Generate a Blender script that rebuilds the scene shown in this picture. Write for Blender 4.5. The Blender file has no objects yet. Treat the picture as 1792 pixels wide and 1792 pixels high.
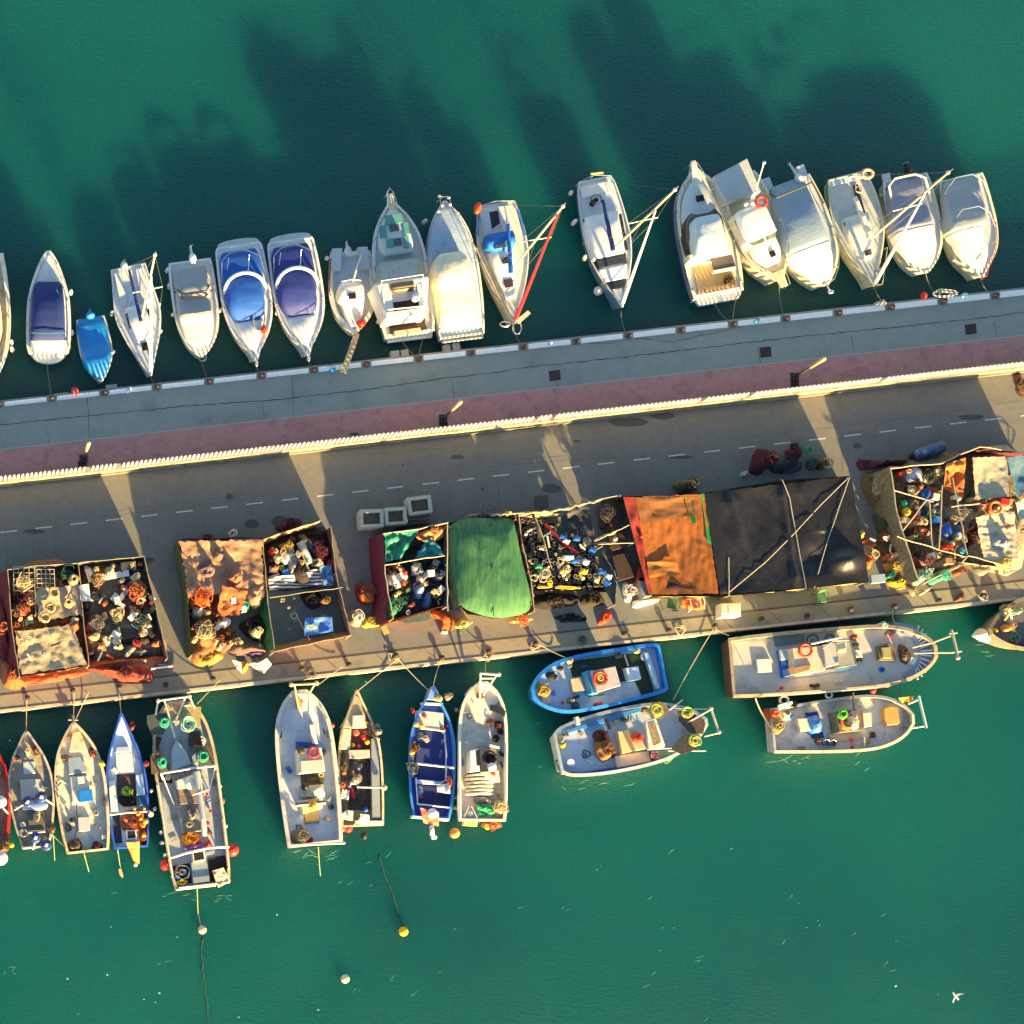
import bpy, math, random
from mathutils import Vector, noise
R = math.radians
sc = bpy.context.scene
C = sc.collection
# ------------------------------------------------------------------ camera, sky, sun
S, ZC = 0.034,115.0                      # metres per photo pixel at water level, flying height
NX, NY = -120.0,1600.0                   # point straight below the drone (photo pixels)
cam = bpy.data.cameras.new('camera'); camo = bpy.data.objects.new('camera', cam); C.objects.link(camo)
camo.location = ((NX-896)*S, (896-NY)*S, ZC)
cam.sensor_width = 36; cam.lens = 36*ZC/(1792*S)
cam.shift_x = (896-NX)/1792; cam.shift_y = (NY-896)/1792
cam.clip_start = 1; cam.clip_end = 3000
sc.camera = camo
EL, SX, SY = 11.3,0.43,-0.903             # sun height, and the way to it on the ground
w = bpy.data.worlds.new('World'); sc.world = w; w.use_nodes = True
nt = w.node_tree; bg = nt.nodes['Background']
sky = nt.nodes.new('ShaderNodeTexSky'); sky.sky_type = 'NISHITA'; sky.sun_disc = False
sky.sun_elevation = R(EL); sky.sun_rotation = math.atan2(SX, SY); sky.air_density = 1.0; sky.dust_density = 0.6
nt.links.new(sky.outputs[0], bg.inputs[0]); bg.inputs[1].default_value = 0.06
sl = bpy.data.lights.new('sun', 'SUN'); sl.energy = 5.0; sl.angle = R(0.8); sl.color = (1.0,0.655,0.26)
slo = bpy.data.objects.new('sun', sl); C.objects.link(slo); slo.location = (20,-60,60)
n_ = math.hypot(SX, SY)
slo.rotation_euler = Vector((SX/n_*math.cos(R(EL)), SY/n_*math.cos(R(EL)), math.sin(R(EL)))).to_track_quat('Z', 'Y').to_euler()
sc.view_settings.view_transform = 'Standard'; sc.view_settings.look = 'None'; sc.view_settings.gamma = 1
sc.view_settings.exposure = 2.55
sc.cycles.max_bounces = 5; sc.cycles.use_denoising = True

# ------------------------------------------------------------------ helpers
rnd = random.Random(7)
def P(px, py, h=0.0):
    """a point h metres above the water that stands where photo pixel px,py shows it"""
    k = (ZC-h)/ZC
    return Vector(((NX+(px-NX)*k-896)*S, (896-(NY+(py-NY)*k))*S, h))
def lin(s):
    s = s.lstrip('#'); v = [int(s[i:i+2], 16)/255 for i in (0,2,4)]
    return tuple(x/12.92 if x <= .04045 else ((x+.055)/1.055)**2.4 for x in v)
MATS = {}
def mat(col, rough=.6, var=.12, scale=2.5, bump=.0, bscale=25, metal=0, dirt=None, damt=.0, dscale=1.2, spec=.4, stretch=None):
    key = (col, rough, var, scale, bump, bscale, metal, dirt, damt, dscale, spec, stretch)
    if key in MATS: return MATS[key]
    c = lin(col) if isinstance(col, str) else col
    m = bpy.data.materials.new('mat_%d' % len(MATS)); m.use_nodes = True; MATS[key] = m
    t = m.node_tree; N = t.nodes; L = t.links; b = N['Principled BSDF']
    tc = N.new('ShaderNodeTexCoord'); src = tc.outputs['Object']
    if stretch:
        mp = N.new('ShaderNodeMapping'); mp.inputs['Scale'].default_value = stretch; L.new(src, mp.inputs[0]); src = mp.outputs[0]
    nz = N.new('ShaderNodeTexNoise'); nz.inputs['Scale'].default_value = scale; nz.inputs['Detail'].default_value = 6; nz.inputs['Roughness'].default_value = .65
    L.new(src, nz.inputs['Vector'])
    cr = N.new('ShaderNodeValToRGB'); cr.color_ramp.elements[0].position = .3; cr.color_ramp.elements[1].position = .7
    cr.color_ramp.elements[0].color = tuple(max(0, x*(1-var)) for x in c)+(1,)
    cr.color_ramp.elements[1].color = tuple(min(.95, x*(1+var)) for x in c)+(1,)
    L.new(nz.outputs[0], cr.inputs[0]); out = cr.outputs[0]
    if dirt and damt > 0:
        d = lin(dirt) if isinstance(dirt, str) else dirt
        n2 = N.new('ShaderNodeTexNoise'); n2.inputs['Scale'].default_value = dscale; n2.inputs['Detail'].default_value = 9; n2.inputs['Roughness'].default_value = .75
        L.new(src, n2.inputs['Vector'])
        r2 = N.new('ShaderNodeValToRGB'); r2.color_ramp.elements[0].position = .62-.3*damt; r2.color_ramp.elements[1].position = .75-.15*damt
        r2.color_ramp.elements[0].color = (0,0,0,1); r2.color_ramp.elements[1].color = (.9,.9,.9,1)
        L.new(n2.outputs[0], r2.inputs[0])
        mx = N.new('ShaderNodeMix'); mx.data_type = 'RGBA'; L.new(r2.outputs[0], mx.inputs[0]); L.new(out, mx.inputs[6]); mx.inputs[7].default_value = d+(1,)
        out = mx.outputs[2]
    L.new(out, b.inputs['Base Color'])
    b.inputs['Roughness'].default_value = rough; b.inputs['Metallic'].default_value = metal; b.inputs['Specular IOR Level'].default_value = spec
    if bump:
        n3 = N.new('ShaderNodeTexNoise'); n3.inputs['Scale'].default_value = bscale; n3.inputs['Detail'].default_value = 5
        L.new(src, n3.inputs['Vector']); bp = N.new('ShaderNodeBump'); bp.inputs['Distance'].default_value = bump; bp.inputs['Strength'].default_value = .8
        L.new(n3.outputs[0], bp.inputs['Height']); L.new(bp.outputs[0], b.inputs['Normal'])
    return m
def fbm(x, y, z=0.0, o=4):
    return noise.fractal(Vector((x, y, z)), .9,2.1, o)
class T:
    """a thing: an Empty at its base; parts hang under it"""
    def __init__(s, name, label, cat, loc, group=None):
        s.o = bpy.data.objects.new(name, None); C.objects.link(s.o); s.o.location = loc; s.loc = Vector(loc)
        s.o.empty_display_size = .3
        s.o['label'] = label; s.o['category'] = cat
        if group: s.o['group'] = group
def tagit(o, label, cat=None, group=None, kind=None):
    if label: o['label'] = label
    if cat: o['category'] = cat
    if group: o['group'] = group
    if kind: o['kind'] = kind
    return o
class B:
    """collects shapes in world metres; build() links them as one mesh object"""
    def __init__(s): s.v = []; s.f = []; s.mi = []
    def add(s, vs, fs, mi=0):
        n = len(s.v); s.v += [tuple(x) for x in vs]; s.f += [tuple(i+n for i in f) for f in fs]; s.mi += [mi]*len(fs); return s
    def prism(s, pts, h0, mi=0, bev=.03, tint=None):
        """pts: 3D top points (any heights); walls drop to h0"""
        n = len(pts); c = sum((Vector(p) for p in pts), Vector())/n
        lo = [(p[0], p[1], h0) for p in pts]; m1 = [(p[0], p[1], p[2]-bev) for p in pts]
        def ins(p):
            d = (c-Vector(p)); d.z = 0; l = max(d.length, 1e-6); return Vector(p)+d/l*min(bev*1.2, l*.3)
        tp = [tuple(ins(p)) for p in pts]
        vs = lo+m1+tp; fs = []
        for i in range(n):
            j = (i+1) % n; fs += [(i, j, n+j, n+i),(n+i, n+j, 2*n+j, 2*n+i)]
        fs.append(tuple(range(2*n, 3*n))); return s.add(vs, fs, mi)
    def pris(s, pxs, h1, h0, bev=.03, mi=0):
        return s.prism([P(x, y, h1) for x, y in pxs], h0, mi, bev)
    def box(s, px, py, lx, ly, h0, h1, ang=0, mi=0, bev=.03):
        """box with its top centre at a photo pixel; sizes in metres, ang clockwise in the picture"""
        c = P(px, py, h1); a = -R(ang); ca, sa = math.cos(a), math.sin(a)
        pts = [(c.x+u*ca-v*sa, c.y+u*sa+v*ca, h1) for u, v in ((-lx/2,-ly/2),(lx/2,-ly/2),(lx/2, ly/2),(-lx/2, ly/2))]
        return s.prism(pts, h0, mi, bev)
    def tube(s, pts, r, n=6, r2=None, mi=0, cap=True):
        pts = [Vector(p) for p in pts]; m = len(pts); base = len(s.v); vs = []; fs = []
        for k, p in enumerate(pts):
            d = (pts[min(k+1, m-1)]-pts[max(k-1,0)]).normalized()
            if d.length < .5: d = Vector((0,0,1))
            u = d.orthogonal() if k == 0 else (u-d*u.dot(d))
            if u.length < 1e-5: u = d.orthogonal()
            u.normalize(); q = d.cross(u); rr = r if r2 is None else r+(r2-r)*k/max(1, m-1)
            for i in range(n):
                a = 2*math.pi*i/n; vs.append(p+(u*math.cos(a)+q*math.sin(a))*rr)
        for k in range(m-1):
            for i in range(n):
                j = (i+1) % n; fs.append((k*n+i, k*n+j, (k+1)*n+j, (k+1)*n+i))
        if cap: fs += [tuple(range(n))[::-1], tuple(range((m-1)*n, m*n))]
        return s.add(vs, fs, mi)
    def cyl(s, c, r, h, r2=None, n=14, mi=0, bev=0):
        c = Vector(c); r2 = r if r2 is None else r2; vs = []; rings = [(0, r),(h-bev, r2)]+([(h, max(.001, r2-bev))] if bev else [])
        for z, rr in rings:
            vs += [(c.x+rr*math.cos(2*math.pi*i/n), c.y+rr*math.sin(2*math.pi*i/n), c.z+z) for i in range(n)]
        fs = []
        for k in range(len(rings)-1):
            for i in range(n):
                j = (i+1) % n; fs.append((k*n+i, k*n+j, (k+1)*n+j, (k+1)*n+i))
        fs += [tuple(range(n))[::-1], tuple(range((len(rings)-1)*n, len(rings)*n))]
        return s.add(vs, fs, mi)
    def ball(s, c, rx, ry=None, rz=None, n=12, m=7, mi=0, jit=0, ang=0):
        c = Vector(c); ry = ry or rx; rz = rz or rx; vs = [(c.x, c.y, c.z-rz)]; fs = []; ca, sa = math.cos(ang), math.sin(ang)
        for k in range(1, m):
            a = math.pi*k/m-math.pi/2
            for i in range(n):
                b = 2*math.pi*i/n; j = 1+jit*fbm(c.x+3*math.cos(b), c.y+3*math.sin(b), a*1.5,3)
                x, y = rx*math.cos(a)*math.cos(b)*j, ry*math.cos(a)*math.sin(b)*j
                vs.append((c.x+x*ca-y*sa, c.y+x*sa+y*ca, c.z+rz*math.sin(a)*j))
        vs.append((c.x, c.y, c.z+rz)); t = len(vs)-1
        for i in range(n):
            j = (i+1) % n; fs += [(0,1+j, 1+i),(t, t-n+i, t-n+j)]
            for k in range(m-2): fs.append((1+k*n+i, 1+k*n+j, 1+(k+1)*n+j, 1+(k+1)*n+i))
        return s.add(vs, fs, mi)
    def ring(s, c, Rr, r, n=20, m=6, mi=0, sq=1.0, ang=0, a0=0, a1=360, jit=0, tilt=None):
        c = Vector(c); pts = []; k = n
        for i in range(k+1):
            a = R(a0+(a1-a0)*i/k); rr = Rr*(1+jit*(rnd.random()-.5))
            x, y = rr*math.cos(a), rr*math.sin(a)*sq; z = 0
            if tilt: z = y*math.sin(R(tilt)); y = y*math.cos(R(tilt))
            ca, sa = math.cos(ang), math.sin(ang)
            pts.append((c.x+x*ca-y*sa, c.y+x*sa+y*ca, c.z+z+jit*.1*(rnd.random()-.5)))
        return s.tube(pts, r, m, mi=mi)
    def coil(s, c, Rr, r=.025, k=7, mi=0):
        for i in range(k):
            q = Vector(c)+Vector(((rnd.random()-.5)*Rr*.25,(rnd.random()-.5)*Rr*.25, r+i*r*.9))
            s.ring(q, Rr*(.22+.8*rnd.random()), r, 14,5, mi, .7+.4*rnd.random(), rnd.random()*6, jit=.2)
        return s
    def squiggle(s, c, rad, r, k=14, h=.1, mi=0, aspect=1.0):
        """loose line thrown down in loops"""
        pts = []; a = rnd.random()*6; rr = rad*.6
        for i in range(k):
            a += .9+rnd.random()*1.1; rr = rad*(.25+.75*rnd.random())
            pts.append((c[0]+rr*math.cos(a), c[1]+rr*math.sin(a)*aspect, c[2]+r+rnd.random()*h))
        q = []
        for i in range(len(pts)-1):
            p0 = Vector(pts[max(0, i-1)]); p1 = Vector(pts[i]); p2 = Vector(pts[i+1]); p3 = Vector(pts[min(len(pts)-1, i+2)])
            for t in (0,.25,.5,.75):
                q.append(.5*((2*p1)+(p2-p0)*t+(2*p0-5*p1+4*p2-p3)*t*t+(3*p1-p0-3*p2+p3)*t**3))
        return s.tube(q, r, 5, mi=mi)
    def grid(s, f, nx, ny, mi=0, cond=None):
        vs = [f(i/nx, j/ny) for j in range(ny+1) for i in range(nx+1)]; fs = []
        for j in range(ny):
            for i in range(nx):
                if cond and not cond((i+.5)/nx, (j+.5)/ny): continue
                a = j*(nx+1)+i; fs.append((a, a+1, a+nx+2, a+nx+1))
        return s.add(vs, fs, mi)
    def sheet(s, c4, nx=18, ny=18, sag=.1, wr=.05, fs=1.2, seed=0, mi=0, st=(1,1), edge=0, cond=None):
        """cloth between four 3D corners: sags in the middle, wrinkles everywhere"""
        a, b, c, d = [Vector(p) for p in c4]; nrm = (b-a).cross(d-a).normalized()
        if nrm.z < 0: nrm = -nrm
        def f(u, v):
            p = a.lerp(b, u).lerp(d.lerp(c, u), v)
            e = min(u, 1-u, v, 1-v); k = min(1, e*6+.15)
            w = fbm(p.x*fs*st[0]+seed*7.1, p.y*fs*st[1]+p.z*fs, seed*3.3)*wr*2+wr*1.2*math.sin(fbm(p.x*.5, p.y*.5, seed)*9+u*5*st[0]+v*4*st[1])*.5
            q = p+nrm*(w*k)-Vector((0,0, sag*16*u*(1-u)*v*(1-v)))
            if edge and e < .06:
                q.x += edge*fbm(p.x*4, p.y*4,1+seed); q.y += edge*fbm(p.x*4, p.y*4,9+seed)
            return q
        return s.grid(f, nx, ny, mi, cond)
    def mound(s, outl, h0, h1, p=2.0, nz=.05, ns=2.0, rings=9, seed=0, mi=0, res=3, ridge=0):
        """a heap or covered shape over a closed 3D outline"""
        o = []; n = len(outl)
        for i in range(n):
            a, b, c, d = (Vector(outl[(i+k) % n]) for k in (-1,0,1,2))
            for k in range(res):
                t = k/res; o.append(.5*((2*b)+(c-a)*t+(2*a-5*b+4*c-d)*t*t+(3*b-a-3*c+d)*t**3))
        c = sum(o, Vector())/len(o); n = len(o); vs = []; fs = []
        for k in range(rings):
            q = 1-k/rings; z = h0+(h1-h0)*(1-q**p)
            for pt in o:
                x = c.x+(pt.x-c.x)*q; y = c.y+(pt.y-c.y)*q
                e = nz*min(1,.3+k*.7)
                dz = fbm(x*ns, y*ns, seed*5.7)*e*2.2
                if ridge: dz += ridge*abs(fbm(x*ns*.8, y*ns*.8, seed+31))*2
                if k == 0: x += fbm(x*3, y*3, seed)*nz*.6; y += fbm(x*3, y*3, seed+4)*nz*.6
                vs.append((x, y, max(h0-.02, z+dz) if k else h0-.02))
        vs.append((c.x, c.y, h1+fbm(c.x*ns, c.y*ns, seed*5.7)*nz*2.2)); t = len(vs)-1
        for k in range(rings-1):
            for i in range(n):
                j = (i+1) % n; fs.append((k*n+i, k*n+j, (k+1)*n+j, (k+1)*n+i))
        for i in range(n): fs.append(((rings-1)*n+i, (rings-1)*n+(i+1) % n, t))
        return s.add(vs, fs, mi)
    def build(s, name, m, parent=None, smooth=False, origin=None, label=None):
        """parent: a T (thing) or a built part"""
        if isinstance(parent, T): loc = parent.loc
        elif parent is not None: loc = Vector(parent['_w'])
        else: loc = Vector(origin) if origin is not None else Vector(s.v[0])
        me = bpy.data.meshes.new(name)
        me.from_pydata([(x-loc.x, y-loc.y, z-loc.z) for x, y, z in s.v], [], s.f)
        for mm in (m if isinstance(m, (list, tuple)) else [m]): me.materials.append(mm)
        if any(s.mi): me.polygons.foreach_set('material_index', s.mi)
        if smooth: me.shade_smooth()
        me.validate(); me.update()
        o = bpy.data.objects.new(name, me); C.objects.link(o); o['_w'] = tuple(loc)
        if parent is None: o.location = loc
        else: o.parent = parent.o if isinstance(parent, T) else parent
        if label: o['label'] = label
        return o
def solo(b, name, label, cat, m, group=None, smooth=False, kind=None):
    """a thing that is one mesh; its origin at its base"""
    xs = [v[0] for v in b.v]; ys = [v[1] for v in b.v]; zs = [v[2] for v in b.v]
    o = b.build(name, m, None, smooth, ((min(xs)+max(xs))/2,(min(ys)+max(ys))/2, min(zs)))
    return tagit(o, label, cat, group, kind)
NUM = 'first second third fourth fifth sixth seventh eighth ninth tenth eleventh twelfth thirteenth fourteenth fifteenth sixteenth seventeenth eighteenth nineteenth twentieth twenty-first twenty-second'.split()
def px3(pts, h):
    return [P(x, y, h) for x, y in pts]
def dup(root, d, label=None, rz=0, sc_=None):
    """copy a thing with its parts and sub-parts, moved by d"""
    r = root.copy(); C.objects.link(r); r.location = Vector(root.location)+Vector(d); r.rotation_euler.z += rz
    if sc_: r.scale = sc_ if isinstance(sc_, tuple) else (sc_,)*3
    if label: r['label'] = label
    for ch in list(root.children):
        c = ch.copy(); C.objects.link(c); c.parent = r
        for g in ch.children:
            e = g.copy(); C.objects.link(e); e.parent = c
    return r
def setm(o, m):
    o.data = o.data.copy(); o.data.materials.clear(); o.data.materials.append(m)
# ------------------------------------------------------------------ water, pier, road
QZ, PZ = 1.2,.86            # road and promenade level above the water
def line(a, b):
    return lambda x: a[1]+(b[1]-a[1])*(x-a[0])/(b[0]-a[0])
LS = line((0,1245),(1792,1047))       # south quay edge (at QZ)
LF = line((0,853),(1792,652))         # wall foot (at QZ)
LR = line((0,787),(1792,587))         # red strip edge (PZ)
LC = line((0,711),(1792,516))         # inner edge of white kerb (PZ)
LN = line((0,703),(1792,505))         # outer edge
def band(fa, fb, ha, hb, x0, x1, n=40):
    b = B()
    b.grid(lambda u, v: P(x0+(x1-x0)*u, (fa if v < .5 else fb)(x0+(x1-x0)*u), ha if v < .5 else hb), n, 1)
    return b
def struct(b, name, m, smooth=False):
    o = b.build(name, m, None, smooth); o['kind'] = 'structure'; return o
X0, X1 = -500,2300
def slab(fa, fb, h, x0, x1, bot, name, m):
    a0, a1, b0, b1 = P(x0, fa(x0), h), P(x1, fa(x1), h), P(x0, fb(x0), h), P(x1, fb(x1), h)
    b = B(); b.prism([b0, b1, a1, a0], bot, bev=.015); return struct(b, name, m)

def water_mat():
    m = bpy.data.materials.new('harbour_water'); m.use_nodes = True; t = m.node_tree; N = t.nodes; L = t.links; b = N['Principled BSDF']
    tc = N.new('ShaderNodeTexCoord')
    n1 = N.new('ShaderNodeTexNoise'); n1.inputs['Scale'].default_value = .045; n1.inputs['Detail'].default_value = 5; n1.inputs['Roughness'].default_value = .5
    L.new(tc.outputs['Object'], n1.inputs['Vector'])
    cr = N.new('ShaderNodeValToRGB'); e = cr.color_ramp.elements; e[0].position = .34; e[1].position = .68
    e[0].color = WA+(1,); e[1].color = WB+(1,)
    L.new(n1.outputs[0], cr.inputs[0])
    n4 = N.new('ShaderNodeTexNoise'); n4.inputs['Scale'].default_value = 10.0; n4.inputs['Detail'].default_value = 8; n4.inputs['Roughness'].default_value = .8
    c4 = N.new('ShaderNodeValToRGB'); c4.color_ramp.elements[0].position = .3; c4.color_ramp.elements[1].position = .7; c4.color_ramp.elements[0].color = (.70,.70,.73,1); c4.color_ramp.elements[1].color = (1.28,1.28,1.3,1)  # sky sheen of ripples put into the base colour as grain
    mx = N.new('ShaderNodeMix'); mx.data_type = 'RGBA'; mx.blend_type = 'MULTIPLY'; mx.inputs[0].default_value = 1
    mp4 = N.new('ShaderNodeMapping'); mp4.inputs['Rotation'].default_value = (0,0, R(15)); mp4.inputs['Scale'].default_value = (.6,1.4,1); L.new(tc.outputs['Object'], mp4.inputs[0]); L.new(mp4.outputs[0], n4.inputs['Vector'])
    L.new(n4.outputs[0], c4.inputs[0]); L.new(cr.outputs[0], mx.inputs[6]); L.new(c4.outputs[0], mx.inputs[7]); L.new(mx.outputs[2], b.inputs['Base Color'])
    b.inputs['Subsurface Weight'].default_value = 1.0; b.inputs['Subsurface Radius'].default_value = (2.0,5.0,5.0); b.inputs['Subsurface Scale'].default_value = 1.0
    b.subsurface_method = 'BURLEY'
    b.inputs['Roughness'].default_value = .12; b.inputs['IOR'].default_value = 1.33
    n2 = N.new('ShaderNodeTexNoise'); n2.inputs['Scale'].default_value = 4.2; n2.inputs['Detail'].default_value = 6; n2.inputs['Roughness'].default_value = .68
    mp = N.new('ShaderNodeMapping'); mp.inputs['Rotation'].default_value = (0,0, R(12)); mp.inputs['Scale'].default_value = (.7,1.5,1)
    L.new(tc.outputs['Object'], mp.inputs[0]); L.new(mp.outputs[0], n2.inputs['Vector'])
    bp = N.new('ShaderNodeBump'); bp.inputs['Distance'].default_value = .12; bp.inputs['Strength'].default_value = .7
    L.new(n2.outputs[0], bp.inputs['Height']); L.new(bp.outputs[0], b.inputs['Normal'])
    return m
WA, WB = (.002,.064,.062),(.003,.092,.077)
wb = B(); wb.grid(lambda u, v: (-900+1800*u, -900+1800*v, 0), 60,60)
struct(wb, 'water', water_mat())

asph = mat('#6d6f69', .93,.10,2.6,.008,40, dirt='#62645f', damt=.33, dscale=.35)
grey_slab = mat('#8a948c', .9,.08,1.6,.008,35, dirt='#707973', damt=.3, dscale=.4)
apron = mat('#86826f', .92,.08,2.2,.006,35, dirt='#6a6655', damt=.35, dscale=.8)
red_pave = mat('#bb8780', .9,.12,3.0,.006,30, dirt='#9a6a6a', damt=.4, dscale=.9)
conc = mat('#b9ab92', .9,.10,2.5,.006,30, dirt='#7a705f', damt=.35, dscale=1.5)
whitec = mat('#e3eaea', .8,.05,4,.003,40, dirt='#b3bab8', damt=.25, dscale=2.5)
LW = line((0,853-7),(1792,652-7))
slab(LF, LS, QZ, X0, X1,-3, 'road', asph)
LA = line((0,1216),(1792,1016))       # joint between road strip and quay apron
slab(LA, lambda x: LS(x)-2.5, QZ+.004, X0, X1, QZ-.002, 'quay_pavement', apron)
slab(LN, lambda x: LF(x)-10, PZ, X0, X1,-3, 'promenade', grey_slab)
slab(LR, lambda x: LF(x)-11, PZ+.004, X0, X1, PZ-.002, 'red_pavement', red_pave)
slab(lambda x: LR(x)-1.2, lambda x: LR(x)+.6, PZ+.012, X0, X1, PZ-.002, 'path_edging', mat('#a9a9a0', .85,.1))
# stone cap along the water
slab(lambda x: LS(x)-3.2, lambda x: LS(x)+1.6, QZ+.035, X0, X1,.35, 'quay_edge', conc)
slab(lambda x: LA(x)-1.4, lambda x: LA(x)+1.4, QZ+.010, X0, X1, QZ-.002, 'drain_channel', mat('#4b453f', .95,.25,6))
# painted dashes, worn
b = B(); LD = line((45*.335,640+867*.335),(1100+1655*.386,500+605*.386))
x = 15-61.55*3
while x < 1900:
    a, c = x-14.5, x+14.5
    pts = [P(a, LD(a)-1.3, QZ+.006), P(c, LD(c)-1.3, QZ+.006), P(c, LD(c)+.9, QZ+.006), P(a, LD(a)+.9, QZ+.006)]
    b.add(pts[::-1], [(0,1,2,3)]); x += 61.55
o = struct(b, 'road_markings', mat('#c8c6bb', .8,.1,8, dirt='#77746e', damt=.45, dscale=9))
# white kerb in lengths between the bollards
KP = 91.7
for i in range(-2,23):
    x = -1+KP*i; xa, xb = x+9, x+KP-9
    b = B(); b.prism([P(xa, LC(xa), PZ+.09), P(xb, LC(xb), PZ+.09), P(xb, LN(xb)+1, PZ+.09), P(xa, LN(xa)+1, PZ+.09)], PZ-.01, bev=.02)
    struct(b, 'kerb', whitec)
slab(lambda x: LN(x)-2.2, lambda x: LN(x)+.6, PZ-.08, X0, X1,-1, 'quay_lip', mat('#9aa2a0', .9,.12,3, dirt='#5c625e', damt=.4))
# slab joints and cracks in the promenade, joints on the apron
b = B()
def crack(pts, h, wd=.022):
    q = []
    for k in range(len(pts)-1):
        (x0, y0),(x1, y1) = pts[k], pts[k+1]; n = max(2, int(math.hypot(x1-x0, y1-y0)/9))
        for i in range(n):
            t = i/n; q.append(P(x0+(x1-x0)*t+rnd.uniform(-.7,.7), y0+(y1-y0)*t+rnd.uniform(-.8,.8), h))
    q.append(P(*pts[-1], h))
    for k in range(len(q)-1):
        d = (q[k+1]-q[k]); nn = Vector((-d.y, d.x, 0)).normalized()*wd*rnd.uniform(.5,1.2)
        b.add([q[k]-nn, q[k+1]-nn, q[k+1]+nn, q[k]+nn], [(0,1,2,3)])
crack([(-40,748),(150,728),(330,710),(480,700),(640,682),(760,664),(880,650),(900,645),(1100,624),(1370,592),(1690,560),(1800,545)], PZ+.006)
for x in (80,153,511,458,790,970,1326,1490,1740,-60):
    crack([(x, LC(x)+3),(x+4, LR(x)-3)] if x % 2 else [(x, LC(x)+40),(x+5, LR(x)-2)], PZ+.006,.014)
crack([(1100,591),(1180,598),(1260,580),(1320,566)], PZ+.006,.016)
crack([(1010,598),(1060,602),(1100,595)], PZ+.006,.012)
o = struct(b, 'pavement_cracks', mat('#33393a', .95,.1))
b = B()
for x in range(-30,1860,86):
    crack([(x, LA(x)+2),(x+22, LS(x+22)-4)], QZ+.012,.014)
    crack([(x+40, LF(x)+60),(x+43, LF(x)+140)], QZ+.012,.007)
struct(b, 'quay_joints', mat('#4a443d', .95,.1))
# dark oil stains and patches on the road
b = B()
for (x, y, rx, ry) in ((402,869,7,6),(440,917,13,8),(490,912,16,9),(947,880,13,12),(1100,739,34,8),(260,980,10,5),(1190,800,24,3),(800,800,12,4),(60,930,18,4),(1700,730,22,5),(620,760,9,3),(1500,780,8,5),(1010,772,7,2),(845,856,3,3),(1160,728,22,6),(705,814,2,2),(965,855,18,8)):
    q = [P(x+rx*math.cos(a)*(1+.2*fbm(a, x)), y+ry*math.sin(a)*(1+.25*fbm(a, y)), QZ+.005) for a in [i*.4 for i in range(15,-1,-1)]]
    b.add(q, [tuple(range(len(q)))])
struct(b, 'oil_stains', mat('#494a47', .8,.2,5))
b = B()
for (x0, y0, x1, y1, bow_) in ((60,905,520,850,6),(64,913,524,858,6),(700,830,1180,790,-8),(704,837,1184,797,-8),(1250,770,1790,700,5),(560,800,900,770,3)):
    top = []; bot = []
    for i in range(25):
        u = i/24; x = x0+(x1-x0)*u; y = y0+(y1-y0)*u+bow_*math.sin(u*3.1); w_ = 1.1*math.sin(math.pi*u)*(.5+.6*abs(fbm(u*5, x0,1)))+.1
        top.append(P(x, y-w_, QZ+.0035)); bot.append(P(x, y+w_, QZ+.0035))
    b.add(top+bot, [(i+26, i+25, i, i+1)[::-1] for i in range(24)])
struct(b, 'tyre_marks', mat('#62645f', .9,.08,3))
# ---- parapet wall with white pickets: one thing
LT = lambda x: LF(x)-1.0
wall = T('parapet_balustrade', 'long pale concrete parapet wall with a row of white pickets between road and promenade', 'wall', P(896, LF(896), QZ))
def wl(x, h, off):   # a point of the wall at road pixel x, off metres north of the wall foot, height h
    p = P(x, LF(x), QZ); d = P(x+100, LF(x+100), QZ)-p; d.z = 0; nn = Vector((-d.y, d.x, 0)).normalized()
    return Vector((p.x, p.y, h))+nn*off
b = B(); b.prism([wl(X0, QZ+.22,0), wl(X1, QZ+.22,0), wl(X1, QZ+.22,.40), wl(X0, QZ+.22,.40)], QZ-.1, bev=.02); b.build('footing', mat('#877d66', .9,.15,2,.01,20, dirt='#4c4538', damt=.45, dscale=1.8), wall)
b = B(); b.prism([wl(X0, QZ+.72,.10), wl(X1, QZ+.72,.10), wl(X1, QZ+.72,.46), wl(X0, QZ+.72,.46)], QZ+.2, bev=.02); b.build('wall_base', mat('#a59c85', .88,.15,2,.01,20, dirt='#6a604c', damt=.42, dscale=1.5), wall)
pick = None; rest = B(); white = mat('#cfcbc0', .75,.12,3, dirt='#8f8877', damt=.35, dscale=2)
d_ = (P(100, LF(100), QZ)-P(0, LF(0), QZ)); d_.z = 0; step = .257; du = d_.normalized(); nv = Vector((-du.y, du.x, 0))
def picket(b, c):
    r = []
    for z, sx, sy in ((0,.045,.05),(.15,.06,.06),(.5,.06,.06),(.72,.045,.05),(.84,.055,.055),(.89,.01,.015)):
        for a, e in ((-1,-1),(1,-1),(1,1),(-1,1)): r.append(c+du*sx*a+nv*sy*e+Vector((0,0, z)))
    fs = []
    for k in range(5):
        for i in range(4): j = (i+1) % 4; fs.append((k*4+i, k*4+j, k*4+4+j, k*4+4+i))
    fs.append((20,21,22,23)); b.add(r, fs)
st = wl(0, QZ+.70,.28); i = 0
while True:
    c = st+du*(step*i-1.0)
    if c.x > P(1800, LF(1800), QZ).x+12: break
    if rnd.random() < .018: i += 1; continue
    if i < 100:
        if pick is None:
            pb = B(); picket(pb, c); pick = pb.build('picket', white, None, origin=c); pick.parent = wall.o; pick.location = c-wall.loc; c00 = pick.location.copy()
        else:
            o = pick.copy(); C.objects.link(o); o.parent = wall.o; o.location = c00+du*step*i; o.rotation_euler.z = rnd.uniform(-.12,.12); o.scale.z = rnd.uniform(.93,1.05)
    else: picket(rest, c)
    i += 1
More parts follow.
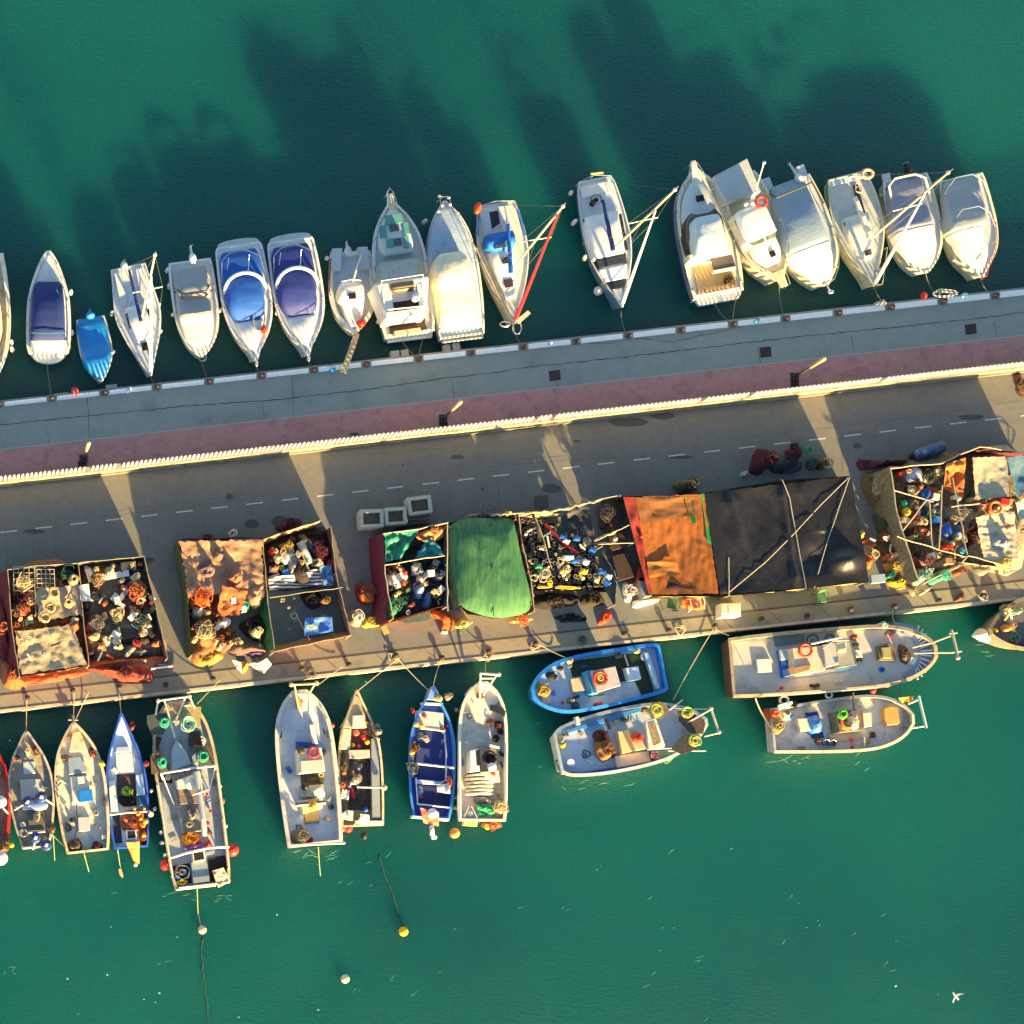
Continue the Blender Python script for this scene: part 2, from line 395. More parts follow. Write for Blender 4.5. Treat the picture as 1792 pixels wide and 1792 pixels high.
for k in range(1,60): picket(rest, st+du*(-1.0-step*k))
o = rest.build('pickets', white, wall); o['kind'] = 'stuff'
# ------------------------------------------------------------------ boat kit
def cat1(pts, t):
    """smooth interpolation through [(t, value...)]"""
    n = len(pts)
    if t <= pts[0][0]: return list(pts[0][1:])
    if t >= pts[-1][0]: return list(pts[-1][1:])
    for i in range(n-1):
        if pts[i][0] <= t <= pts[i+1][0]: break
    a, b = pts[i], pts[i+1]; p = pts[i-1] if i else a; q = pts[i+2] if i+2 < n else b
    d = b[0]-a[0]; s = (t-a[0])/d; out = []
    for k in range(1, len(a)):
        m0 = (b[k]-p[k])/(b[0]-p[0])*d; m1 = (q[k]-a[k])/(q[0]-a[0])*d
        out.append((2*s**3-3*s*s+1)*a[k]+(s**3-2*s*s+s)*m0+(-2*s**3+3*s*s)*b[k]+(s**3-s*s)*m1)
    return out
GEL = mat('#d6d8d6', .28,.04,1.5, spec=.5, dirt='#b5ab94', damt=.16, dscale=1.2)
GELG = mat('#bfc7ca', .35,.05,1.5, dirt='#9a9c92', damt=.22, dscale=1.6)
DECKG = mat('#c6cfd3', .6,.05,2,.002,60, dirt='#8b908e', damt=.25, dscale=2)
NAVY = mat('#1b2f6b', .75,.12,2,.01,12)
BLUEC = mat('#1652a8', .7,.15,2,.012,10)
STEEL = mat('#c9cccd', .25,.05,5, metal=.9)
ALU = mat('#cfc9b6', .4,.06,3, metal=.35, dirt='#8f8a7a', damt=.2)
GLASS = mat('#1c2226', .08,.2,3, spec=.8)
GLASSG = mat('#39443f', .10,.2,3, spec=.8)
BLACK = mat('#17181a', .6,.2,4)
TEAK = mat('#8a6a48', .7,.15,5,.003,40, stretch=(1,8,1))
RED = mat('#d01f20', .45,.1,3)
ORANGE = mat('#e5501c', .5,.1,3)
YELL = mat('#e5b51c', .5,.12,3)
ROPEM = mat('#b9ae8a', .9,.2,9, dirt='#6f6850', damt=.3)
ROPEG = mat('#6c6b5c', .9,.2,9)
GREENR = mat('#3fae8a', .8,.2,9)
LIME = mat('#a9b45c', .85,.25,9)
CREAMC = mat('#d8d0b8', .8,.08,2,.02,6, dirt='#a89a72', damt=.25)
GREYC = mat('#90979c', .8,.07,1.5,.02,6, dirt='#83888a', damt=.2)  # cover grey, darkened to imitate shade
FB = []
class Boat(T):
    def __init__(s, name, label, cat, A, Bw, prof, h=.95, hb=None, rail=.12, depth=.25, wl=.86, hull=GEL, railm=None, deck=DECKG, group=None, camber=.04, n=26, deckname='deck', rub=None, flare=1.0):
        if name == 'fishing_boat': FB.append(s)
        s.A, s.Bp, s.prof = A, Bw, [(p[0], p[1]) for p in prof]
        dx, dy = Bw[0]-A[0], Bw[1]-A[1]; L = math.hypot(dx, dy); s.L = L; s.d = (dx/L, dy/L)
        s.p = (-s.d[1], s.d[0])
        if (abs(s.p[0]) > .5 and s.p[0] < 0) or (abs(s.p[0]) <= .5 and s.p[1] < 0): s.p = (-s.p[0], -s.p[1])
        s.h = h; s.hb = h+.35 if hb is None else hb; s.depth = depth
        T.__init__(s, name, label, cat, P((A[0]+Bw[0])/2,(A[1]+Bw[1])/2,0), group)
        ts = [0]+[.5*(1-math.cos(math.pi*(i/n)**1.0)) for i in range(1, n)]+[1]
        ts = [min(1, max(0, t)) for t in ts]
        loop = [(t, s.w(t)) for t in ts]; wb = loop[-1][1]
        pts = loop+[(t, -w_) for t, w_ in reversed(loop)] if wb > .8 else loop+[(t, -w_) for t, w_ in reversed(loop[:-1])]
        s.half = len(loop)
        def inset(d):
            m = len(pts); out = []
            q = [(t*L, v) for t, v in pts]
            for i in range(m):
                (x0, y0),(x1, y1),(x2, y2) = q[i-1], q[i], q[(i+1) % m]
                e1 = (x1-x0, y1-y0); e2 = (x2-x1, y2-y1)
                l1 = math.hypot(*e1) or 1; l2 = math.hypot(*e2) or 1
                nx_, ny_ = -(e1[1]/l1+e2[1]/l2),(e1[0]/l1+e2[0]/l2); ll = math.hypot(nx_, ny_) or 1; nx_, ny_ = nx_/ll, ny_/ll
                sh = min(2.2,1/max(.45,(nx_*-e1[1]/l1+ny_*e1[0]/l1)))
                x, y = x1-nx_*d*sh, y1-ny_*d*sh
                if y1*y <= 0 and abs(y1) > .01: y = math.copysign(.15, y1)
                if abs(y1) <= .01: y = 0
                out.append((min(x, L-d*1.2)/L, y))
            return out
        # orientation: the loop runs so that +n points outwards
        test = inset(2.0); i0 = s.half//2
        sg = 1 if abs(test[i0][1]) < abs(pts[i0][1]) else -1
        ins = lambda d: inset(d*sg)
        def ring(lp, zf, wf=1.0, tf=1.0):
            r = []
            for (t, v),(t0, _) in zip(lp, pts):
                q = s.F(t*tf+(1-tf)*.3, v*wf, s.hz(t0)); r.append((q.x, q.y, zf(t0)))
            return r
        bh = B(); m = len(pts)
        fl = 1-(1-wl)*flare
        rings = [ring(pts, lambda t: -.35, wl-.06,.95), ring(pts, lambda t: .12, wl, .955), ring(pts, lambda t: .12+(s.hz(t)-.12)*.6,(wl+1)/2+.02,.98),
                 ring(pts, lambda t: s.hz(t)-.10,1,1), ring(pts, lambda t: s.hz(t)-.08,1.03,1.004), ring(pts, lambda t: s.hz(t), 1.03,1.004)]
        vs = sum(rings, []); fs = []
        for k in range(len(rings)-1):
            for i in range(m): j = (i+1) % m; fs.append((k*m+i, k*m+j, (k+1)*m+j, (k+1)*m+i))
        bh.add(vs, fs); s.hull = bh.build('hull', hull, s)
        ri = ins(rail/S); s.inner = ri
        r0 = ring(pts, lambda t: s.hz(t), 1.03,1.004); r1 = ring(ri, lambda t: s.hz(t)+.02); r2 = ring(ri, lambda t: s.hz(t)-depth-.03)
        bg_ = B(); vs = r0+r1+r2; fs = []
        for k in range(2):
            for i in range(m): j = (i+1) % m; fs.append((k*m+i, k*m+j, (k+1)*m+j, (k+1)*m+i))
        bg_.add(vs, fs); s.gun = bg_.build('gunwale', railm or hull, s)
        # deck in strips from side to side
        bd = B(); vs = []; fs = []; K = 6; hn = s.half
        for i in range(hn):
            a = ri[i]; c = ri[m-1-i] if m-1-i >= 0 else ri[i]
            if i == hn-1 and m == 2*hn-1: c = a
            for k in range(K+1):
                u = k/K; t = a[0]+(c[0]-a[0])*u; v = a[1]+(c[1]-a[1])*u
                q = s.F(t, v, s.hz(t)-depth); vs.append((q.x, q.y, s.hz(ts[i])-depth+camber*4*u*(1-u)))
        for i in range(hn-1):
            for k in range(K): a = i*(K+1)+k; fs.append((a, a+1, a+K+2, a+K+1))
        bd.add(vs, fs); s.dk = bd.build(deckname, deck, s, smooth=True)
        if name != 'fishing_boat' and s.L > 120:
            s.stripe('rubbing_strake', mat('#5d6468', .6,.1), 1.045,.03,.09)
            for tt in (.08,.52,.88):
                for sg in (-1,1):
                    q = s.F(tt, sg*(s.w(tt)-2.2), s.hz(tt)+.04); dd = s.F(tt+.012, sg*(s.w(tt)-2.2), s.hz(tt)+.04)-q; b = B(); b.tube([q-dd, q+dd], .03,5); b.tube([q, q-Vector((0,0,.05))], .03,5); b.build('cleat', STEEL, s)
    def w(s, t): return max(.0, cat1(s.prof, t)[0])
    def hz(s, t): return s.h+(s.hb-s.h)*max(0, t)**2
    def px(s, t, v): return (s.A[0]+(s.Bp[0]-s.A[0])*t+s.p[0]*v, s.A[1]+(s.Bp[1]-s.A[1])*t+s.p[1]*v)
    def F(s, t, v, h): x, y = s.px(t, v); return P(x, y, h)
    def W(s, t, f, h): return s.F(t, f*s.w(t), h)
    def loft(s, st, z0, name, m, kind='box', sm=4, nz=0, seed=0, smooth=True, parent=None, ns=2.0, base_over=0):
        """st: (t, halfwidth px, top height[, sideways px])"""
        st = [tuple(x)+(0,)*(4-len(x)) for x in st]; b = B(); secs = []
        if kind == 'box': sec = [(-1,0),(-1,.55),(-.95,.86),(-.82,.985),(-.45,1.0),(0,1.03),(.45,1.0),(.82,.985),(.95,.86),(1,.55),(1,0)]
        elif kind == 'flat': sec = [(-1,0),(-1,.9),(-.96,.98),(-.5,1),(0,1),(.5,1),(.96,.98),(1,.9),(1,0)]
        else: sec = [(math.cos(math.pi*(1-i/12)), math.sin(math.pi*i/12)**.75) for i in range(13)]
        t0, t1 = st[0][0], st[-1][0]; N_ = max(6,(len(st)-1)*sm)
        for i in range(N_+1):
            t = t0+(t1-t0)*i/N_
            if kind == 'flat':
                k = max(j for j in range(len(st)) if st[j][0] <= t+1e-9); k = min(k, len(st)-2)
                u = (t-st[k][0])/(st[k+1][0]-st[k][0]); wv, hh, off = [st[k][j]+(st[k+1][j]-st[k][j])*u for j in (1,2,3)]
            else: wv, hh, off = cat1(st, t)
            row = []
            for a, f in sec:
                q = s.F(t, off+a*wv, hh); z = z0+(hh-z0)*f
                if nz: z += fbm(q.x*ns, q.y*ns, seed*4.1+z)*nz*(1 if f > .3 else .3)
                row.append((q.x, q.y, max(z0-.02, z)))
            secs.append(row)
        k = len(sec); vs = sum(secs, []); fs = []
        for i in range(N_):
            for j in range(k-1): a = i*k+j; fs.append((a, a+1, a+k+1, a+k))
        fs += [tuple(range(k))[::-1], tuple(range(N_*k, N_*k+k))]
        b.add(vs, fs); return b.build(name, m, parent or s, smooth)
    def panel(s, quad, h, name, m, th=.03, parent=None, lift=.02):
        """flat piece between four (t, v) corners, top at height h (or four heights)"""
        hs = h if isinstance(h, (list, tuple)) else [h]*len(quad)
        pts = [s.F(t, v, hh) for (t, v), hh in zip(quad, hs)]; b = B(); b.prism([(p.x, p.y, p.z) for p in pts], min(hs)-th, bev=.008)
        return b.build(name, m, parent or s)
    def rect(s, t0, t1, v0, v1, h, name, m, th=.03, parent=None):
        return s.panel([(t0, v0),(t1, v0),(t1, v1),(t0, v1)], h, name, m, th, parent)
    def rail(s, pts, z, zd, name='guard_rail', m=None, r=.022, posts=True, every=1):
        """pts (t, v): rail at height z above, posts down to zd"""
        q = [s.F(t, v, z) for t, v in pts]; b = B(); b.tube(q, r, 5)
        for i, p in enumerate(q):
            if posts and i % every == 0: b.tube([p, (p.x, p.y, zd)], r*.9,5)
        return b.build(name, m or STEEL, s)
    def stripe(s, name, m, f=1.035, z0=.35, z1=.55, dz=None):
        """coloured band round the hull sides"""
        b = B()
        for sg in (-1,1):
            vs = []; n = 24
            for i in range(n+1):
                t = i/n*.985; hh = s.hz(t)
                for z in (z0, z1):
                    zz = hh-z; q = s.F(t, sg*s.w(t)*f, hh); vs.append((q.x, q.y, zz))
            b.add(vs, [(2*i, 2*i+1,2*i+3,2*i+2) for i in range(n)])
        return b.build(name, m, s)
def outboard(boat, x, y, dx, dy, cowl, z=1.15, lab=None):
    """tilted outboard motor: cowl at px (x,y), leg pointing to (x+dx, y+dy)"""
    b = B(); c = P(x, y, z); e = P(x+dx, y+dy, z-.15); d = (e-c); L = d.length; d.normalize()
    b.ball(c, .30,.22,.26,14,8, ang=math.atan2(d.y, d.x))
    o = b.build('outboard_motor', cowl, boat, True)
    o['_w'] = tuple(boat.loc)
    b = B(); b.tube([c+d*.15, c+d*L*.5, e], .10,8,.06); q = Vector((-d.y, d.x, 0))
    b.tube([c-q*.12-d*.25, c+q*.12-d*.25], .08,6)
    b.tube([e-Vector((0,0,.16)), e+Vector((0,0,.12))], .05,6)
    b.build('motor_leg', GELG if cowl is not BLACK else BLACK, o)
    b = B()
    for k in range(3):
        a = k*2.09+.4; v = q*math.cos(a)+Vector((0,0,1))*math.sin(a); b.ball(e+d*.08+v*.12,.03,.09,.09,6,4, ang=math.atan2(d.y, d.x))
    b.build('propeller', BLACK if cowl is not BLACK else STEEL, o)
    return o
ORD = ['first', 'second', 'third', 'fourth', 'fifth', 'sixth']
FWHITE = mat('#dcd9cf', .4,.08,5, dirt='#8f8b7c', damt=.3, dscale=4)
_f0 = None
def fender(pts, desc, where, col=None, z=.75, ordn='quay'):
    """white fenders hanging by the hull; pts run outwards from the quay"""
    global _f0
    for i, (x, y) in enumerate(pts):
        c = P(x, y, z-.1)
        wh = where.replace('on the ', '').replace('at the ', ''); wh = wh if wh.endswith('side') else wh.split(' of ')[0]+' side'
        lab = ('white fender, %s of %s' % (wh, desc)) if len(pts) == 1 else ('%s white fender from %s, %s of %s' % (ORD[i], ordn, wh, desc))
        if _f0 is None:
            b = B(); q = Vector((0,0,0))
            vs = []; prof_ = [(-.27,.02),(-.26,.07),(-.21,.105),(-.1,.125),(.1,.125),(.21,.105),(.26,.06),(.33,.03),(.34,.01)]
            n = 10
            for zz, rr in prof_: vs += [(rr*math.cos(6.283*k/n), rr*math.sin(6.283*k/n), zz) for k in range(n)]
            fs = [(a*n+k, a*n+(k+1) % n, (a+1)*n+(k+1) % n, (a+1)*n+k) for a in range(len(prof_)-1) for k in range(n)]
            b.add(vs, fs+[tuple(range(n))[::-1], tuple(range(len(vs)-n, len(vs)))])
            _f0 = b.build('fender', FWHITE, None, True, (0,0,0)); tagit(_f0, lab, 'fender', 'fenders hung along the moored boats'); _f0.location = c
            o = _f0
        else:
            o = _f0.copy(); C.objects.link(o); o.location = c; o['label'] = lab
        o.rotation_euler = (rnd.uniform(-.25,.25), rnd.uniform(-.25,.25), 0)
        if col: o.data = _f0.data.copy(); o.data.materials.clear(); o.data.materials.append(col)
def rope(p0, p1, label, r=.018, sag=.25, m=None, name='mooring_line', cat='rope', mid=None, grp='mooring lines of the boats'):
    a, c = Vector(p0), Vector(p1); b = B()
    pts = [a.lerp(c, i/12)-Vector((0,0, sag*4*(i/12)*(1-i/12))) for i in range(13)]
    b.tube(pts, r, 5); return solo(b, name, label, cat, m or ROPEG, grp)
# ------------------------------------------------------------------ north side: pleasure boats
GM = 'pleasure boats moored along the promenade'
def sailboat(A, Bw, prof, label, mast, tip, boom, boomm, cover=None, jib=None, jibm=None, h=.95, desc='', deck=GELG, hull=GEL, winm=GLASS, th=10.6):
    s = Boat('sailing_boat', label, 'sailing boat', A, Bw, prof, h, h+.3,.07,.04,.84, hull, None, deck, GM)
    return s
def mastset(s, base, zb, tip, zt, spread=None, jib=None, jibm=None, jz=None, r=.075, backstay=None, sp=.5):
    a, t = P(*base, zb), P(*tip, zt); b = B(); b.tube([a, t], r, 8, r*.8); b.ball(t, .12,.12,.1,8,5); b.tube([t, t+Vector((0,0,.5))], .012,4)
    o = b.build('mast', ALU, s); o['_w'] = tuple(s.loc)
    # spreaders at right angles to the boat
    d = P(*s.px(.5,20), 0)-P(*s.px(.5,-20), 0); d.z = 0; d.normalize(); c = a.lerp(t, sp)
    b = B(); b.tube([c-d*.85, c, c+d*.85], .03,5); b.build('spreader', ALU, o)
    b = B()
    tt = s.t_of(base)
    for sg in (-1,1):
        f = P(*s.px(tt, sg*s.w(tt)*.93), s.h); b.tube([t, c+d*.85*sg, f], .010,4); b.tube([c, f], .008,4)
    bs = s.F(.01,0, s.h+.2); b.tube([t, bs], .012,4); b.build('rigging', STEEL, s)
    if jib:
        fo = s.F(.985,0, s.hb+.05); j0 = fo.lerp(a.lerp(t, jz or .92), .03); j1 = fo.lerp(a.lerp(t, jz or .92), .97)
        b = B(); pts = [j0.lerp(j1, i/14) for i in range(15)]
        b.tube(pts, .12,8,.05); b.ball(j0,.13,.13,.12,8,5); b.build('furled_sail', jibm, s)
    return o
def t_of(s, p):
    return ((p[0]-s.A[0])*s.d[0]+(p[1]-s.A[1])*s.d[1])/s.L
T.t_of = t_of
def boomset(s, a, za, c, zc, m, r=.12):
    b = B(); p, q = P(*a, za), P(*c, zc); b.tube([p.lerp(q, i/8)+Vector((0,0,.03*math.sin(i*2.1))) for i in range(9)], r, 8, r*.6); b.build('boom', m, s)

# M0 partial boat at the left edge
s = Boat('motor_boat', 'weathered cream boat cut off by the left picture edge, bow to the promenade', 'boat', (-25,445),(-9,662), [(0,30),(.2,34),(.5,35),(.75,28),(.9,16),(1,3)], 1.0,1.35,.2,.3,.86, mat('#dcd6c4', .5,.08,2, dirt='#9a8f76', damt=.25), None, mat('#b9b09a', .8,.15,3, dirt='#85785f', damt=.35), GM)
s.loft([(.3,16,1.7),(.4,20,1.9),(.6,20,1.85),(.72,12,1.5)], .8, 'cabin', mat('#cabd9f', .5,.1))
s.rail([(.3,31),(.5,33),(.7,29),(.85,20),(.97,6)], 1.75,1.1)
fender([(21,611),(20,599)], 'cream boat at the left edge', 'on the right side')

# M1 white motor boat with blue canopy, stern to the quay
s = Boat('motor_boat', 'white motor boat with a big navy cockpit canopy, stern to the promenade at far left', 'boat', (85,618),(85,439), [(0,34),(.06,37),(.3,38),(.55,35),(.72,27),(.86,18),(.94,11),(.98,6),(1,3)], 1.05,1.3,.14,.05,.88, GEL, None, GELG, GM, camber=.12)
s.loft([(.02,27,1.25),(.06,31,1.5),(.13,31,1.62)], 1.0, 'stern_cover', mat('#d9d2bc', .7,.05,3,.01,8), 'flat')
s.loft([(.13,30,1.68),(.22,30,1.95),(.45,29,2.05),(.6,27,1.85),(.68,24,1.5),(.70,20,1.2)], 1.0, 'canopy', NAVY, 'box', nz=.03)
b = B(); b.tube([s.F(.2,-31,1.2), s.F(.2,-29,2.0), s.F(.195,0,2.08), s.F(.2,29,2.0), s.F(.2,31,1.2)], .03,5); b.tube([s.F(.62,14,1.95), s.F(.42,31,1.5)], .02,4); b.tube([s.F(.25,-31,1.2), s.F(.37,-29,1.95)], .02,4); b.build('canopy_frame', mat('#2f6d78', .4), s)
s.rect(.745,.82,-7,8,1.23, 'hatch', BLACK, .05)
b = B(); q = [s.F(-.005,-30,.45)]+[s.F(-.005-.10*math.sin(math.pi*i/12), -30*math.cos(math.pi*i/12), .45) for i in range(1,12)]+[s.F(-.005,30,.45)]
b.prism([tuple(p) for p in q], .3, bev=.02); b.build('swim_platform', GELG, s)
s.rail([(.6,33),(.75,25),(.88,14),(.97,3),(.88,-14),(.75,-25),(.6,-33)], 1.75,1.2)
fender([(126,582),(124,512)], 'navy canopied motor boat', 'on the right side')

# M2 blue tarpaulin dinghy
s = Boat('dinghy', 'small dinghy wrapped in a bright blue tarpaulin, bow to the promenade', 'dinghy', (158,556),(178,668), [(0,24),(.12,26),(.35,28),(.6,27),(.8,18),(.93,8),(1,1)], .7,.9,.06,.05,.88, GEL, None, GELG, GM)
BT = mat('#1b7fc4', .45,.12,2,.02,7, dirt='#1464a2', damt=.3)
s.loft([(.0,20,.8),(.08,25,1.0),(.4,26,1.05),(.65,24,1.45),(.8,16,1.3),(.95,5,1.0)], .66, 'tarpaulin', BT, 'box', 6, nz=.05, ns=3)
b = B(); b.ball(P(158,552,1.25), .28,.22,.3,12,7); b.tube([P(158,550,1.1), P(157,541,.9)], .12,8,.06); o = b.build('outboard_motor', BT, s, True)
fender([(198,616)], 'blue wrapped dinghy', 'on the right side')

def yach(x): return x
# M3 small sailing boat
s = Boat('sailing_boat', 'small white sailing boat with a navy boom cover, leftmost of the sailing boats', 'sailing boat', (224,466),(264,657), [(0,30),(.1,32),(.25,36),(.45,39),(.65,30),(.8,18),(.92,8),(1,2)], .95,1.25,.06,.05,.84, GEL, None, GEL, GM)
s.loft([(.36,20,1.3),(.5,19,1.5),(.66,13,1.4),(.76,7,1.2)], .95, 'coachroof', GEL)
s.rect(.04,.34,-26,-14,1.16, 'bench', GELG, .2); s.rect(.04,.34,12,27,1.16, 'bench', GELG, .2); s.rect(.04,.35,-13,11,.98, 'cockpit_floor', DECKG, .03)
s.panel([(.41,-22),(.55,-20),(.55,-18),(.41,-18)], [1.42,1.44,1.44,1.42], 'window', GLASS, .05); s.panel([(.41,17),(.55,16),(.55,19),(.41,21)], [1.42,1.44,1.44,1.42], 'window', GLASS, .05)
s.rect(.70,.77,-5,6,1.42, 'hatch', BLACK, .08)
b = B(); b.tube([s.F(.02,-6,1.35), s.F(.2,2,1.25)], .03,5); b.build('tiller', TEAK, s)
boomset(s, (247,562), 2.3,(226,473), 2.15, NAVY)
s.rail([(.0,-29),(.2,-33),(.45,-37),(.65,-28),(.85,-12),(.98,-1)], 1.65,1.0); s.rail([(.0,29),(.2,33),(.45,37),(.65,28),(.85,12),(.98,1)], 1.65,1.0, m=STEEL)
mastset(s, (247,562), 1.4,(271,446), 12.2, jib=(0,0), jibm=mat('#d9d3c0', .7), jz=.75)
outboard(s, 217,466,-1,-9, GELG, 1.1)
fender([(280,580),(277,535)], 'leftmost sailing boat', 'on the right side'); fender([(196,548)], 'leftmost sailing boat', 'on the left side')

def coverboat(A, Bw, prof, label, m1, m2, lofts, desc, **k):
    s = Boat('motor_boat', label, 'boat', A, Bw, prof, 1.0,1.25,.1,.08,.86, k.get('hull', GEL), None, GELG, GM, camber=.08)
    for i, (nm, mm, st, z0) in enumerate(lofts): s.loft(st, z0, nm, mm, k.get('kind', 'box'), 5, nz=.03, seed=i+len(label))
    return s
# M4
s = coverboat((332,456),(354,622), [(0,36),(.1,38),(.3,39),(.55,38),(.75,33),(.88,23),(.95,14),(1,5)], 'white open boat under a grey cover with a black framed windscreen', None, None,
    [('cockpit_cover', GREYC, [(.08,27,1.15),(.15,30,1.45),(.3,30,1.75),(.42,31,1.65),(.52,31,1.85),(.56,30,1.95)], .95),('sunlit_bow_cover', CREAMC, [(.56,30,1.93),(.65,29,1.7),(.8,23,1.55),(.9,15,1.4),(.97,7,1.3)], .95)], 'm4')  # one cover: grey half painted as shaded, cream half as sunlit
b = B(); q = [s.F(.27,-31,1.45), s.F(.33,-22,2.0), s.F(.34,0,2.1), s.F(.33,22,2.0), s.F(.27,31,1.45)]; b.tube(q, .035,5)
q2 = [s.F(.30,-33,1.4), s.F(.40,-18,1.82), s.F(.40,18,1.82), s.F(.33,33,1.4)]; b.tube(q2,.035,5)
for i, j in ((1,1),(3,2),(2,1),(2,2)): b.tube([q[i], q2[j]], .03,5)
b.build('windscreen_frame', BLACK, s)
outboard(s, 337,452,-4,-20, mat('#dcd9d0', .4), 1.45)
b = B(); b.squiggle(P(352,628,1.0), .35,.02,9); b.build('anchor', STEEL, s)
fender([(303,551),(296,501),(293,473)], 'grey covered boat with black windscreen frame', 'on the left side'); fender([(385,543)], 'grey covered boat with black windscreen frame', 'on the right side')

# M5, M6 sports cruisers
def cruiser(dx, dy, blue, label, extra, lift=0):
    s = Boat('motor_boat', label, 'boat', (417+dx, 428+dy),(448+dx, 630+dy), [(0,37),(.03,40),(.15,42),(.4,43.5),(.6,41),(.75,32),(.86,19),(.93,9),(.97,5),(1,4)], 1.15,1.4,.1,.06,.84, GEL, None, GEL, GM, camber=.10)
    b = B(); q = [s.F(-.0+.0,-35,.5)]+[s.F(-.05*math.sin(math.pi*i/12)**.6,-37*math.cos(math.pi*i/12), .5) for i in range(1,12)]+[s.F(0,37,.5)]
    b.prism([tuple(p) for p in q], .35, bev=.02); b.build('swim_platform', GELG, s)
    s.loft([(.05,30,1.5),(.1,34,1.62),(.25,36,1.66),(.42,35,1.6),(.5,30,1.45)], 1.1, 'cockpit_cover', blue, 'box', 5, nz=.03, seed=dx)
    s.loft([(.27,18,1.75),(.33,30,1.9),(.45,33,1.95),(.56,31,1.8),(.63,24,1.55),(.67,12,1.35)], 1.2, 'windscreen_cover', blue, 'box', 5, nz=.03, seed=dx+3)
    b = B(); q = []
    for i in range(17):
        a = math.pi*(i/16); q.append(s.F(.40-.155*math.sin(a), -36*math.cos(a), 1.25+1.0*math.sin(a)**.55))
    b.tube(q, .11,8); b.build('radar_arch', GEL, s, True)
    b = B(); q = [s.F(.30,-38,1.3), s.F(.12,-33,1.8), s.F(.06,-18,1.85), s.F(.055,12,1.85), s.F(.12,34,1.8), s.F(.30,40,1.3)]; b.tube(q, .03,5)
    b.tube([s.F(.1,16,1.85), s.F(.25,10,2.2)], .025,5); b.tube([s.F(.1,-20,1.85), s.F(.2,-26,1.9)], .02,5); b.build('canopy_frame', STEEL, s)
    s.loft([(.66,25,1.5),(.75,21,1.62),(.84,13,1.6),(.92,5,1.5)], 1.2, 'foredeck', GEL, 'round')
    s.rail([(.55,40),(.68,35),(.8,25),(.9,12),(.985,5)], 1.95,1.3); s.rail([(.55,-40),(.68,-35),(.8,-25),(.9,-12),(.985,-5)], 1.95,1.3)
    s.rail([(.985,5),(1.02,0),(.985,-5)], 1.95,1.4)
    b = B(); b.tube([s.F(.96,0,1.5), s.F(1.03,0,1.35)], .07,6); b.ball(s.F(1.03,0,1.2), .12,.2,.1); b.build('anchor', STEEL, s)
    return s
s = cruiser(0,0, BLUEC, 'white sports cruiser with bright blue covers and a white arch', 0)
b = B(); b.ball(P(462,577,1.6), .22,.3,.12,10,6, jit=.3); b.build('hose_coil', ORANGE, s, True)
b = B(); b.ring(P(453,556,1.6), .35,.06,16,6, sq=2.2); b.build('folded_strap', mat('#8d8f92', .8), s)
fender([(474,536)], 'bright blue covered sports cruiser', 'on the right side')
s = cruiser(91,-9, mat('#24347c', .65,.2,1.5,.012,10, dirt='#3a4a9c', damt=.3), 'white sports cruiser with faded indigo covers, right of the bright blue one', 1)
fender([(565,537)], 'indigo covered sports cruiser', 'on the right side'); fender([(485,548)], 'indigo covered sports cruiser', 'on the left side')

# M7 open console boat
s = Boat('motor_boat', 'small cream console boat with a red buoy on its bow, plank to the quay', 'boat', (613,440),(621,583), [(0,34),(.15,37),(.4,40),(.6,39),(.78,31),(.9,18),(.97,8),(1,3)], .85,1.1,.22,.3,.88, mat('#ddd6c4', .5,.06,2, dirt='#a89b80', damt=.25), mat('#e2dccb', .5,.06), DECKG, GM)
for sx in (-22,22):
    b = B(); b.prism([tuple(s.F(t, v+sx, 1.0)) for t, v in ((-.05,-9),(-.05,9),(.22,12 if sx > 0 else 4),(.22,-4 if sx > 0 else -12))], 0.5, bev=.05); b.build('stern_quarter', GELG, s)
s.loft([(.36,18,1.7),(.42,22,1.85),(.55,22,1.8),(.64,20,1.35),(.8,15,1.2),(.92,8,1.15)], .6, 'console', mat('#e6e0cf', .5,.04), 'box')
s.rect(.51,.58,-7,6,1.93, 'instrument_panel', BLACK, .08)
b = B(); b.tube([s.F(.06,19,1.1), s.F(.2,10,1.9), s.F(.36,2,2.0)], .06,6); b.tube([s.F(.36,-18,1.9), s.F(.34,0,2.05), s.F(.36,16,1.9)], .03,5); b.build('roll_bar', GEL, s)
outboard(s, 609,440,-3,-16, GELG, 1.15)
b = B(); b.tube([s.F(.08,-35,1.25), s.F(.3,-39,1.25), s.F(.48,-40,1.25)], .05,6); b.build('cushion', mat('#7b3f33', .8), s)
b = B(); c = P(632,566,1.25); b.ball(c, .27,.25,.25,14,8); b.tube([c, c+Vector((0,0,.33))], .04,6); solo(b, 'mooring_buoy', 'round red buoy lying on the bow of the cream console boat', 'buoy', RED, smooth=True)
fender([(572,452)], 'cream console boat', 'on the left side'); 
b = B(); a, c = P(625,583,1.2), P(601,652,1.68); d = (c-a).normalized(); q = Vector((-d.y, d.x, 0))*.17
b.add([a-q, a+q, c+q, c-q]+[v-Vector((0,0,.06)) for v in (a-q, a+q, c+q, c-q)], [(0,1,2,3),(4,7,6,5),(0,4,5,1),(1,5,6,2),(2,6,7,3),(3,7,4,0)])
for i in range(1,9): e = a.lerp(c, i/9)+Vector((0,0,.02)); b.tube([e-q, e+q], .022,4)
solo(b, 'gangplank', 'narrow wooden gangplank from the cream console boat to the promenade', 'gangplank', mat('#b9a67f', .8,.15,4))

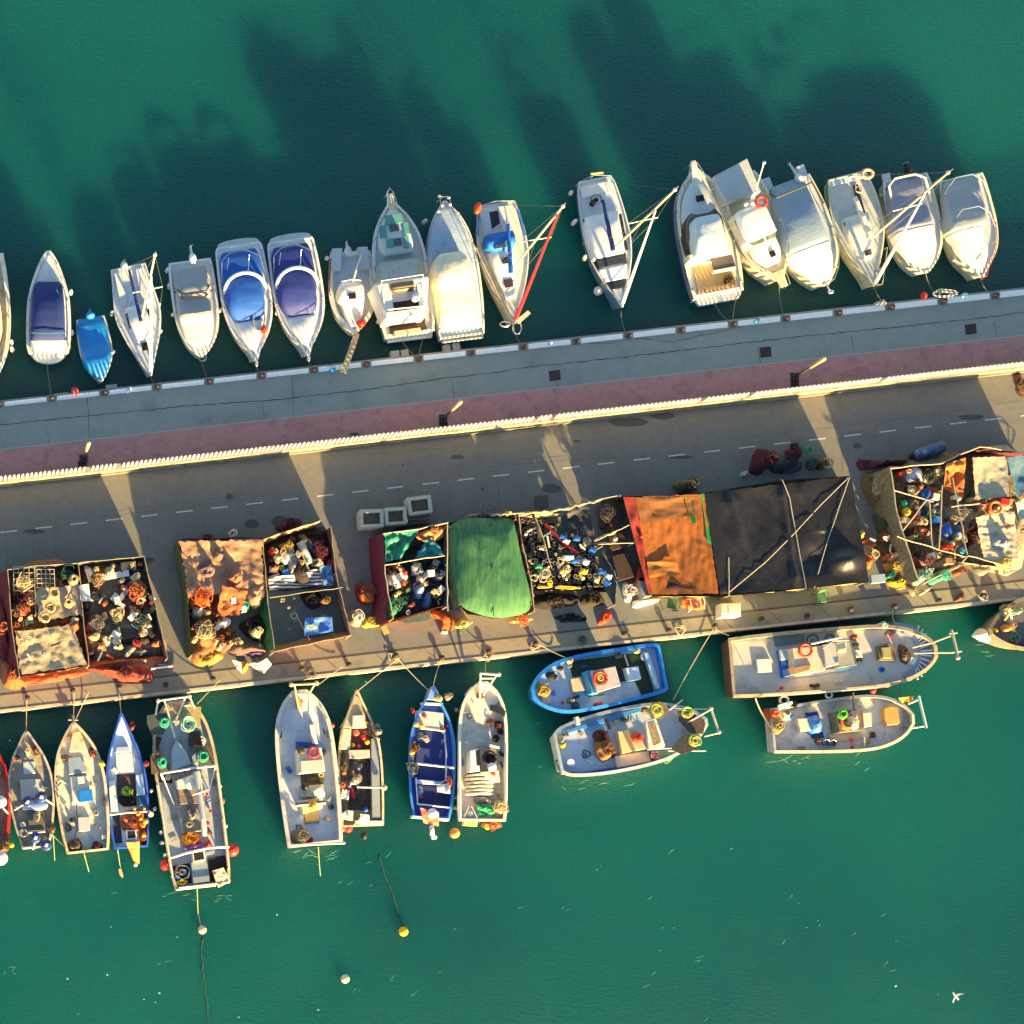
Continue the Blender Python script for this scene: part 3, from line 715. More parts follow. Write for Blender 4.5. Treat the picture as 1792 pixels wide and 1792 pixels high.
# M8 flybridge yacht, bow out
s = Boat('motor_yacht', 'large white flybridge yacht with a teal seating pad on its foredeck', 'yacht', (717,584),(685,352), [(0,43),(.1,46),(.35,49),(.55,47),(.75,39),(.88,25),(.95,13),(1,4)], 1.4,1.9,.12,.08,.84, mat('#cfd3cf', .35,.05,2, dirt='#9aa39e', damt=.2), None, mat('#aab3b3', .7,.06,2,.003,60, dirt='#7f8784', damt=.3), GM, camber=.1)
TEAL = mat('#4c8f8c', .8,.15,3,.01,12, dirt='#356f6d', damt=.3)
s.loft([(.60,24,1.9),(.68,30,2.1),(.8,26,2.12),(.9,14,2.05),(.94,6,1.95)], 1.5, 'foredeck', mat('#b9c4c2', .6,.06), 'box')
for (tt0, tt1, v0, v1) in ((.83,.9,-15,15),(.74,.83,-28,-16),(.74,.83,15,26),(.66,.72,-18,-6),(.64,.73,12,20)): s.rect(tt0, tt1, v0, v1,2.22, 'seat_pad', TEAL, .12)
s.rect(.775,.835,-9,8,2.2, 'hatch', mat('#4f5556', .4,.6,9), .1); s.rect(.665,.72,-7,8,2.2, 'hatch', mat('#4f5556', .4,.6,9), .1)
s.loft([(.56,34,2.0),(.47,37,2.75),(.40,38,3.1)], 1.4, 'windscreen', mat('#8f9896', .3,.15,3), 'flat')
s.loft([(.41,38,3.1),(.35,40,3.15),(.2,39,3.1),(.13,36,3.0)], 1.4, 'deckhouse', mat('#d8d3c4', .5,.05), 'flat')
s.rect(.17,.37,-24,24,3.17, 'flybridge_floor', mat('#3b2c26', .8,.15,3), .03)
s.rect(.17,.37,-36,-22,3.35, 'settee', GEL, .2); s.rect(.19,.36,24,34,3.35, 'settee', GEL, .2); s.rect(.14,.18,-36,34,3.5, 'settee', GEL, .35)
s.loft([(.32,18,3.5),(.36,20,3.75),(.39,20,3.55)], 3.1, 'helm_console', mat('#5b4a3c', .5,.1), 'flat')
b = B(); b.cyl(s.F(.25,16,3.2), .22,.5,.25,14, bev=.05); b.build('helm_seat', GEL, s, True)
b = B(); q = [s.F(.15,-37,3.15), s.F(.42,-37,3.7), s.F(.425,37,3.7), s.F(.15,37,3.15)]; b.tube(q, .035,5); b.tube([s.F(.2,-36,3.2), s.F(.2,-30,3.9), s.F(.19,30,3.9), s.F(.2,36,3.2)], .04,5); b.build('flybridge_rail', GEL, s)
s.rect(.015,.12,-34,30,1.44, 'cockpit_floor', mat('#3e2f29', .8,.15,3), .04)
s.rect(-.0,.035,-26,20,1.75, 'stern_bench', mat('#b9a68c', .7,.1), .3)
s.panel([(-.045,-40),(.0,-43),(.0,41),(-.05,38)], .5, 'swim_platform', GELG, .15)
pp = [(.45,44),(.6,43),(.75,36),(.87,24),(.96,10),(1.06,6),(1.1,0),(1.06,-6),(.96,-8)]
s.rail(pp, 2.55,1.6); s.rail([(.96,-8),(.87,-22),(.75,-35),(.6,-42),(.45,-43)], 2.5,1.6)
b = B(); b.prism([tuple(s.F(t, v, 1.98)) for t, v in ((.93,-6),(.93,6),(1.06,5),(1.06,-5))], 1.85, bev=.03); b.build('bow_sprit', mat('#cdbf9d', .6), s); b = B(); b.tube([s.F(.98,0,2.05), s.F(1.05,0,2.0)], .06,6); b.build('anchor', STEEL, s)
fender([(663,563)], 'flybridge yacht', 'at the left of the stern'); fender([(757,478)], 'flybridge yacht', 'on the right side')

# M9 covered yacht, bow out
s = Boat('motor_yacht', 'yacht wholly covered in faded blue canvas with a beige hood, stern to the promenade', 'yacht', (809,588),(778,352), [(0,38),(.1,41),(.3,44),(.55,43),(.75,36),(.88,24),(.95,12),(1,3)], 1.3,1.8,.08,.05,.86, mat('#c9ccc4', .4,.06,2, dirt='#8d8c7c', damt=.3), None, GELG, GM)
BC = mat('#8fa6bd', .8,.10,2.5,.02,8, dirt='#6f8598', damt=.3, dscale=2)
s.loft([(.05,38,1.6),(.3,42,1.75),(.55,41,1.9),(.75,34,2.0),(.88,22,2.0),(.96,9,1.95)], 1.25, 'deck_cover', BC, 'box', 6, nz=.05, ns=1.6)
s.loft([(.10,34,2.0),(.16,34,2.25),(.35,33,2.55),(.45,32,2.95),(.57,30,2.9),(.62,22,2.6)], 1.3, 'hood', CREAMC, 'box', 6, nz=.06, ns=1.4, seed=3)
b = B()
for i in range(9): b.tube([s.F(.105,-20+i*6,2.0), s.F(.085,-16+i*6,1.75)], .06,5)
b.tube([s.F(.09,-33,1.8), s.F(.09,36,1.8)], .05,6); b.build('stern_lashing', mat('#d8cfa8', .8), s)
s.panel([(-.03,-36),(.06,-38),(.06,38),(-.03,36)], .9, 'swim_platform', mat('#8f9492', .7,.06), .2); s.rail([(-.028,-35),(-.03,35)], .95,.9, 'platform_rim', GEL, .05)
s.rail([(.93,-8),(1.03,-7),(1.04,-2)], 2.6,1.8); s.rail([(.55,42),(.7,38),(.84,27),(.94,12),(1.03,8),(1.035,-7)], 2.6,1.8)
b = B()
for t, v in ((1.02,8),(.97,9),(1.04,-8),(.97,-5),(.9,20),(.93,-13)): b.tube([s.F(t, v, 2.6), s.F(t, v, 2.05)], .09,7)
b.build('bow_bumper', FWHITE, s, True)
fender([(743,388)], 'canvas covered yacht', 'on the left of the bow')

# M10 sailing boat with red furled jib
s = Boat('sailing_boat', 'sailing boat with a bright red furled headsail and blue sprayhood', 'sailing boat', (868,356),(901,566), [(0,33),(.08,36),(.25,42),(.45,42),(.65,32),(.82,17),(.93,7),(1,2)], 1.0,1.35,.06,.05,.82, mat('#d9cfae', .45,.06,2, dirt='#a59873', damt=.3), GELG, mat('#d7d3c2', .5,.06,2, dirt='#a8a289', damt=.2), GM)
SB = mat('#0f62b4', .7,.15,2,.015,10)
s.rect(.06,.28,-14,2,1.0, 'cockpit_floor', mat('#222c44', .6), .03); s.rect(.03,.28,-30,-15,1.2, 'bench', GELG, .25); s.rect(.03,.28,3,22,1.2, 'bench', GELG, .25)
s.loft([(.32,24,1.5),(.45,23,1.65),(.6,17,1.55),(.78,8,1.35)], 1.0, 'coachroof', mat('#dddcd8', .5,.05))
s.loft([(.24,24,1.85),(.29,27,2.15),(.35,24,2.05),(.39,15,1.7)], 1.3, 'sprayhood', SB, 'box')
s.rect(.335,.365,-12,9,2.14, 'hood_window', mat('#8c8570', .2), .04)
s.rect(.45,.50,-5,8,1.72, 'hatch', BLACK, .06); s.rect(.63,.70,-7,8,1.58, 'hatch', mat('#3a3340', .4), .08)
s.panel([(.34,-25),(.52,-21),(.52,-18),(.34,-21)], [1.5]*4, 'window', GLASS, .05)
boomset(s, (894,478), 2.4,(889,392), 2.3, SB, .15)
mastset(s, (896,472), 1.6,(985,361), 11.4, jib=1, jibm=mat('#d21a2c', .6,.1,3), jz=.93)
b = B(); b.tube([s.F(.08,36,1.5), s.F(.3,41,1.4)], .10,6); b.build('dodger', SB, s); b = B(); b.tube([s.F(.06,-36,1.5), s.F(.24,-40,1.4)], .08,6); b.build('dodger', SB, s)
b = B(); b.ball(P(836,365,1.7), .22,.40,.2,10,6, ang=-.3); b.build('horseshoe_buoy', ORANGE, s, True)
s.rail([(.0,-31),(-.02,0),(.0,31)], 1.8,1.1); s.rail([(0,-33),(.2,-40),(.45,-41),(.65,-31),(.85,-14),(.98,-2)], 1.7,1.0); s.rail([(0,33),(.2,40),(.45,41),(.65,31),(.85,14),(.98,2)], 1.7,1.0)
b = B(); b.prism([tuple(P(x, y, 1.75)) for x, y in ((903,560),(908,567),(929,548),(924,543))], 1.68, bev=.01); b.build('boarding_step', mat('#cfc09a', .7), s)
b = B(); b.ring(P(884,567,1.6), .3,.04,12,5, sq=.5); b.ring(P(905,573,1.6), .25,.04,12,5, sq=1.6); b.build('anchor_bracket', STEEL, s)
# passerelle lashed at the left side
b = B()
for o_ in (-2.2,2.2): b.tube([P(834+o_, 432,1.2), P(888+o_, 545,1.3)], .045,5)
for i in range(8): b.tube([P(832+i*7,436+i*14.5,1.22), P(838+i*7,433+i*14.5,1.22)], .03,4)
b.build('boarding_ladder', mat('#c9b98a', .7), s)

# M11 sailing boat, white furled jib
s = Boat('sailing_boat', 'blue hulled sailing boat with dark wraparound windows and a white furled headsail', 'sailing boat', (1041,313),(1089,537), [(0,29),(.06,33),(.25,38),(.45,40),(.62,35),(.78,23),(.9,10),(1,2)], 1.05,1.35,.07,.05,.80, mat('#5f8395', .35,.06,2), GEL, mat('#c3cdd2', .5,.05,2), GM)
s.rect(.04,.27,-23,24,1.02, 'cockpit_floor', mat('#9fb0bb', .6), .03); s.rect(.04,.12,-27,25,1.25, 'bench', GEL, .3)
b = B(); c = P(1041,352,1.5); b.cyl(c-Vector((0,0,.6)), .18,.8,.14); b.ring(c+Vector((0,0,.25)), .30,.03,18,5); b.build('helm', BLACK, s)
s.loft([(.27,30,1.55),(.35,30,1.85),(.5,29,1.9),(.6,27,1.85)], 1.0, 'coachroof', mat('#dcdcda', .5,.05), 'box')
s.loft([(.60,26.5,1.83),(.68,25,1.6)], 1.0, 'windscreen', GLASS, 'flat'); s.loft([(.68,25,1.6),(.79,18.5,1.42)], 1.0, 'foredeck', GEL, 'flat'); s.loft([(.79,18.5,1.42),(.86,13,1.3)], 1.0, 'skylight', GLASS, 'flat')
s.panel([(.28,-34),(.58,-32),(.58,-29),(.28,-30)], [1.35]*4, 'side_window', GLASS, .2); s.panel([(.30,33),(.58,31),(.58,28),(.30,30)], [1.35]*4, 'side_window', GLASS, .2)
boomset(s, (1073,438), 2.5,(1055,350), 2.3, NAVY, .15)
mastset(s, (1074,435), 1.8,(1181,332), 11.6, jib=1, jibm=mat('#ded3c4', .7,.08), jz=.72)
s.rail([(0,-28),(-.03,0),(0,28)], 1.9,1.1); s.rail([(0,-30),(.25,-37),(.45,-39),(.62,-34),(.78,-22),(.9,-9),(.99,0)], 1.7,1.05); s.rail([(0,30),(.25,37),(.45,39),(.62,34),(.78,22),(.9,9),(.99,0)], 1.7,1.05)
b = B(); b.tube([P(1034,304,1.9), P(1055,302,1.9)], .07,6); b.build('boathook', YELL, s)
fender([(1023,451),(1005,389),(999,338)], 'blue hulled sailing boat', 'on the left side')
b = B(); c = P(1047,509,.15); b.ball(c, .28,.28,.26,12,8); b.tube([c, c+Vector((0,0,.38))], .05,6); solo(b, 'mooring_buoy', 'pale round buoy floating left of the blue hulled sailing boat', 'buoy', FWHITE, smooth=True)

# M12 cruiser, bow out
s = Boat('motor_yacht', 'white fishing cruiser with a beige cockpit and dark windscreen, bow pointing out', 'yacht', (1258,515),(1216,294), [(0,43),(.12,46),(.4,48),(.6,47),(.78,39),(.9,24),(.96,11),(1,4)], 1.3,1.75,.14,.1,.84, mat('#d2d8d2', .35,.05,2), mat('#dbd6be', .5,.05), mat('#cdcfc2', .5,.05,2, dirt='#a5a48f', damt=.2), GM, camber=.08)
s.stripe('hull_stripe', NAVY, 1.03,.45,.75)
s.loft([(.56,34,2.0),(.68,33,2.05),(.82,24,2.0),(.9,12,1.9)], 1.4, 'foredeck', mat('#b3c0c3', .5,.05), 'round')
s.rect(.74,.785,-7,6,2.14, 'hatch', BLACK, .08)
s.loft([(.38,34,2.3),(.5,35,2.35),(.60,33,2.15),(.66,25,1.95)], 1.4, 'windscreen', mat('#4a443c', .15,.3,3), 'box')
s.loft([(.33,27,3.0,6),(.4,29,3.1,6),(.52,26,3.1,6),(.6,24,2.95,6),(.62,20,2.7,6)], 2.2, 'bimini', mat('#b9c9cf', .7,.1,2,.02,6), 'box', nz=.04)
s.loft([(.26,38,1.7),(.30,38,2.2),(.35,37,2.3)], 1.3, 'bulkhead', mat('#e0d7b8', .6,.04), 'flat')
s.rect(.03,.27,-35,33,1.34, 'cockpit_floor', mat('#bda577', .75,.08,2, dirt='#8a744c', damt=.2), .06)
s.panel([(.19,0),(.19,38),(.31,36),(.31,-2)], 2.05, 'engine_hatch', mat('#57504e', .5), .12); s.rect(.17,.19,-2,38,2.1, 'hatch_edge', GEL, .15)
b = B(); b.ball(s.F(.27,-26,1.6), .3,.16,.1,10,6, jit=.4); b.build('rust_stained_hose', mat('#9a5a3c', .8,.3), s, True)
b = B(); b.ball(P(1276,492,1.5), .3,.25,.15,10,6, jit=.5); b.squiggle(P(1277,488,1.5), .4,.02); b.build('rope_heap', mat('#3f3526', .9,.3), s)
b = B(); [b.ball(s.F(.02,-38+i*6.6,1.48), .13,.1,.1,8,5) for i in range(12)]; b.build('transom_rope', GEL, s, True)
b = B(); [b.cyl(s.F(.045,-22+i*7,1.35), .1,.3, n=8) for i in range(6)]; b.build('rod_holder', mat('#8a7a58', .6), s)
q = [(-.055,-34),(-.03,-38),(.0,-41),(.0,41),(-.03,38),(-.055,34)]; s.panel(q, .85, 'swim_platform', GELG, .4)
s.rail([(.5,46),(.7,43),(.84,32),(.94,15),(1.04,6),(1.05,-3)], 2.4,1.6); s.rail([(.5,-46),(.7,-43),(.84,-31),(.94,-14),(1.04,-6),(1.05,-3)], 2.4,1.6)
b = B(); b.prism([tuple(s.F(t, v, 1.85)) for t, v in ((.9,-8),(.9,8),(1.06,4),(1.06,-4))], 1.7, bev=.03); b.build('bow_sprit', GEL, s)

# M13 pilothouse boat
s = Boat('motor_yacht', 'cream pilothouse boat with a red lifebuoy on its cabin roof, bow to the promenade', 'yacht', (1288,312),(1368,488), [(0,34),(.06,38),(.3,43),(.5,44),(.7,40),(.84,28),(.93,14),(1,5)], 1.35,1.8,.12,.1,.84, mat('#d8d2b4', .4,.05,2, dirt='#b0a888', damt=.2), None, mat('#cfc7aa', .6,.06,2, dirt='#9d957b', damt=.25), GM, camber=.05)
s.panel([(-.10,-34),(-.12,32),(.2,30),(.16,-34)], 2.35, 'cockpit_canopy', mat('#a9b2b1', .75,.07,1.5,.02,6), .9)
CW = mat('#e6e5dc', .4,.03,2)
s.loft([(.29,24,3.4,4),(.33,26,3.5,4),(.5,26,3.5,4),(.58,25,3.3,4)], 2.9, 'cabin_roof', CW, 'box')
s.loft([(.28,24,2.95,3),(.56,24,2.95,3),(.63,21,2.35,2)], 1.3, 'cabin', CW, 'flat')
s.panel([(.565,-20),(.565,2),(.63,1),(.63,-18)], [2.98,2.98,2.42,2.42], 'windscreen', GLASSG, .06); s.panel([(.565,6),(.565,26),(.63,22),(.63,4)], [2.98,2.98,2.42,2.42], 'windscreen', GLASSG, .06)
s.panel([(.34,-31),(.56,-28),(.56,-23),(.34,-24)], [2.5,2.5,2.7,2.7], 'side_window', GLASSG, .2)
s.loft([(.62,24,2.2),(.75,22,2.1),(.85,12,1.95)], 1.4, 'trunk_cabin', CW, 'box'); s.rect(.73,.785,0,9,2.25, 'hatch', BLACK, .12)
b = B(); c = P(1332,353,3.62); b.ring(c, .30,.085,22,8); b.build('lifebuoy', mat('#d5352c', .5,.25,6), s, True)
b = B(); b.tube([P(1322,335,3.4), P(1337,285,6.4)], .03,5); b.ball(P(1337,285,6.4), .1); b.build('antenna', GEL, s)
b = B(); b.cyl(s.F(.27,8,3.3), .22,.2,.2,12, bev=.05); b.ball(s.F(.25,-3,3.5), .12,.12,.15); b.build('radar', GEL, s, True)
s.rail([(.5,43),(.7,39),(.85,27),(.95,12),(1.07,10)], 2.5,1.6); s.rail([(.5,-43),(.7,-39),(.85,-27),(.95,-12)], 2.5,1.6)
b = B(); b.prism([tuple(s.F(t, v, 1.9)) for t, v in ((.92,-9),(.92,9),(1.07,6),(1.07,-6))], 1.75, bev=.03); b.build('bow_sprit', mat('#d9cba0', .6), s)
# M14 covered boat
s = Boat('motor_boat', 'boat under a pale blue grey cover with front painted sunlit white, big tilted outboard', 'boat', (1378,318),(1446,499), [(0,40),(.1,43),(.3,47),(.55,46),(.75,40),(.88,27),(.95,15),(1,5)], 1.2,1.5,.1,.08,.86, mat('#d6d2b6', .4,.05,2), None, GELG, GM, camber=.06)
s.loft([(.0,30,1.4),(.12,33,1.9),(.3,36,2.3),(.5,37,2.45),(.62,36,2.4)], 1.2, 'cockpit_cover', mat('#849aa8', .75,.06,2,.015,6), 'box', nz=.04)  # shade on the cover's top painted as darker blue grey
s.loft([(.62,36,2.4),(.75,32,2.0),(.88,22,1.65),(.96,10,1.55)], 1.2, 'sunlit_bow_cover', mat('#e8e2cd', .7,.04,2,.01,6), 'box', nz=.03)  # same cover, its sunlit slope painted white
outboard(s, 1398,312,-17,-26, mat('#cdd0cf', .4), 1.6)
b = B(); [b.prism([tuple(s.F(t, v, 1.1)) for t, v in ((-.1, v0),(-.1, v0+14),(.06, v0+14),(.06, v0))], .9, bev=.03) for v0 in (-40,24)]; b.build('stern_step', GELG, s)
b = B(); b.tube([s.F(.05,-36,1.5), s.F(.1,-28,2.3), s.F(.09,28,2.35), s.F(.08,40,1.6)], .05,6); b.tube([s.F(.08,40,1.6), s.F(.3,46,1.5)], .05,6); b.build('canopy_frame', mat('#4a4438', .5), s)
s.rail([(.6,47),(.75,43),(.88,32),(.97,18),(.99,8)], 2.2,1.5)
b = B(); b.tube([s.F(.98,0,1.6), s.F(1.05,2,1.5)], .05,6); b.ball(s.F(1.07,3,1.45), .2,.14,.08,8,5); b.build('anchor', STEEL, s)
fender([(1470,418)], 'blue grey covered boat', 'on the right side')

# M15 sailing boat
s = Boat('sailing_boat', 'greenish cream sailing boat with a white wrapped boom, rightmost of the sailing boats', 'sailing boat', (1482,306),(1531,500), [(0,33),(.06,36),(.25,42),(.48,42),(.65,33),(.8,20),(.92,8),(1,3)], 1.05,1.35,.07,.05,.84, mat('#c9cdae', .4,.06,2, dirt='#9aa07c', damt=.25), None, mat('#b7bfba', .5,.06,2, dirt='#8b9089', damt=.3), GM)
s.rect(.08,.40,-20,-6,1.02, 'cockpit_floor', mat('#23283a', .6), .03); s.rect(.1,.52,8,15,1.2, 'bench', mat('#23283a', .6), .15)
s.loft([(.36,22,1.4),(.45,24,1.6),(.6,20,1.55),(.75,12,1.4)], 1.0, 'coachroof', mat('#c6ccc4', .5,.05)); s.rect(.68,.73,-2,9,1.5, 'hatch', mat('#4a4350', .4), .08)
s.panel([(.40,-26),(.6,-21),(.6,-18),(.40,-23)], [1.45]*4, 'window', GLASS, .05)
b = B(); s.rect(.02,.06,-30,30,1.75, 'stern_seat', GELG, .1)
boomset(s, (1523,416), 2.4,(1496,345), 2.3, mat('#d6d4c6', .7,.08), .2)
mastset(s, (1524,418), 1.6,(1659,302), 11.9, jib=1, jibm=mat('#e0d3bb', .7,.08), jz=.74)
b = B(); b.ring(P(1518,304,2.0), .3,.1,18,7, sq=.8); b.build('lifebuoy', mat('#e8b48a', .5,.35,6), s, True)
b = B(); b.squiggle(P(1499,332,1.7), .4,.025,10); b.build('mainsheet', ROPEM, s)
s.rail([(0,33),(.25,41),(.48,41),(.65,32),(.8,19),(.92,8),(1,3)], 1.75,1.05); s.rail([(0,-33),(.25,-41),(.48,-41),(.65,-32),(.8,-19),(.92,-8)], 1.75,1.05)
s.rail([(.7,38),(.85,26),(1.0,14),(1.0,4)], 1.9,1.0)
fender([(1489,451),(1466,414)], 'rightmost sailing boat', 'on the left side')
# M16 lilac covered boat
LIL = mat('#7d8598', .75,.08,2,.02,6)
s = Boat('motor_boat', 'boat under a lilac grey cover beneath a cream hoop, black outboard tilted up', 'boat', (1584,310),(1621,477), [(0,38),(.08,41),(.3,44),(.5,44),(.72,39),(.86,28),(.95,15),(1,5)], 1.05,1.3,.1,.08,.86, mat('#d0d2c0', .4,.05,2), None, GELG, GM)
s.loft([(.02,26,1.3),(.1,30,1.7),(.3,33,1.8),(.45,34,2.1),(.52,34,2.15)], 1.05, 'cockpit_cover', LIL, 'box', nz=.04)  # shaded top of the cover put into the lilac grey
s.loft([(.52,34,2.15),(.7,32,1.7),(.85,23,1.45),(.95,10,1.35)], 1.05, 'sunlit_bow_cover', mat('#cbc4bb', .75,.06,2,.015,6), 'box', nz=.03)  # sunlight on the cover's front painted as a paler colour
b = B(); q = [s.F(.3,-32,1.2), s.F(.05,-31,2.1), s.F(-.01,-18,2.3), s.F(-.01,18,2.3), s.F(.05,34,2.1), s.F(.3,36,1.2)]; b.tube(q, .06,7); b.build('canopy_frame', mat('#e0d6b0', .5), s)
outboard(s, 1590,300,-5,-12, BLACK, 1.3); s.panel([(-.08,-38),(-.08,-24),(.06,-26),(.06,-40)], 1.0, 'stern_step', GELG, .1)
b = B(); b.tube([s.F(.55,-38,1.35), s.F(.62,-30,1.3)], .13,8); b.build('cushion', BLACK, s)
fender([(1563,418),(1553,365),(1544,342)], 'lilac covered boat', 'on the left side'); fender([(1648,402)], 'lilac covered boat', 'on the right side')
# M17 white covered boat
s = Boat('motor_boat', 'boat under a wrinkled off white cover with two thin hoops, rightmost in north row', 'boat', (1682,309),(1719,484), [(0,37),(.08,40),(.3,43),(.5,44),(.7,39),(.82,29),(.92,14),(1,4)], 1.1,1.4,.1,.08,.85, mat('#cbd0b4', .4,.05,2), None, GELG, GM)
s.loft([(.02,30,1.3),(.15,33,1.75),(.3,34,1.85),(.42,34,2.2),(.5,33,2.2)], 1.1, 'cockpit_cover', mat('#939c9f', .75,.06,2,.02,6), 'box', nz=.05)  # grey stands in for shade on the cover's flat top
s.loft([(.5,33,2.2),(.58,31,2.0),(.75,27,1.75),(.88,15,1.6),(.96,5,1.5)], 1.1, 'sunlit_bow_cover', mat('#d3d0c2', .75,.06,2,.02,6), 'round', nz=.06)  # same cover lightened where the sun would fall
for tt in (.02,.34):
    b = B(); q = [s.F(tt+.2,-34,1.3), s.F(tt+.1,-33,1.9), s.F(tt-.02,-10,2.4), s.F(tt-.02,20,2.4), s.F(tt+.06,36,2.1), s.F(tt+.2,40,1.3)]; b.tube(q, .035,6); b.build('canopy_frame', STEEL, s)
s.rail([(.5,43),(.68,39),(.82,29),(.93,14),(1,8)], 1.9,1.3, m=mat('#b9605a', .5))
fender([(1670,453),(1653,413)], 'off white covered boat', 'on the left side'); fender([(1735,448)], 'off white covered boat', 'on the right side')

# ---- quay fittings: bollards, lamps, hatches, wall steps
bol = None
for i in range(-1,21):
    x = -1+KP*i; c = P(x, LC(x)-3, PZ)
    ordn = 'mooring bollard on the promenade kerb, number %s' % i
    if bol is None:
        t = T('bollard', 'rusty mooring bollard on the white promenade kerb', 'bollard', c, 'bollards along the promenade kerb')
        b = B(); b.prism([(c.x+u*.17, c.y+v*.17, c.z+.05) for u, v in ((-1,-1),(1,-1),(1,1),(-1,1))], c.z-.01, bev=.01); b.build('base_plate', mat('#6a625c', .8,.2,6), t)
        b = B(); b.cyl(c+Vector((0,0,.04)), .08,.26,.07,12); b.ball(c+Vector((0,0,.32)), .14,.11,.07,12,6); b.build('post', mat('#4a2f2a', .7,.35,8, dirt='#8a4a38', damt=.4, dscale=8), t, True)
        bol = t.o
    else: dup(bol, P(x, LC(x)-3, PZ)-_c0, 'rusty mooring bollard on the white promenade kerb, %s from the left' % NUM[i])
    if i == -1: _c0 = P(x, LC(x)-3, PZ)
lamp0 = None
for k, (x, y) in enumerate(((146,803),(775,733),(1390,660))):
    c = P(x, y, PZ); lb = 'street lamp column with a pale tube head, %s of the three along the balustrade' % ('leftmost', 'middle', 'rightmost')[k]
    if lamp0 is None:
        t = T('street_lamp', lb, 'street lamp', c, 'street lamps on the promenade')
        b = B(); b.prism([(c.x+u*.24, c.y+v*.24, c.z+.10) for u, v in ((-1,-1),(1,-1),(1,1),(-1,1))], c.z, bev=.02); b.cyl(c, .13,.3,.1,10); b.build('base', mat('#35383a', .6,.2), t)
        b = B(); b.cyl(c+Vector((0,0,.2)), .075,1.9,.07,10); b.build('pole', mat('#4b4038', .5,.2), t)
        b = B(); b.cyl(c+Vector((0,0,2.1)), .10,1.75,.13,12, bev=.04); b.build('lamp_head', mat('#b5a67e', .35,.06), t, True)
        lamp0 = t.o; l0 = c
    else: dup(lamp0, c-l0, lb)
for k, (x, y, a, m_) in enumerate(((144,812,0,0),(776,741,0,0),(1391,672,0,0),(971,657,1,1),(1340,616,1,1),(1699,576,1,1))):
    b = B(); b.box(x, y, .66 if a else .5,.6 if a else .36, PZ-.01, PZ+.016,-6.3 if a else -6, bev=.005)
    lb = ['dark access hatch in the red paving beside the leftmost lamp', 'dark access hatch in the red paving beside the middle lamp', 'dark access hatch in the red paving beside the rightmost lamp', 'square brown manhole cover in the grey promenade near the picture centre', 'square brown manhole cover in the grey promenade, middle of three', 'square brown manhole cover in the grey promenade at far right'][k]
    solo(b, 'manhole_cover', lb, 'manhole cover', mat('#40302f' if a else '#3a2c2c', .8,.3,9,.01,40), 'hatches in the promenade')
for k, (x, y, lx) in enumerate(((107,694,.8),(196,679,.65),(692,620,.5),(709,618,.45),(783,609,.4),(799,606,.45))):
    b = B(); b.box(x, y+1, lx, .5,.3, PZ-.15,-6.5); lb = 'small grey concrete mooring step on the quay face, %s from the left' % ORD[k]
    solo(b, 'quay_step', lb, 'step', mat('#9a9f9c', .85,.1,4, dirt='#666b66', damt=.35), 'concrete steps at the quay face')
# ------------------------------------------------------------------ things lying about: helpers
def netmat(a, d, amt=.5): return mat(a, .95,.4,7,.06,20, dirt=d, damt=amt, dscale=8)
NET_RUST = netmat('#7c4030', '#3c2420'); NET_ORG = netmat('#b0623c', '#6d3a28'); NET_DARK = netmat('#2e2a2a', '#191718'); NET_MAR = netmat('#5a2730', '#2a1419')
NET_CREAM = netmat('#c9b78a', '#8a744e'); NET_GREEN = netmat('#2e7a5e', '#1b4238'); NET_GREY = netmat('#8a8478', '#56514a'); NET_BROWN = netmat('#6e5638', '#3a2c1c')
WOOD = mat('#9a7e58', .85,.2,6,.004,30, dirt='#5e4a32', damt=.4); WOODG = mat('#8e8370', .85,.15,6, dirt='#6e6556', damt=.4)
PALE = mat('#d9d3c0', .7,.1,4, dirt='#948a70', damt=.35, dscale=3); WHITEP = mat('#e3e0d6', .5,.06,4, dirt='#9c9787', damt=.25, dscale=3)
BLUEP = mat('#1f5fb5', .45,.12,3); GREENP = mat('#2a8f5c', .5,.12,3); YELP = mat('#d9b83a', .55,.12,3); GREYP = mat('#8b8f92', .6,.12,3, dirt='#5b5e60', damt=.3)
REDP = mat('#c92a24', .5,.12,3); TANP = mat('#b8935e', .7,.12,3, dirt='#86683e', damt=.3); STEELD = mat('#77736a', .5,.15,5, metal=.6, dirt='#5b3d2c', damt=.4)
def heap(pts, h0, h1, m, label, name='fishing_net', cat='net', group=None, nz=.10, strands=4, sm=None, p=1.6, seed=None, ns=2.6, origin=None):
    sm = sm or m; b = B(); o = px3(pts, h1); sd = len(label)*.37 if seed is None else seed
    b.mound(o, h0, h1, p, nz, ns, 10, sd, 0,3)
    c = sum(o, Vector())/len(o); r = min((Vector(q)-c).length for q in o)*.75
    for i in range(strands): b.squiggle((c.x+rnd.uniform(-.3,.3)*r, c.y+rnd.uniform(-.3,.3)*r, (h0+h1)/2+(h1-h0)*.30), r, .018,9,(h1-h0)*.4,1)
    return solo(b, name, label, cat, [m, sm or m], group, True)
def oval(x, y, rx, ry, ang=0, n=9, j=.15):
    a0 = R(ang); out = []
    for i in range(n):
        a = 2*math.pi*i/n; k = 1+rnd.uniform(-j, j); u, v = rx*k*math.cos(a), ry*k*math.sin(a); out.append((x+u*math.cos(a0)-v*math.sin(a0), y+u*math.sin(a0)+v*math.cos(a0)))
    return out
def coil(px, py, z, Rm, m, label, r=.025, k=7, group=None, name='rope_coil'):
    b = B(); b.coil(P(px, py, z), Rm, r, k); return solo(b, name, label, 'rope', m, group)
def loose(px, py, z, Rm, m, label, r=.02, k=12, name='loose_rope', group=None, asp=1):
    b = B(); b.squiggle(P(px, py, z), Rm, r, k, .06,0, asp); return solo(b, name, label, 'rope', m, group)
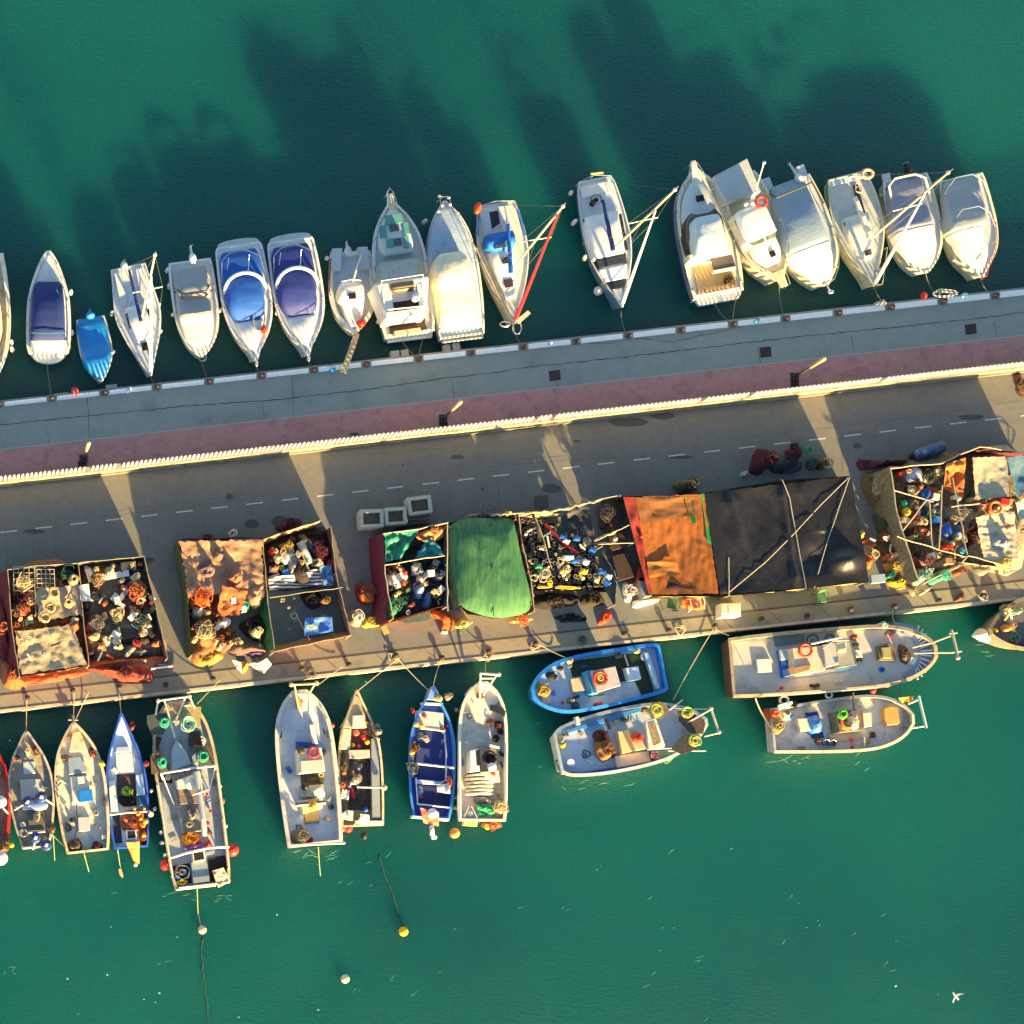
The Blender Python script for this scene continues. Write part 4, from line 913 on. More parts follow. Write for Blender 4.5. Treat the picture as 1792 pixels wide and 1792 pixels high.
def floatball(px, py, z, r, m, label, name='net_float', cat='float', group=None):
    b = B(); c = P(px, py, z); b.ball(c, r, r, r*.95,14,9); b.tube([c+Vector((0,0, r*.8)), c+Vector((0,0, r*1.25))], r*.16,6); return solo(b, name, label, cat, m, group, True)
def crate(px, py, lx, ly, z0, hh, ang, m, label, name='fish_crate', cat='crate', group=None, fill=None):
    t = T(name, label, cat, P(px, py, z0), group); a = -R(ang); ca, sa = math.cos(a), math.sin(a); c = P(px, py, z0+hh)
    def q(u, v, z): return (c.x+u*ca-v*sa, c.y+u*sa+v*ca, z)
    b = B(); w_ = .04; lx /= 2; ly /= 2
    for u0, u1, v0, v1 in ((-lx, lx, -ly, -ly+w_),(-lx, lx, ly-w_, ly),(-lx, -lx+w_, -ly+w_, ly-w_),(lx-w_, lx, -ly+w_, ly-w_)):
        b.prism([q(u0, v0, z0+hh), q(u1, v0, z0+hh), q(u1, v1, z0+hh), q(u0, v1, z0+hh)], z0, bev=.01)
    b.prism([q(-lx+.01,-ly+.01, z0+.04), q(lx-.01,-ly+.01, z0+.04), q(lx-.01, ly-.01, z0+.04), q(-lx+.01, ly-.01, z0+.04)], z0, bev=.005)
    b.build('box', m, t)
    if fill:
        b = B(); b.mound([Vector(q(u, v, z0+hh)) for u, v in ((-lx+.05,-ly+.05),(lx-.05,-ly+.05),(lx-.05, ly-.05),(-lx+.05, ly-.05))], z0+.05, z0+hh*.95,3,.05,5,5); b.build('contents', fill, t, True)
    return t
def boxt(px, py, lx, ly, z0, z1, ang, m, label, name='box', cat='box', group=None, bev=.03):
    b = B(); b.box(px, py, lx, ly, z0, z1, ang, bev=bev); return solo(b, name, label, cat, m, group)
def jug(px, py, z, m, label, ang=0, s_=1.0, group='plastic jerry cans', lying=False):
    b = B(); c = P(px, py, z); a = R(ang); h = .42*s_
    b.box(px, py, .30*s_, .20*s_, z, z+h*.9, ang, bev=.05)
    c = P(px, py, z+h*.9); b.cyl(c+Vector((.09*math.cos(a), -.09*math.sin(a), 0)), .035,.06, n=8); b.tube([c+Vector((-.08*math.cos(a), .08*math.sin(a), 0)), c+Vector((-.02,0,.05)), c+Vector((.03,0,0))], .02,5)
    return solo(b, 'jerry_can', label, 'jerry can', m, group)
def bucket(px, py, z, m, label, r=.18, group='buckets', h=.32):
    t = T('bucket', label, 'bucket', P(px, py, z), group); c = P(px, py, z); b = B(); n = 14; vs = []
    for zz, rr in ((0, r*.78),(h, r),(h+.015, r*1.06),(h+.015, r*.9),(.03, r*.7)): vs += [(c.x+rr*math.cos(6.283*k/n), c.y+rr*math.sin(6.283*k/n), c.z+zz) for k in range(n)]
    fs = [(a*n+k, a*n+(k+1) % n, (a+1)*n+(k+1) % n, (a+1)*n+k) for a in range(4) for k in range(n)]+[tuple(range(4*n, 5*n))]
    b.add(vs, fs); b.build('pail', m, t, True); b = B(); b.ring(c+Vector((0,0, h)), r, .01,10,4, a0=0, a1=180, tilt=40); b.build('handle', STEEL, t)
    return t
def cone(c, r0, r1, h, m, label, name, cat): b = B(); b.cyl(c, r0, h, r1); return solo(b, name, label, cat, m)
def plank(pts, z, wd, m, label, name='plank', cat='plank', th=.05, group=None):
    z2 = z if isinstance(z, (list, tuple)) else (z, z); a, c = P(*pts[0], z2[0]), P(*pts[1], z2[1]); d = (c-a); d.z = 0; d.normalize(); q = Vector((-d.y, d.x, 0))*wd/2
    b = B(); b.add([a-q, c-q, c+q, a+q]+[v-Vector((0,0, th)) for v in (a-q, c-q, c+q, a+q)], [(0,1,2,3),(7,6,5,4),(0,4,5,1),(1,5,6,2),(2,6,7,3),(3,7,4,0)])
    return solo(b, name, label, cat, m, group)
def pole(pts, zs, r, m, label, name='pole', cat='pole', group=None):
    b = B(); b.tube([P(x, y, z) for (x, y), z in zip(pts, zs)], r, 7); return solo(b, name, label, cat, m, group)
def cloth(pts, zs, m, label, name='tarpaulin', cat='tarpaulin', group=None, **k):
    b = B(); b.sheet([P(x, y, z) for (x, y), z in zip(pts, zs)], **k); return solo(b, name, label, cat, m, group, True)
def lifering(px, py, z, m, label, Rr=.30):
    b = B(); b.ring(P(px, py, z), Rr, .08,22,8); return solo(b, 'lifebuoy', label, 'lifebuoy', m, None, True)
def crop(ox, oy, k): return lambda x, y: (ox+x*k, oy+y*k)
def part_poly(s, c, pts, h1, h0, name, m, bev=.03, label=None):
    b = B()
    if isinstance(s, Boat) and h1-(s.h-s.depth) < .13:   # flat on the deck: follow its rise; dark well panels imitate shaded recesses
        bev = .004; q = []
        for x, y in pts:
            X, Y = c(x, y); z = s.hz(min(1, max(0, s.t_of((X, Y)))))-s.depth+.065; q.append(tuple(P(X, Y, z)))
        b.prism(q, min(v[2] for v in q)-.06, bev=bev)
    else: b.prism([tuple(P(*c(x, y), h1)) for x, y in pts], h0, bev=bev)
    return b.build(name, m, s, label=label)
def part_tube(s, c, pts, r, name, m, n=6):
    b = B(); b.tube([P(*c(x, y), z) for x, y, z in pts], r, n); return b.build(name, m, s)
GF = 'fishing boats moored along the south quay'
OLDW = mat('#bdb296', .7,.10,2.5,.004,30, dirt='#6d6146', damt=.45, dscale=2.5); OLDG = mat('#a09e97', .8,.12,2.5,.004,30, dirt='#4f4a3f', damt=.45, dscale=2.2)
BGREY = mat('#b3c1d0', .7,.06,1.5,.003,40, dirt='#8f8f86', damt=.32, dscale=2.5); GREYD = mat('#8a98a4', .75,.07,1.5,.003,40, dirt='#69737b', damt=.25, dscale=2)
TIREM = mat('#26282a', .8,.2,6)

# ---- F0 red boat cut by the left edge
s = Boat('fishing_boat', 'red edged fishing boat cut off by the left picture edge', 'fishing boat', (-14,1494),(-20,1290), [(0,24),(.2,31),(.45,35),(.7,31),(.88,16),(.97,6),(1,1)], 1.0,1.3,.13,.35,.86, OLDG, mat('#c81e16', .5,.08,2), mat('#8e6a5a', .8,.15,3, dirt='#56382c', damt=.4), GF)
c = crop(0,1280,.1451)
b = B(); b.cyl(P(*c(8,850), 1.6), .34,.12,.36,18, bev=.04); b.build('winch_drum', WHITEP, s, True)
b = B(); b.cyl(P(*c(8,1530), 1.3), .42,.16,.42,20, bev=.05); b.build('winch_drum', WHITEP, s, True)
part_tube(s, c, [(40,930,1.5),(100,990,1.2)], .05, 'winch_arm', WHITEP); floatball(*c(138,1372), 1.1,.16, YELL, 'small yellow float at the stern of the red edged boat')
heap([c(x, y) for x, y in ((0,1330),(60,1300),(110,1340),(110,1430),(40,1450),(0,1430))], .9,1.35, NET_BROWN, 'brown gear heap at the stern of the red edged boat', 'gear_heap', 'net')

# ---- F1 grey weathered boat with navy net haulers
s = Boat('fishing_boat', 'grey weathered open fishing boat with two navy round drums amidships and two at its stern', 'fishing boat', (63,1484),(46,1280), [(0,23),(.15,31),(.4,39),(.6,38),(.78,28),(.9,15),(.97,7),(1,3)], 1.0,1.35,.10,.3,.86, OLDG, OLDG, mat('#8f8b80', .8,.15,3, dirt='#5c5546', damt=.4), GF)
part_poly(s, c, [(275,365),(415,360),(428,505),(285,515)], .98,.7, 'hatch_cover', mat('#aab5b8', .6,.08)); part_poly(s, c, [(240,580),(500,570),(540,790),(260,820)], 1.0,.7, 'hatch_cover', mat('#b5b4a6', .6,.1, dirt='#8a836c', damt=.3))
part_poly(s, c, [(330,940),(535,935),(545,1190),(350,1200)], 1.1,.7, 'engine_box', mat('#5f5d50', .7,.15, dirt='#3d392e', damt=.3)); part_poly(s, c, [(270,905),(560,895),(560,935),(280,950)], 1.25,.7, 'thwart', PALE)
NV = mat('#27417c', .4,.12,3)
for i, (x, y, ax, ay) in enumerate(((335,850,180,945),(498,790,640,880),(430,1280,400,1420),(560,1370,625,1240))):
    t = s; b = B(); q = P(*c(x, y), 1.75); b.cyl(q-Vector((0,0,.25)), .34,.12,.34,20, bev=.04); b.cyl(q-Vector((0,0,.13)), .18,.12,.22,16); b.cyl(q, .34,.10,.30,20, bev=.04); o = b.build('hauling_drum', NV, s, True); o['_w'] = tuple(s.loc)
    b = B(); b.box(*c(x, y), .16,.2,1.85,1.98,20); b.build('drum_motor', PALE, o); b = B(); b.tube([P(*c(x, y), 1.9), P(*c(ax, ay), 1.35), P(*c(ax, ay), .9)], .05,6); b.build('drum_arm', WHITEP, o)
b = B(); b.ball(P(*c(455,890), 1.35), .62,.34,.12,14,6); solo(b, 'folded_sheet', 'light blue folded sheet between the navy drums of the grey boat', 'sheet', mat('#6f8fc0', .7), smooth=True)
coil(*c(437,240), 1.05,.28, NET_BROWN, 'brown rope coil on the bow of the grey weathered boat', .03,9); heap([c(x, y) for x, y in ((300,160),(350,180),(360,280),(310,290))], .95,1.2, NET_CREAM, 'yellowish net lump on the bow of the grey weathered boat')
heap([c(x, y) for x, y in ((430,960),(490,950),(480,1060),(430,1080),(400,1040))], 1.1,1.35, NET_CREAM, 'cream net lump on the engine box of the grey weathered boat'); coil(*c(290,1225), .95,.26, GREYP, 'grey hose coil at the left stern of the grey weathered boat')
part_tube(s, c, [(345,1222,1.15),(545,1208,1.15)], .05, 'stern_bar', PALE); part_tube(s, c, [(270,1405,1.1),(440,1390,1.1)], .08, 'stern_bar', PALE)
heap([c(x, y) for x, y in ((590,1140),(650,1120),(670,1200),(620,1230))], 1.0,1.4, NET_BROWN, 'brown net lump on the right rail of the grey weathered boat')

# ---- F2 cream weathered boat
c = crop(0,1180,.2121)
s = Boat('fishing_boat', 'cream weathered open fishing boat with a bright blue tray amidships', 'fishing boat', (154,1491),(129,1265), [(0,36),(.15,41),(.4,44),(.6,43),(.78,34),(.9,20),(.97,9),(1,3)], 1.05,1.45,.12,.35,.86, OLDW, OLDW, mat('#bfc0b6', .75,.12,2,.003,40, dirt='#857f66', damt=.45, dscale=2.5), GF)
part_poly(s, c, [(560,690),(690,675),(705,810),(570,830)], 1.15,.7, 'hatch_cover', mat('#8596a2', .6,.1)); part_poly(s, c, [(580,845),(720,835),(760,1040),(600,1055)], 1.1,.7, 'engine_box', PALE); part_poly(s, c, [(635,845),(690,840),(700,895),(645,905)], 1.25,1.05, 'hatch_cover', mat('#cfc8b2', .6,.1))
part_poly(s, c, [(645,960),(760,945),(770,1045),(655,1060)], 1.3,1.1, 'tray', mat('#1d78c9', .5,.1)); part_poly(s, c, [(640,1180),(740,1175),(745,1290),(650,1300)], .95,.7, 'hatch_cover', mat('#b3b7b4', .6,.1))
part_poly(s, c, [(570,640),(600,480),(660,470),(700,560),(700,640)], 1.2,.7, 'foredeck', mat('#c9bc98', .7,.08, dirt='#93825c', damt=.3))
heap([c(x, y) for x, y in ((590,1370),(660,1350),(690,1420),(650,1455),(580,1450),(560,1410))], .75,1.25, netmat('#4a4034', '#c0b08a', .35), 'striped dark net heap at the left stern corner of the cream boat'); heap([c(x, y) for x, y in ((760,1400),(800,1370),(850,1420),(820,1445),(760,1440))], .75,1.05, NET_MAR, 'small reddish net heap at the right stern corner of the cream boat')
heap([c(x, y) for x, y in ((735,610),(775,600),(795,670),(760,690),(735,650))], 1.0,1.3, NET_RUST, 'rusty net lump by the right rail of the cream boat'); heap([c(x, y) for x, y in ((810,720),(850,710),(870,750),(830,760))], 1.1,1.4, mat('#d3ae2b', .7,.2), 'yellow lump on the right rail of the cream boat', 'oilskin', 'clothing')
heap([c(x, y) for x, y in ((540,470),(570,460),(575,520),(545,530))], 1.1,1.3, NET_BROWN, 'brown net lump at the left bow of the cream boat'); loose(*c(560,1260), .75,.3, NET_MAR, 'dark red line on the left stern deck of the cream boat')
b = B(); q = [P(*c(x, y), .95) for x, y in ((635,1060),(630,1130),(640,1200),(632,1280),(615,1350))]; b.tube(q, .03,5); solo(b, 'hose', 'black hose running aft from the blue tray of the cream boat', 'hose', TIREM)
part_tube(s, c, [(690,720,1.2),(740,810,1.2),(770,910,1.1)], .05, 'boat_hook', ALU); b = B(); [b.cyl(s.F(.45+i*.05,-(s.w(.45+i*.05)-3), 1.1), .05,.12, n=8) for i in range(7)]; b.build('rowlock', TIREM, s)
b = B(); b.tube([s.F(1.0,0,1.5), s.F(1.06,0,1.55)], .09,7); b.tube([s.F(1.03,-9,1.5), s.F(1.02,8,1.5)], .06,6); b.build('bow_roller', STEELD, s)

# ---- F3 blue rimmed white boat
s = Boat('fishing_boat', 'narrow white fishing boat with a blue rim and orange nets at its stern', 'fishing boat', (230,1484),(212,1248), [(0,29),(.15,33),(.4,36),(.55,34),(.7,27),(.83,17),(.93,8),(1,2)], .95,1.4,.09,.35,.86, mat('#2a55b8', .45,.08,2), mat('#2a55b8', .45,.08,2), mat('#d6dde2', .6,.05,2, dirt='#a8a89c', damt=.25), GF)
part_poly(s, c, [(960,600),(1065,595),(1080,640),(950,645)], 1.1,.65, 'thwart', mat('#9fb0c4', .6)); part_poly(s, c, [(955,655),(1085,650),(1105,805),(960,805)], .95,.65, 'thwart', WHITEP)
part_poly(s, c, [(965,825),(1115,820),(1130,1090),(960,1060)], .72,.60, 'well', mat('#5a3f3a', .8,.2, dirt='#332220', damt=.3), .005); part_poly(s, c, [(895,880),(955,870),(975,1130),(915,1130)], .98,.6, 'side_bench', WHITEP); part_poly(s, c, [(1120,830),(1185,820),(1200,1000),(1130,1000)], .98,.6, 'side_bench', mat('#b9cbe0', .6)); part_poly(s, c, [(1140,1000),(1210,995),(1220,1080),(1150,1085)], 1.0,.6, 'side_bench', mat('#16567f', .6))
heap([c(x, y) for x, y in ((1010,930),(1060,910),(1110,950),(1100,990),(1040,1010),(1000,980))], .7,1.1, mat('#7ea03a', .8,.4,6,.02,20), 'leafy green plants in the well of the blue rimmed boat', 'leaf_pile', 'greenery'); heap([c(x, y) for x, y in ((970,1000),(1080,1010),(1130,1040),(1100,1090),(1000,1080))], .65,1.0, NET_DARK, 'dark net heap below the green plants in the blue rimmed boat')
heap([c(x, y) for x, y in ((1010,1150),(1100,1110),(1200,1120),(1225,1230),(1200,1290),(1040,1290),(1000,1220))], .7,1.25, NET_ORG, 'orange and rust net pile across the stern of the blue rimmed boat', sm=NET_RUST, strands=7, nz=.14); heap([c(x, y) for x, y in ((1150,1290),(1210,1280),(1215,1380),(1170,1400))], .7,1.1, NET_RUST, 'rust net strip at the right stern rail of the blue rimmed boat')
for i, (x, y) in enumerate(((1050,1105),(1110,1110),(1140,1150),(1190,1110),(1160,1190),(1200,1215),(1180,1250),(1185,1330))): floatball(*c(x, y), 1.3,.10+.03*(i % 3), YELL if i % 2 else mat('#e0862a', .6), 'small yellow orange float on the nets of the blue rimmed boat', group='floats on the orange net pile')
part_poly(s, c, [(1040,1285),(1125,1285),(1130,1360),(1045,1365)], 1.1,.65, 'hatch_frame', WHITEP); part_poly(s, c, [(1050,1295),(1115,1295),(1118,1350),(1055,1355)], 1.115,1.0, 'hatch', BLACK, .005); part_poly(s, c, [(925,1145),(985,1140),(1010,1390),(950,1395)], .72,.6, 'side_well', mat('#2b3540', .7))
part_tube(s, c, [(895,1160,1.3),(1060,1140,1.4),(1245,1130,1.3)], .06, 'cross_bar', PALE); b = B(); b.cyl(P(*c(1240,1160), 1.0), .14,.45,.16,12); b.build('roller', PALE, s)
b = B(); b.sheet([P(*c(1040,1390), 1.2), P(*c(1150,1380), 1.2), P(*c(1150,1560), .3), P(*c(1110,1560), .3)], 10,12,-.12,.06,2.5); b.build('motor_cover', mat('#d9813a', .7,.15,3,.02,10), s, True); b = B(); b.ball(P(*c(1118,1572), .35), .12); b.build('motor_foot', WHITEP, s, True)
heap([c(x, y) for x, y in ((1075,390),(1110,380),(1115,450),(1085,460))], .7,1.2, NET_RUST, 'rusty net lump hanging at the right bow of the blue rimmed boat')

# ---- F4 dark trawler
c = crop(240,1190,.2288)
s = Boat('fishing_boat', 'long dark grey fishing boat with meshed bow platforms, teal rope coils and two red buoys', 'fishing boat', (355,1552),(310,1232), [(0,47),(.1,51),(.3,53),(.5,54),(.7,54),(.85,48),(.94,38),(1,24)], 1.15,1.6,.12,.35,.88, mat('#5f5b50', .6,.12,2, dirt='#3b372e', damt=.4), mat('#a39a80', .6,.12,3, dirt='#5d5442', damt=.4), mat('#97a5b0', .75,.08,2,.003,40, dirt='#676a66', damt=.4), GF)
part_poly(s, c, [(180,520),(260,420),(300,340),(360,400),(440,560),(440,640),(140,700),(120,600)], .95,.8, 'hold_floor', mat('#23242a', .9,.2), .005); part_poly(s, c, [(150,715),(260,730),(270,790),(140,775)], .9,.8, 'dark_well', mat('#231f22', .9), .005)
part_poly(s, c, [(265,545),(300,455),(375,545),(415,640),(350,665),(270,690)], 1.75,.9, 'fore_cabin', mat('#93a3b0', .6,.08)); part_poly(s, c, [(415,590),(455,545),(470,560),(460,640),(420,650)], 1.6,.9, 'locker', GREYP)
MESH = mat('#3d443f', .8,.5,30, dirt='#6f7a72', damt=.4, dscale=30)
for pts in (((75,270),(225,250),(240,330),(200,420),(110,420),(75,330)),((345,205),(490,205),(480,370),(350,330),(320,270))): part_poly(s, c, pts, 1.95,1.9, 'mesh_platform', MESH if pts[0][0] < 200 else mat('#9a8f5c', .8,.3,12), .005)
for pts in (((140,430),(190,440),(160,540),(130,540)),((400,400),(480,390),(500,500),(400,500))): part_poly(s, c, pts, 1.4,.9, 'gear_rack', netmat('#3b362e', '#8a7a5a', .3))
part_poly(s, c, [(100,570),(180,570),(250,640),(250,700),(110,720)], 1.7,1.65, 'mesh_platform', mat('#5f5340', .8,.4,14, dirt='#2f2a22', damt=.4), .005); part_poly(s, c, [(450,500),(560,510),(590,640),(480,660)], 1.7,1.65, 'mesh_platform', mat('#5f5340', .8,.4,14, dirt='#2f2a22', damt=.4), .005)
b = B()
for a_, z_ in (([(160,158),(400,125)], 2.1),([(208,158),(290,440)], 2.0),([(370,130),(300,300)], 2.0),([(160,158),(142,265)], 2.0),([(400,125),(440,215)], 2.0)): b.tube([P(*c(x, y), z_) for x, y in a_], .06,6)
b.ball(P(*c(162,158), 2.1), .12); b.ball(P(*c(400,125), 2.1), .12); b.tube([P(*c(208,158), 2.0), P(*c(260,325), 1.9), P(*c(320,320), 1.9)], .05,6); b.build('bow_gantry', PALE, s)
part_poly(s, c, [(225,165),(350,150),(320,310),(265,320)], 1.8,1.7, 'anchor_rack', netmat('#b5a488', '#4a4038', .5), .01)
for i, (x, y, r_) in enumerate(((207,325,.30),(390,342,.42),(190,632,.32),(500,588,.32))): coil(*c(x, y), 1.97 if i < 2 else 1.72, r_, GREENR if i != 1 else mat('#9fcfae', .8), 'teal rope coil on the dark fishing boat, %s' % ('at the left of the bow', 'large pale one, right of bow', 'behind the left mesh platform', 'by the right rail')[i], .028,11)
# wheelhouse block with clutter
part_poly(s, c, [(270,720),(480,690),(500,800),(545,1150),(350,1170),(300,950)], 1.5,.85, 'deckhouse', mat('#8f8d8a', .7,.15,3, dirt='#4c4744', damt=.5, dscale=4)); part_poly(s, c, [(310,830),(500,810),(520,940),(330,950)], 1.85,1.4, 'wheelhouse_roof', mat('#7d7266', .7,.3,4, dirt='#3e322c', damt=.5, dscale=5)); part_poly(s, c, [(300,770),(480,700),(500,830),(310,830)], 2.1,1.4, 'wheelhouse', mat('#cfcac0', .5,.1, dirt='#8a8378', damt=.3))
b = B(); b.cyl(P(*c(415,790), 2.2), .40,.2,.40,20, bev=.09); b.build('radar_dome', WHITEP, s, True)
part_tube(s, c, [(450,700,2.6),(480,900,2.5),(505,1060,2.4),(515,1190,2.0)], .17, 'exhaust_pipe', mat('#a9adb0', .35,.08,3, metal=.4), 10); part_tube(s, c, [(425,880,2.7),(545,840,2.7)], .03, 'antenna', WHITEP)
part_tube(s, c, [(180,715,2.4),(420,675,2.5),(600,655,2.4)], .07, 'cross_beam', PALE); b = B(); [b.tube([P(*c(x, y), 2.4), P(*c(x2, y2), .9)], .05,6) for x, y, x2, y2 in ((180,715,200,770),(600,655,590,700))]; b.build('beam_leg', PALE, s)
b = B(); [b.tube([P(*c(a, d), 2.4), P(*c(e, f), 1.3)], .012,4) for a, d, e, f in ((180,715,290,970),(600,655,540,900),(190,715,260,900))]; b.build('stay_wire', STEEL, s)
for x, y in ((395,1100),(330,740)): coil(*c(x, y), 1.55,.26, NET_GREY if y > 800 else GREYP, 'grey hose coil on the deckhouse of the dark fishing boat' if y > 800 else 'grey rope coil before the wheelhouse of the dark fishing boat', .03,8)
heap([c(x, y) for x, y in ((370,980),(450,960),(465,1050),(390,1070))], 1.45,1.75, NET_GREY, 'grey gear heap in the deckhouse middle of the dark fishing boat', 'gear_heap', 'net'); heap([c(x, y) for x, y in ((345,1180),(480,1170),(495,1240),(370,1270))], .9,1.6, mat('#c9832e', .85,.35,5,.03,14, dirt='#7a4a20', damt=.4), 'orange brown net heap behind the deckhouse of the dark fishing boat', strands=8)
heap([c(x, y) for x, y in ((365,1275),(470,1245),(525,1250),(520,1275),(400,1305)) ], 1.0,1.45, mat('#8a4fa0', .7,.2,4,.02,10), 'purple cloth behind the orange net heap', 'cloth_bundle', 'cloth', strands=0); heap([c(x, y) for x, y in ((525,1240),(560,1225),(580,1260),(545,1280))], 1.1,1.5, REDP, 'red cloth beside the purple cloth', 'cloth_bundle', 'cloth', strands=0)
floatball(*c(535,1100), 1.8,.17, REDP, 'small red float on the deckhouse of the dark fishing boat'); floatball(*c(727,1300), .75,.40, mat('#e0352a', .4,.06), 'big red buoy at the right rail of the dark fishing boat', 'buoy', 'buoy'); floatball(*c(221,1412), .75,.37, mat('#e0352a', .4,.06), 'big red buoy at the left rail of the dark fishing boat', 'buoy', 'buoy')
part_tube(s, c, [(240,1365,1.5),(380,1320,1.8),(560,1280,1.8),(700,1275,1.5)], .08, 'stern_beam', ALU)
part_poly(s, c, [(260,1425),(400,1400),(420,1550),(300,1570)], .92,.8, 'stern_well', mat('#20222a', .9), .005); part_poly(s, c, [(540,1360),(670,1340),(700,1520),(560,1545)], .92,.8, 'stern_well', mat('#20222a', .9), .005); part_poly(s, c, [(410,1395),(535,1380),(555,1540),(430,1560)], 1.15,.8, 'stern_hatch', mat('#7b8d98', .6,.1)); part_poly(s, c, [(420,1315),(515,1300),(525,1380),(430,1395)], 1.5,.8, 'hatch_frame', PALE); part_poly(s, c, [(432,1325),(505,1312),(515,1370),(440,1384)], 1.515,1.4, 'hatch', BLACK, .005)
cloth([c(575,1460), c(660,1435), c(715,1540), c(620,1590)], (1.5,1.6,1.3,1.3), mat('#b9a48c', .8,.12,3,.02,8), 'crumpled beige sheet on the right stern corner of the dark fishing boat', 'sheet', 'sheet', sag=.0, wr=.06, fs=3)
coil(*c(345,1470), .95,.45, GREYP, 'large grey hose loop at the left stern of the dark fishing boat', .03,6); loose(*c(345,1550), 1.0,.38, YELL, 'yellow rope heap at the left stern of the dark fishing boat', .03,14, asp=.5)
b = B(); b.tube([P(*c(300,1603), 1.15), P(*c(600,1570), 1.15)], .06,6); b.tube([P(*c(320,1588), 1.3), P(*c(700,1545), 1.3)], .05,6); b.build('stern_rail', PALE, s); s.rail([(.08,-50),(.35,-52),(.58,-53)], 1.6,1.1, 'side_rail', PALE, .05, True); s.rail([(.08,50),(.35,53),(.60,53)], 1.6,1.1, 'side_rail', PALE, .05, True)
for side, pts in (('left side', ((213,1342),(190,1247),(183,1167),(137,985),(112,848))),('right side', ((675,1115),(632,812)))): fender([c(*q) for q in pts], 'the dark fishing boat', side, ordn='stern', z=.9)
for x, y, n_ in ((75,640, 'left bow rail'),(645,925, 'right rail amidships')): floatball(*c(x, y), 1.0,.2, mat('#b84a4a', .6), 'dull red float at the %s of the dark fishing boat' % n_)

# ---- F5 big pale blue decked boat
c = crop(460,1180,.1897)
RUSTW = mat('#c9b98a', .6,.08,2, dirt='#8f7038', damt=.35, dscale=1.2)
s = Boat('fishing_boat', 'large white fishing boat with a pale blue deck and a red lifebuoy on its wheelhouse', 'fishing boat', (552,1479),(524,1208), [(0,47),(.12,49),(.35,51),(.6,51),(.78,47),(.88,38),(.95,26),(1,12)], 1.2,1.7,.17,.45,.88, mat('#ced2d2', .5,.06,2, dirt='#8f938c', damt=.3), mat('#b9bcb6', .6,.08,3, dirt='#8d7a4a', damt=.35, dscale=1.5), BGREY, GF)
part_poly(s, c, [(310,620),(545,640),(555,700),(320,720)], 1.3,.75, 'engine_box', mat('#1d4f8a', .6,.15)); part_poly(s, c, [(330,690),(540,675),(575,890),(345,915)], 2.3,.75, 'wheelhouse', PALE); part_poly(s, c, [(345,800),(560,785),(570,895),(350,910)], 2.45,2.2, 'roof', mat('#c5bdaa', .6,.06))
lifering(*c(468,718), 2.45, mat('#b0262a', .5,.2,5), 'dark red lifebuoy on the wheelhouse of the pale blue decked boat', .28); heap([c(x, y) for x, y in ((335,680),(385,675),(390,730),(345,735))], 2.3,2.6, NET_BROWN, 'brown gear lump beside the dark red lifebuoy', 'gear_heap', 'net')
part_poly(s, c, [(350,915),(555,905),(560,1015),(360,1030)], 1.0,.75, 'engine_well', mat('#2e2a26', .8,.4,6, dirt='#77705f', damt=.4, dscale=6)); part_poly(s, c, [(350,1030),(560,1015),(575,1130),(365,1135)], 1.4,.75, 'engine_casing', mat('#9a9a90', .6,.15)); part_poly(s, c, [(465,1080),(540,1040),(575,1100),(560,1130),(480,1120)], 1.65,1.3, 'cowl', WHITEP)
b = B(); b.cyl(P(*c(385,1035), 1.4), .22,.3,.2,16); b.build('gurdy', BLACK, s, True); bucket(*c(530,932), 1.2, YELP, 'yellow bucket in the engine well of the pale blue decked boat', .13)
part_poly(s, c, [(345,1165),(520,1145),(540,1240),(370,1290)], 1.6,.75, 'net_drum_frame', mat('#d6c79e', .6,.1, dirt='#94703a', damt=.3)); part_tube(s, c, [(300,1205,1.6),(575,1180,1.6)], .13, 'net_drum', STEELD); heap([c(x, y) for x, y in ((430,1160),(500,1160),(490,1230),(430,1250))], 1.6,1.8, mat('#b38f3a', .8,.3), 'yellow brown net lump on the drum of the pale blue decked boat')
part_poly(s, c, [(380,1285),(510,1250),(520,1370),(390,1380)], .95,.75, 'fish_hatch', mat('#6f6346', .8,.15)); part_poly(s, c, [(400,450),(500,430),(515,640),(430,640)], 1.1,.75, 'fore_locker', mat('#b9bcc0', .6,.06)); part_poly(s, c, [(430,465),(475,460),(510,640),(460,640)], 1.35,1.0, 'locker_lid', WHITEP)
heap([c(x, y) for x, y in ((280,1450),(370,1410),(450,1450),(460,1540),(370,1570),(280,1540))], .75,1.3, netmat('#8a8068', '#2c2822', .5), 'net and black rope heap at the left stern of the pale blue decked boat', strands=9); heap([c(x, y) for x, y in ((400,1500),(460,1500),(470,1560),(410,1565))], .75,1.1, NET_RUST, 'rusty net lump at the stern centre of the pale blue decked boat')
b = B(); b.tube([P(*c(262,95), 2.4), P(*c(495,85), 2.4)], .07,6); b.tube([P(*c(290,95), 2.4), P(*c(330,310), 1.9)], .06,6); b.tube([P(*c(480,90), 2.4), P(*c(370,270), 1.9)], .06,6); b.tube([P(*c(310,180), 2.1), P(*c(410,180), 2.1)], .06,6); b.ball(P(*c(262,95), 2.4), .14); b.ball(P(*c(495,80), 2.4), .14); b.build('bow_gantry', RUSTW, s)
part_poly(s, c, [(315,230),(370,225),(365,310),(325,312)], 1.85,1.2, 'anchor_winch', mat('#b89a5e', .6,.2)); s.rail([(.5,50),(.65,50),(.8,45)], 1.85,1.3, 'side_rail', PALE, .03); b = B(); b.tube([P(*c(300,1575), 1.9), P(*c(760,1555), 1.9)], .07,6); b.build('stern_bar', PALE, s)
b = B(); b.ball(P(*c(635,475), .95), .17,.17,.3,12,8); solo(b, 'fender', 'pinkish red fender between the pale blue decked boat and its narrow neighbour', 'fender', mat('#c23a4e', .5), smooth=True)
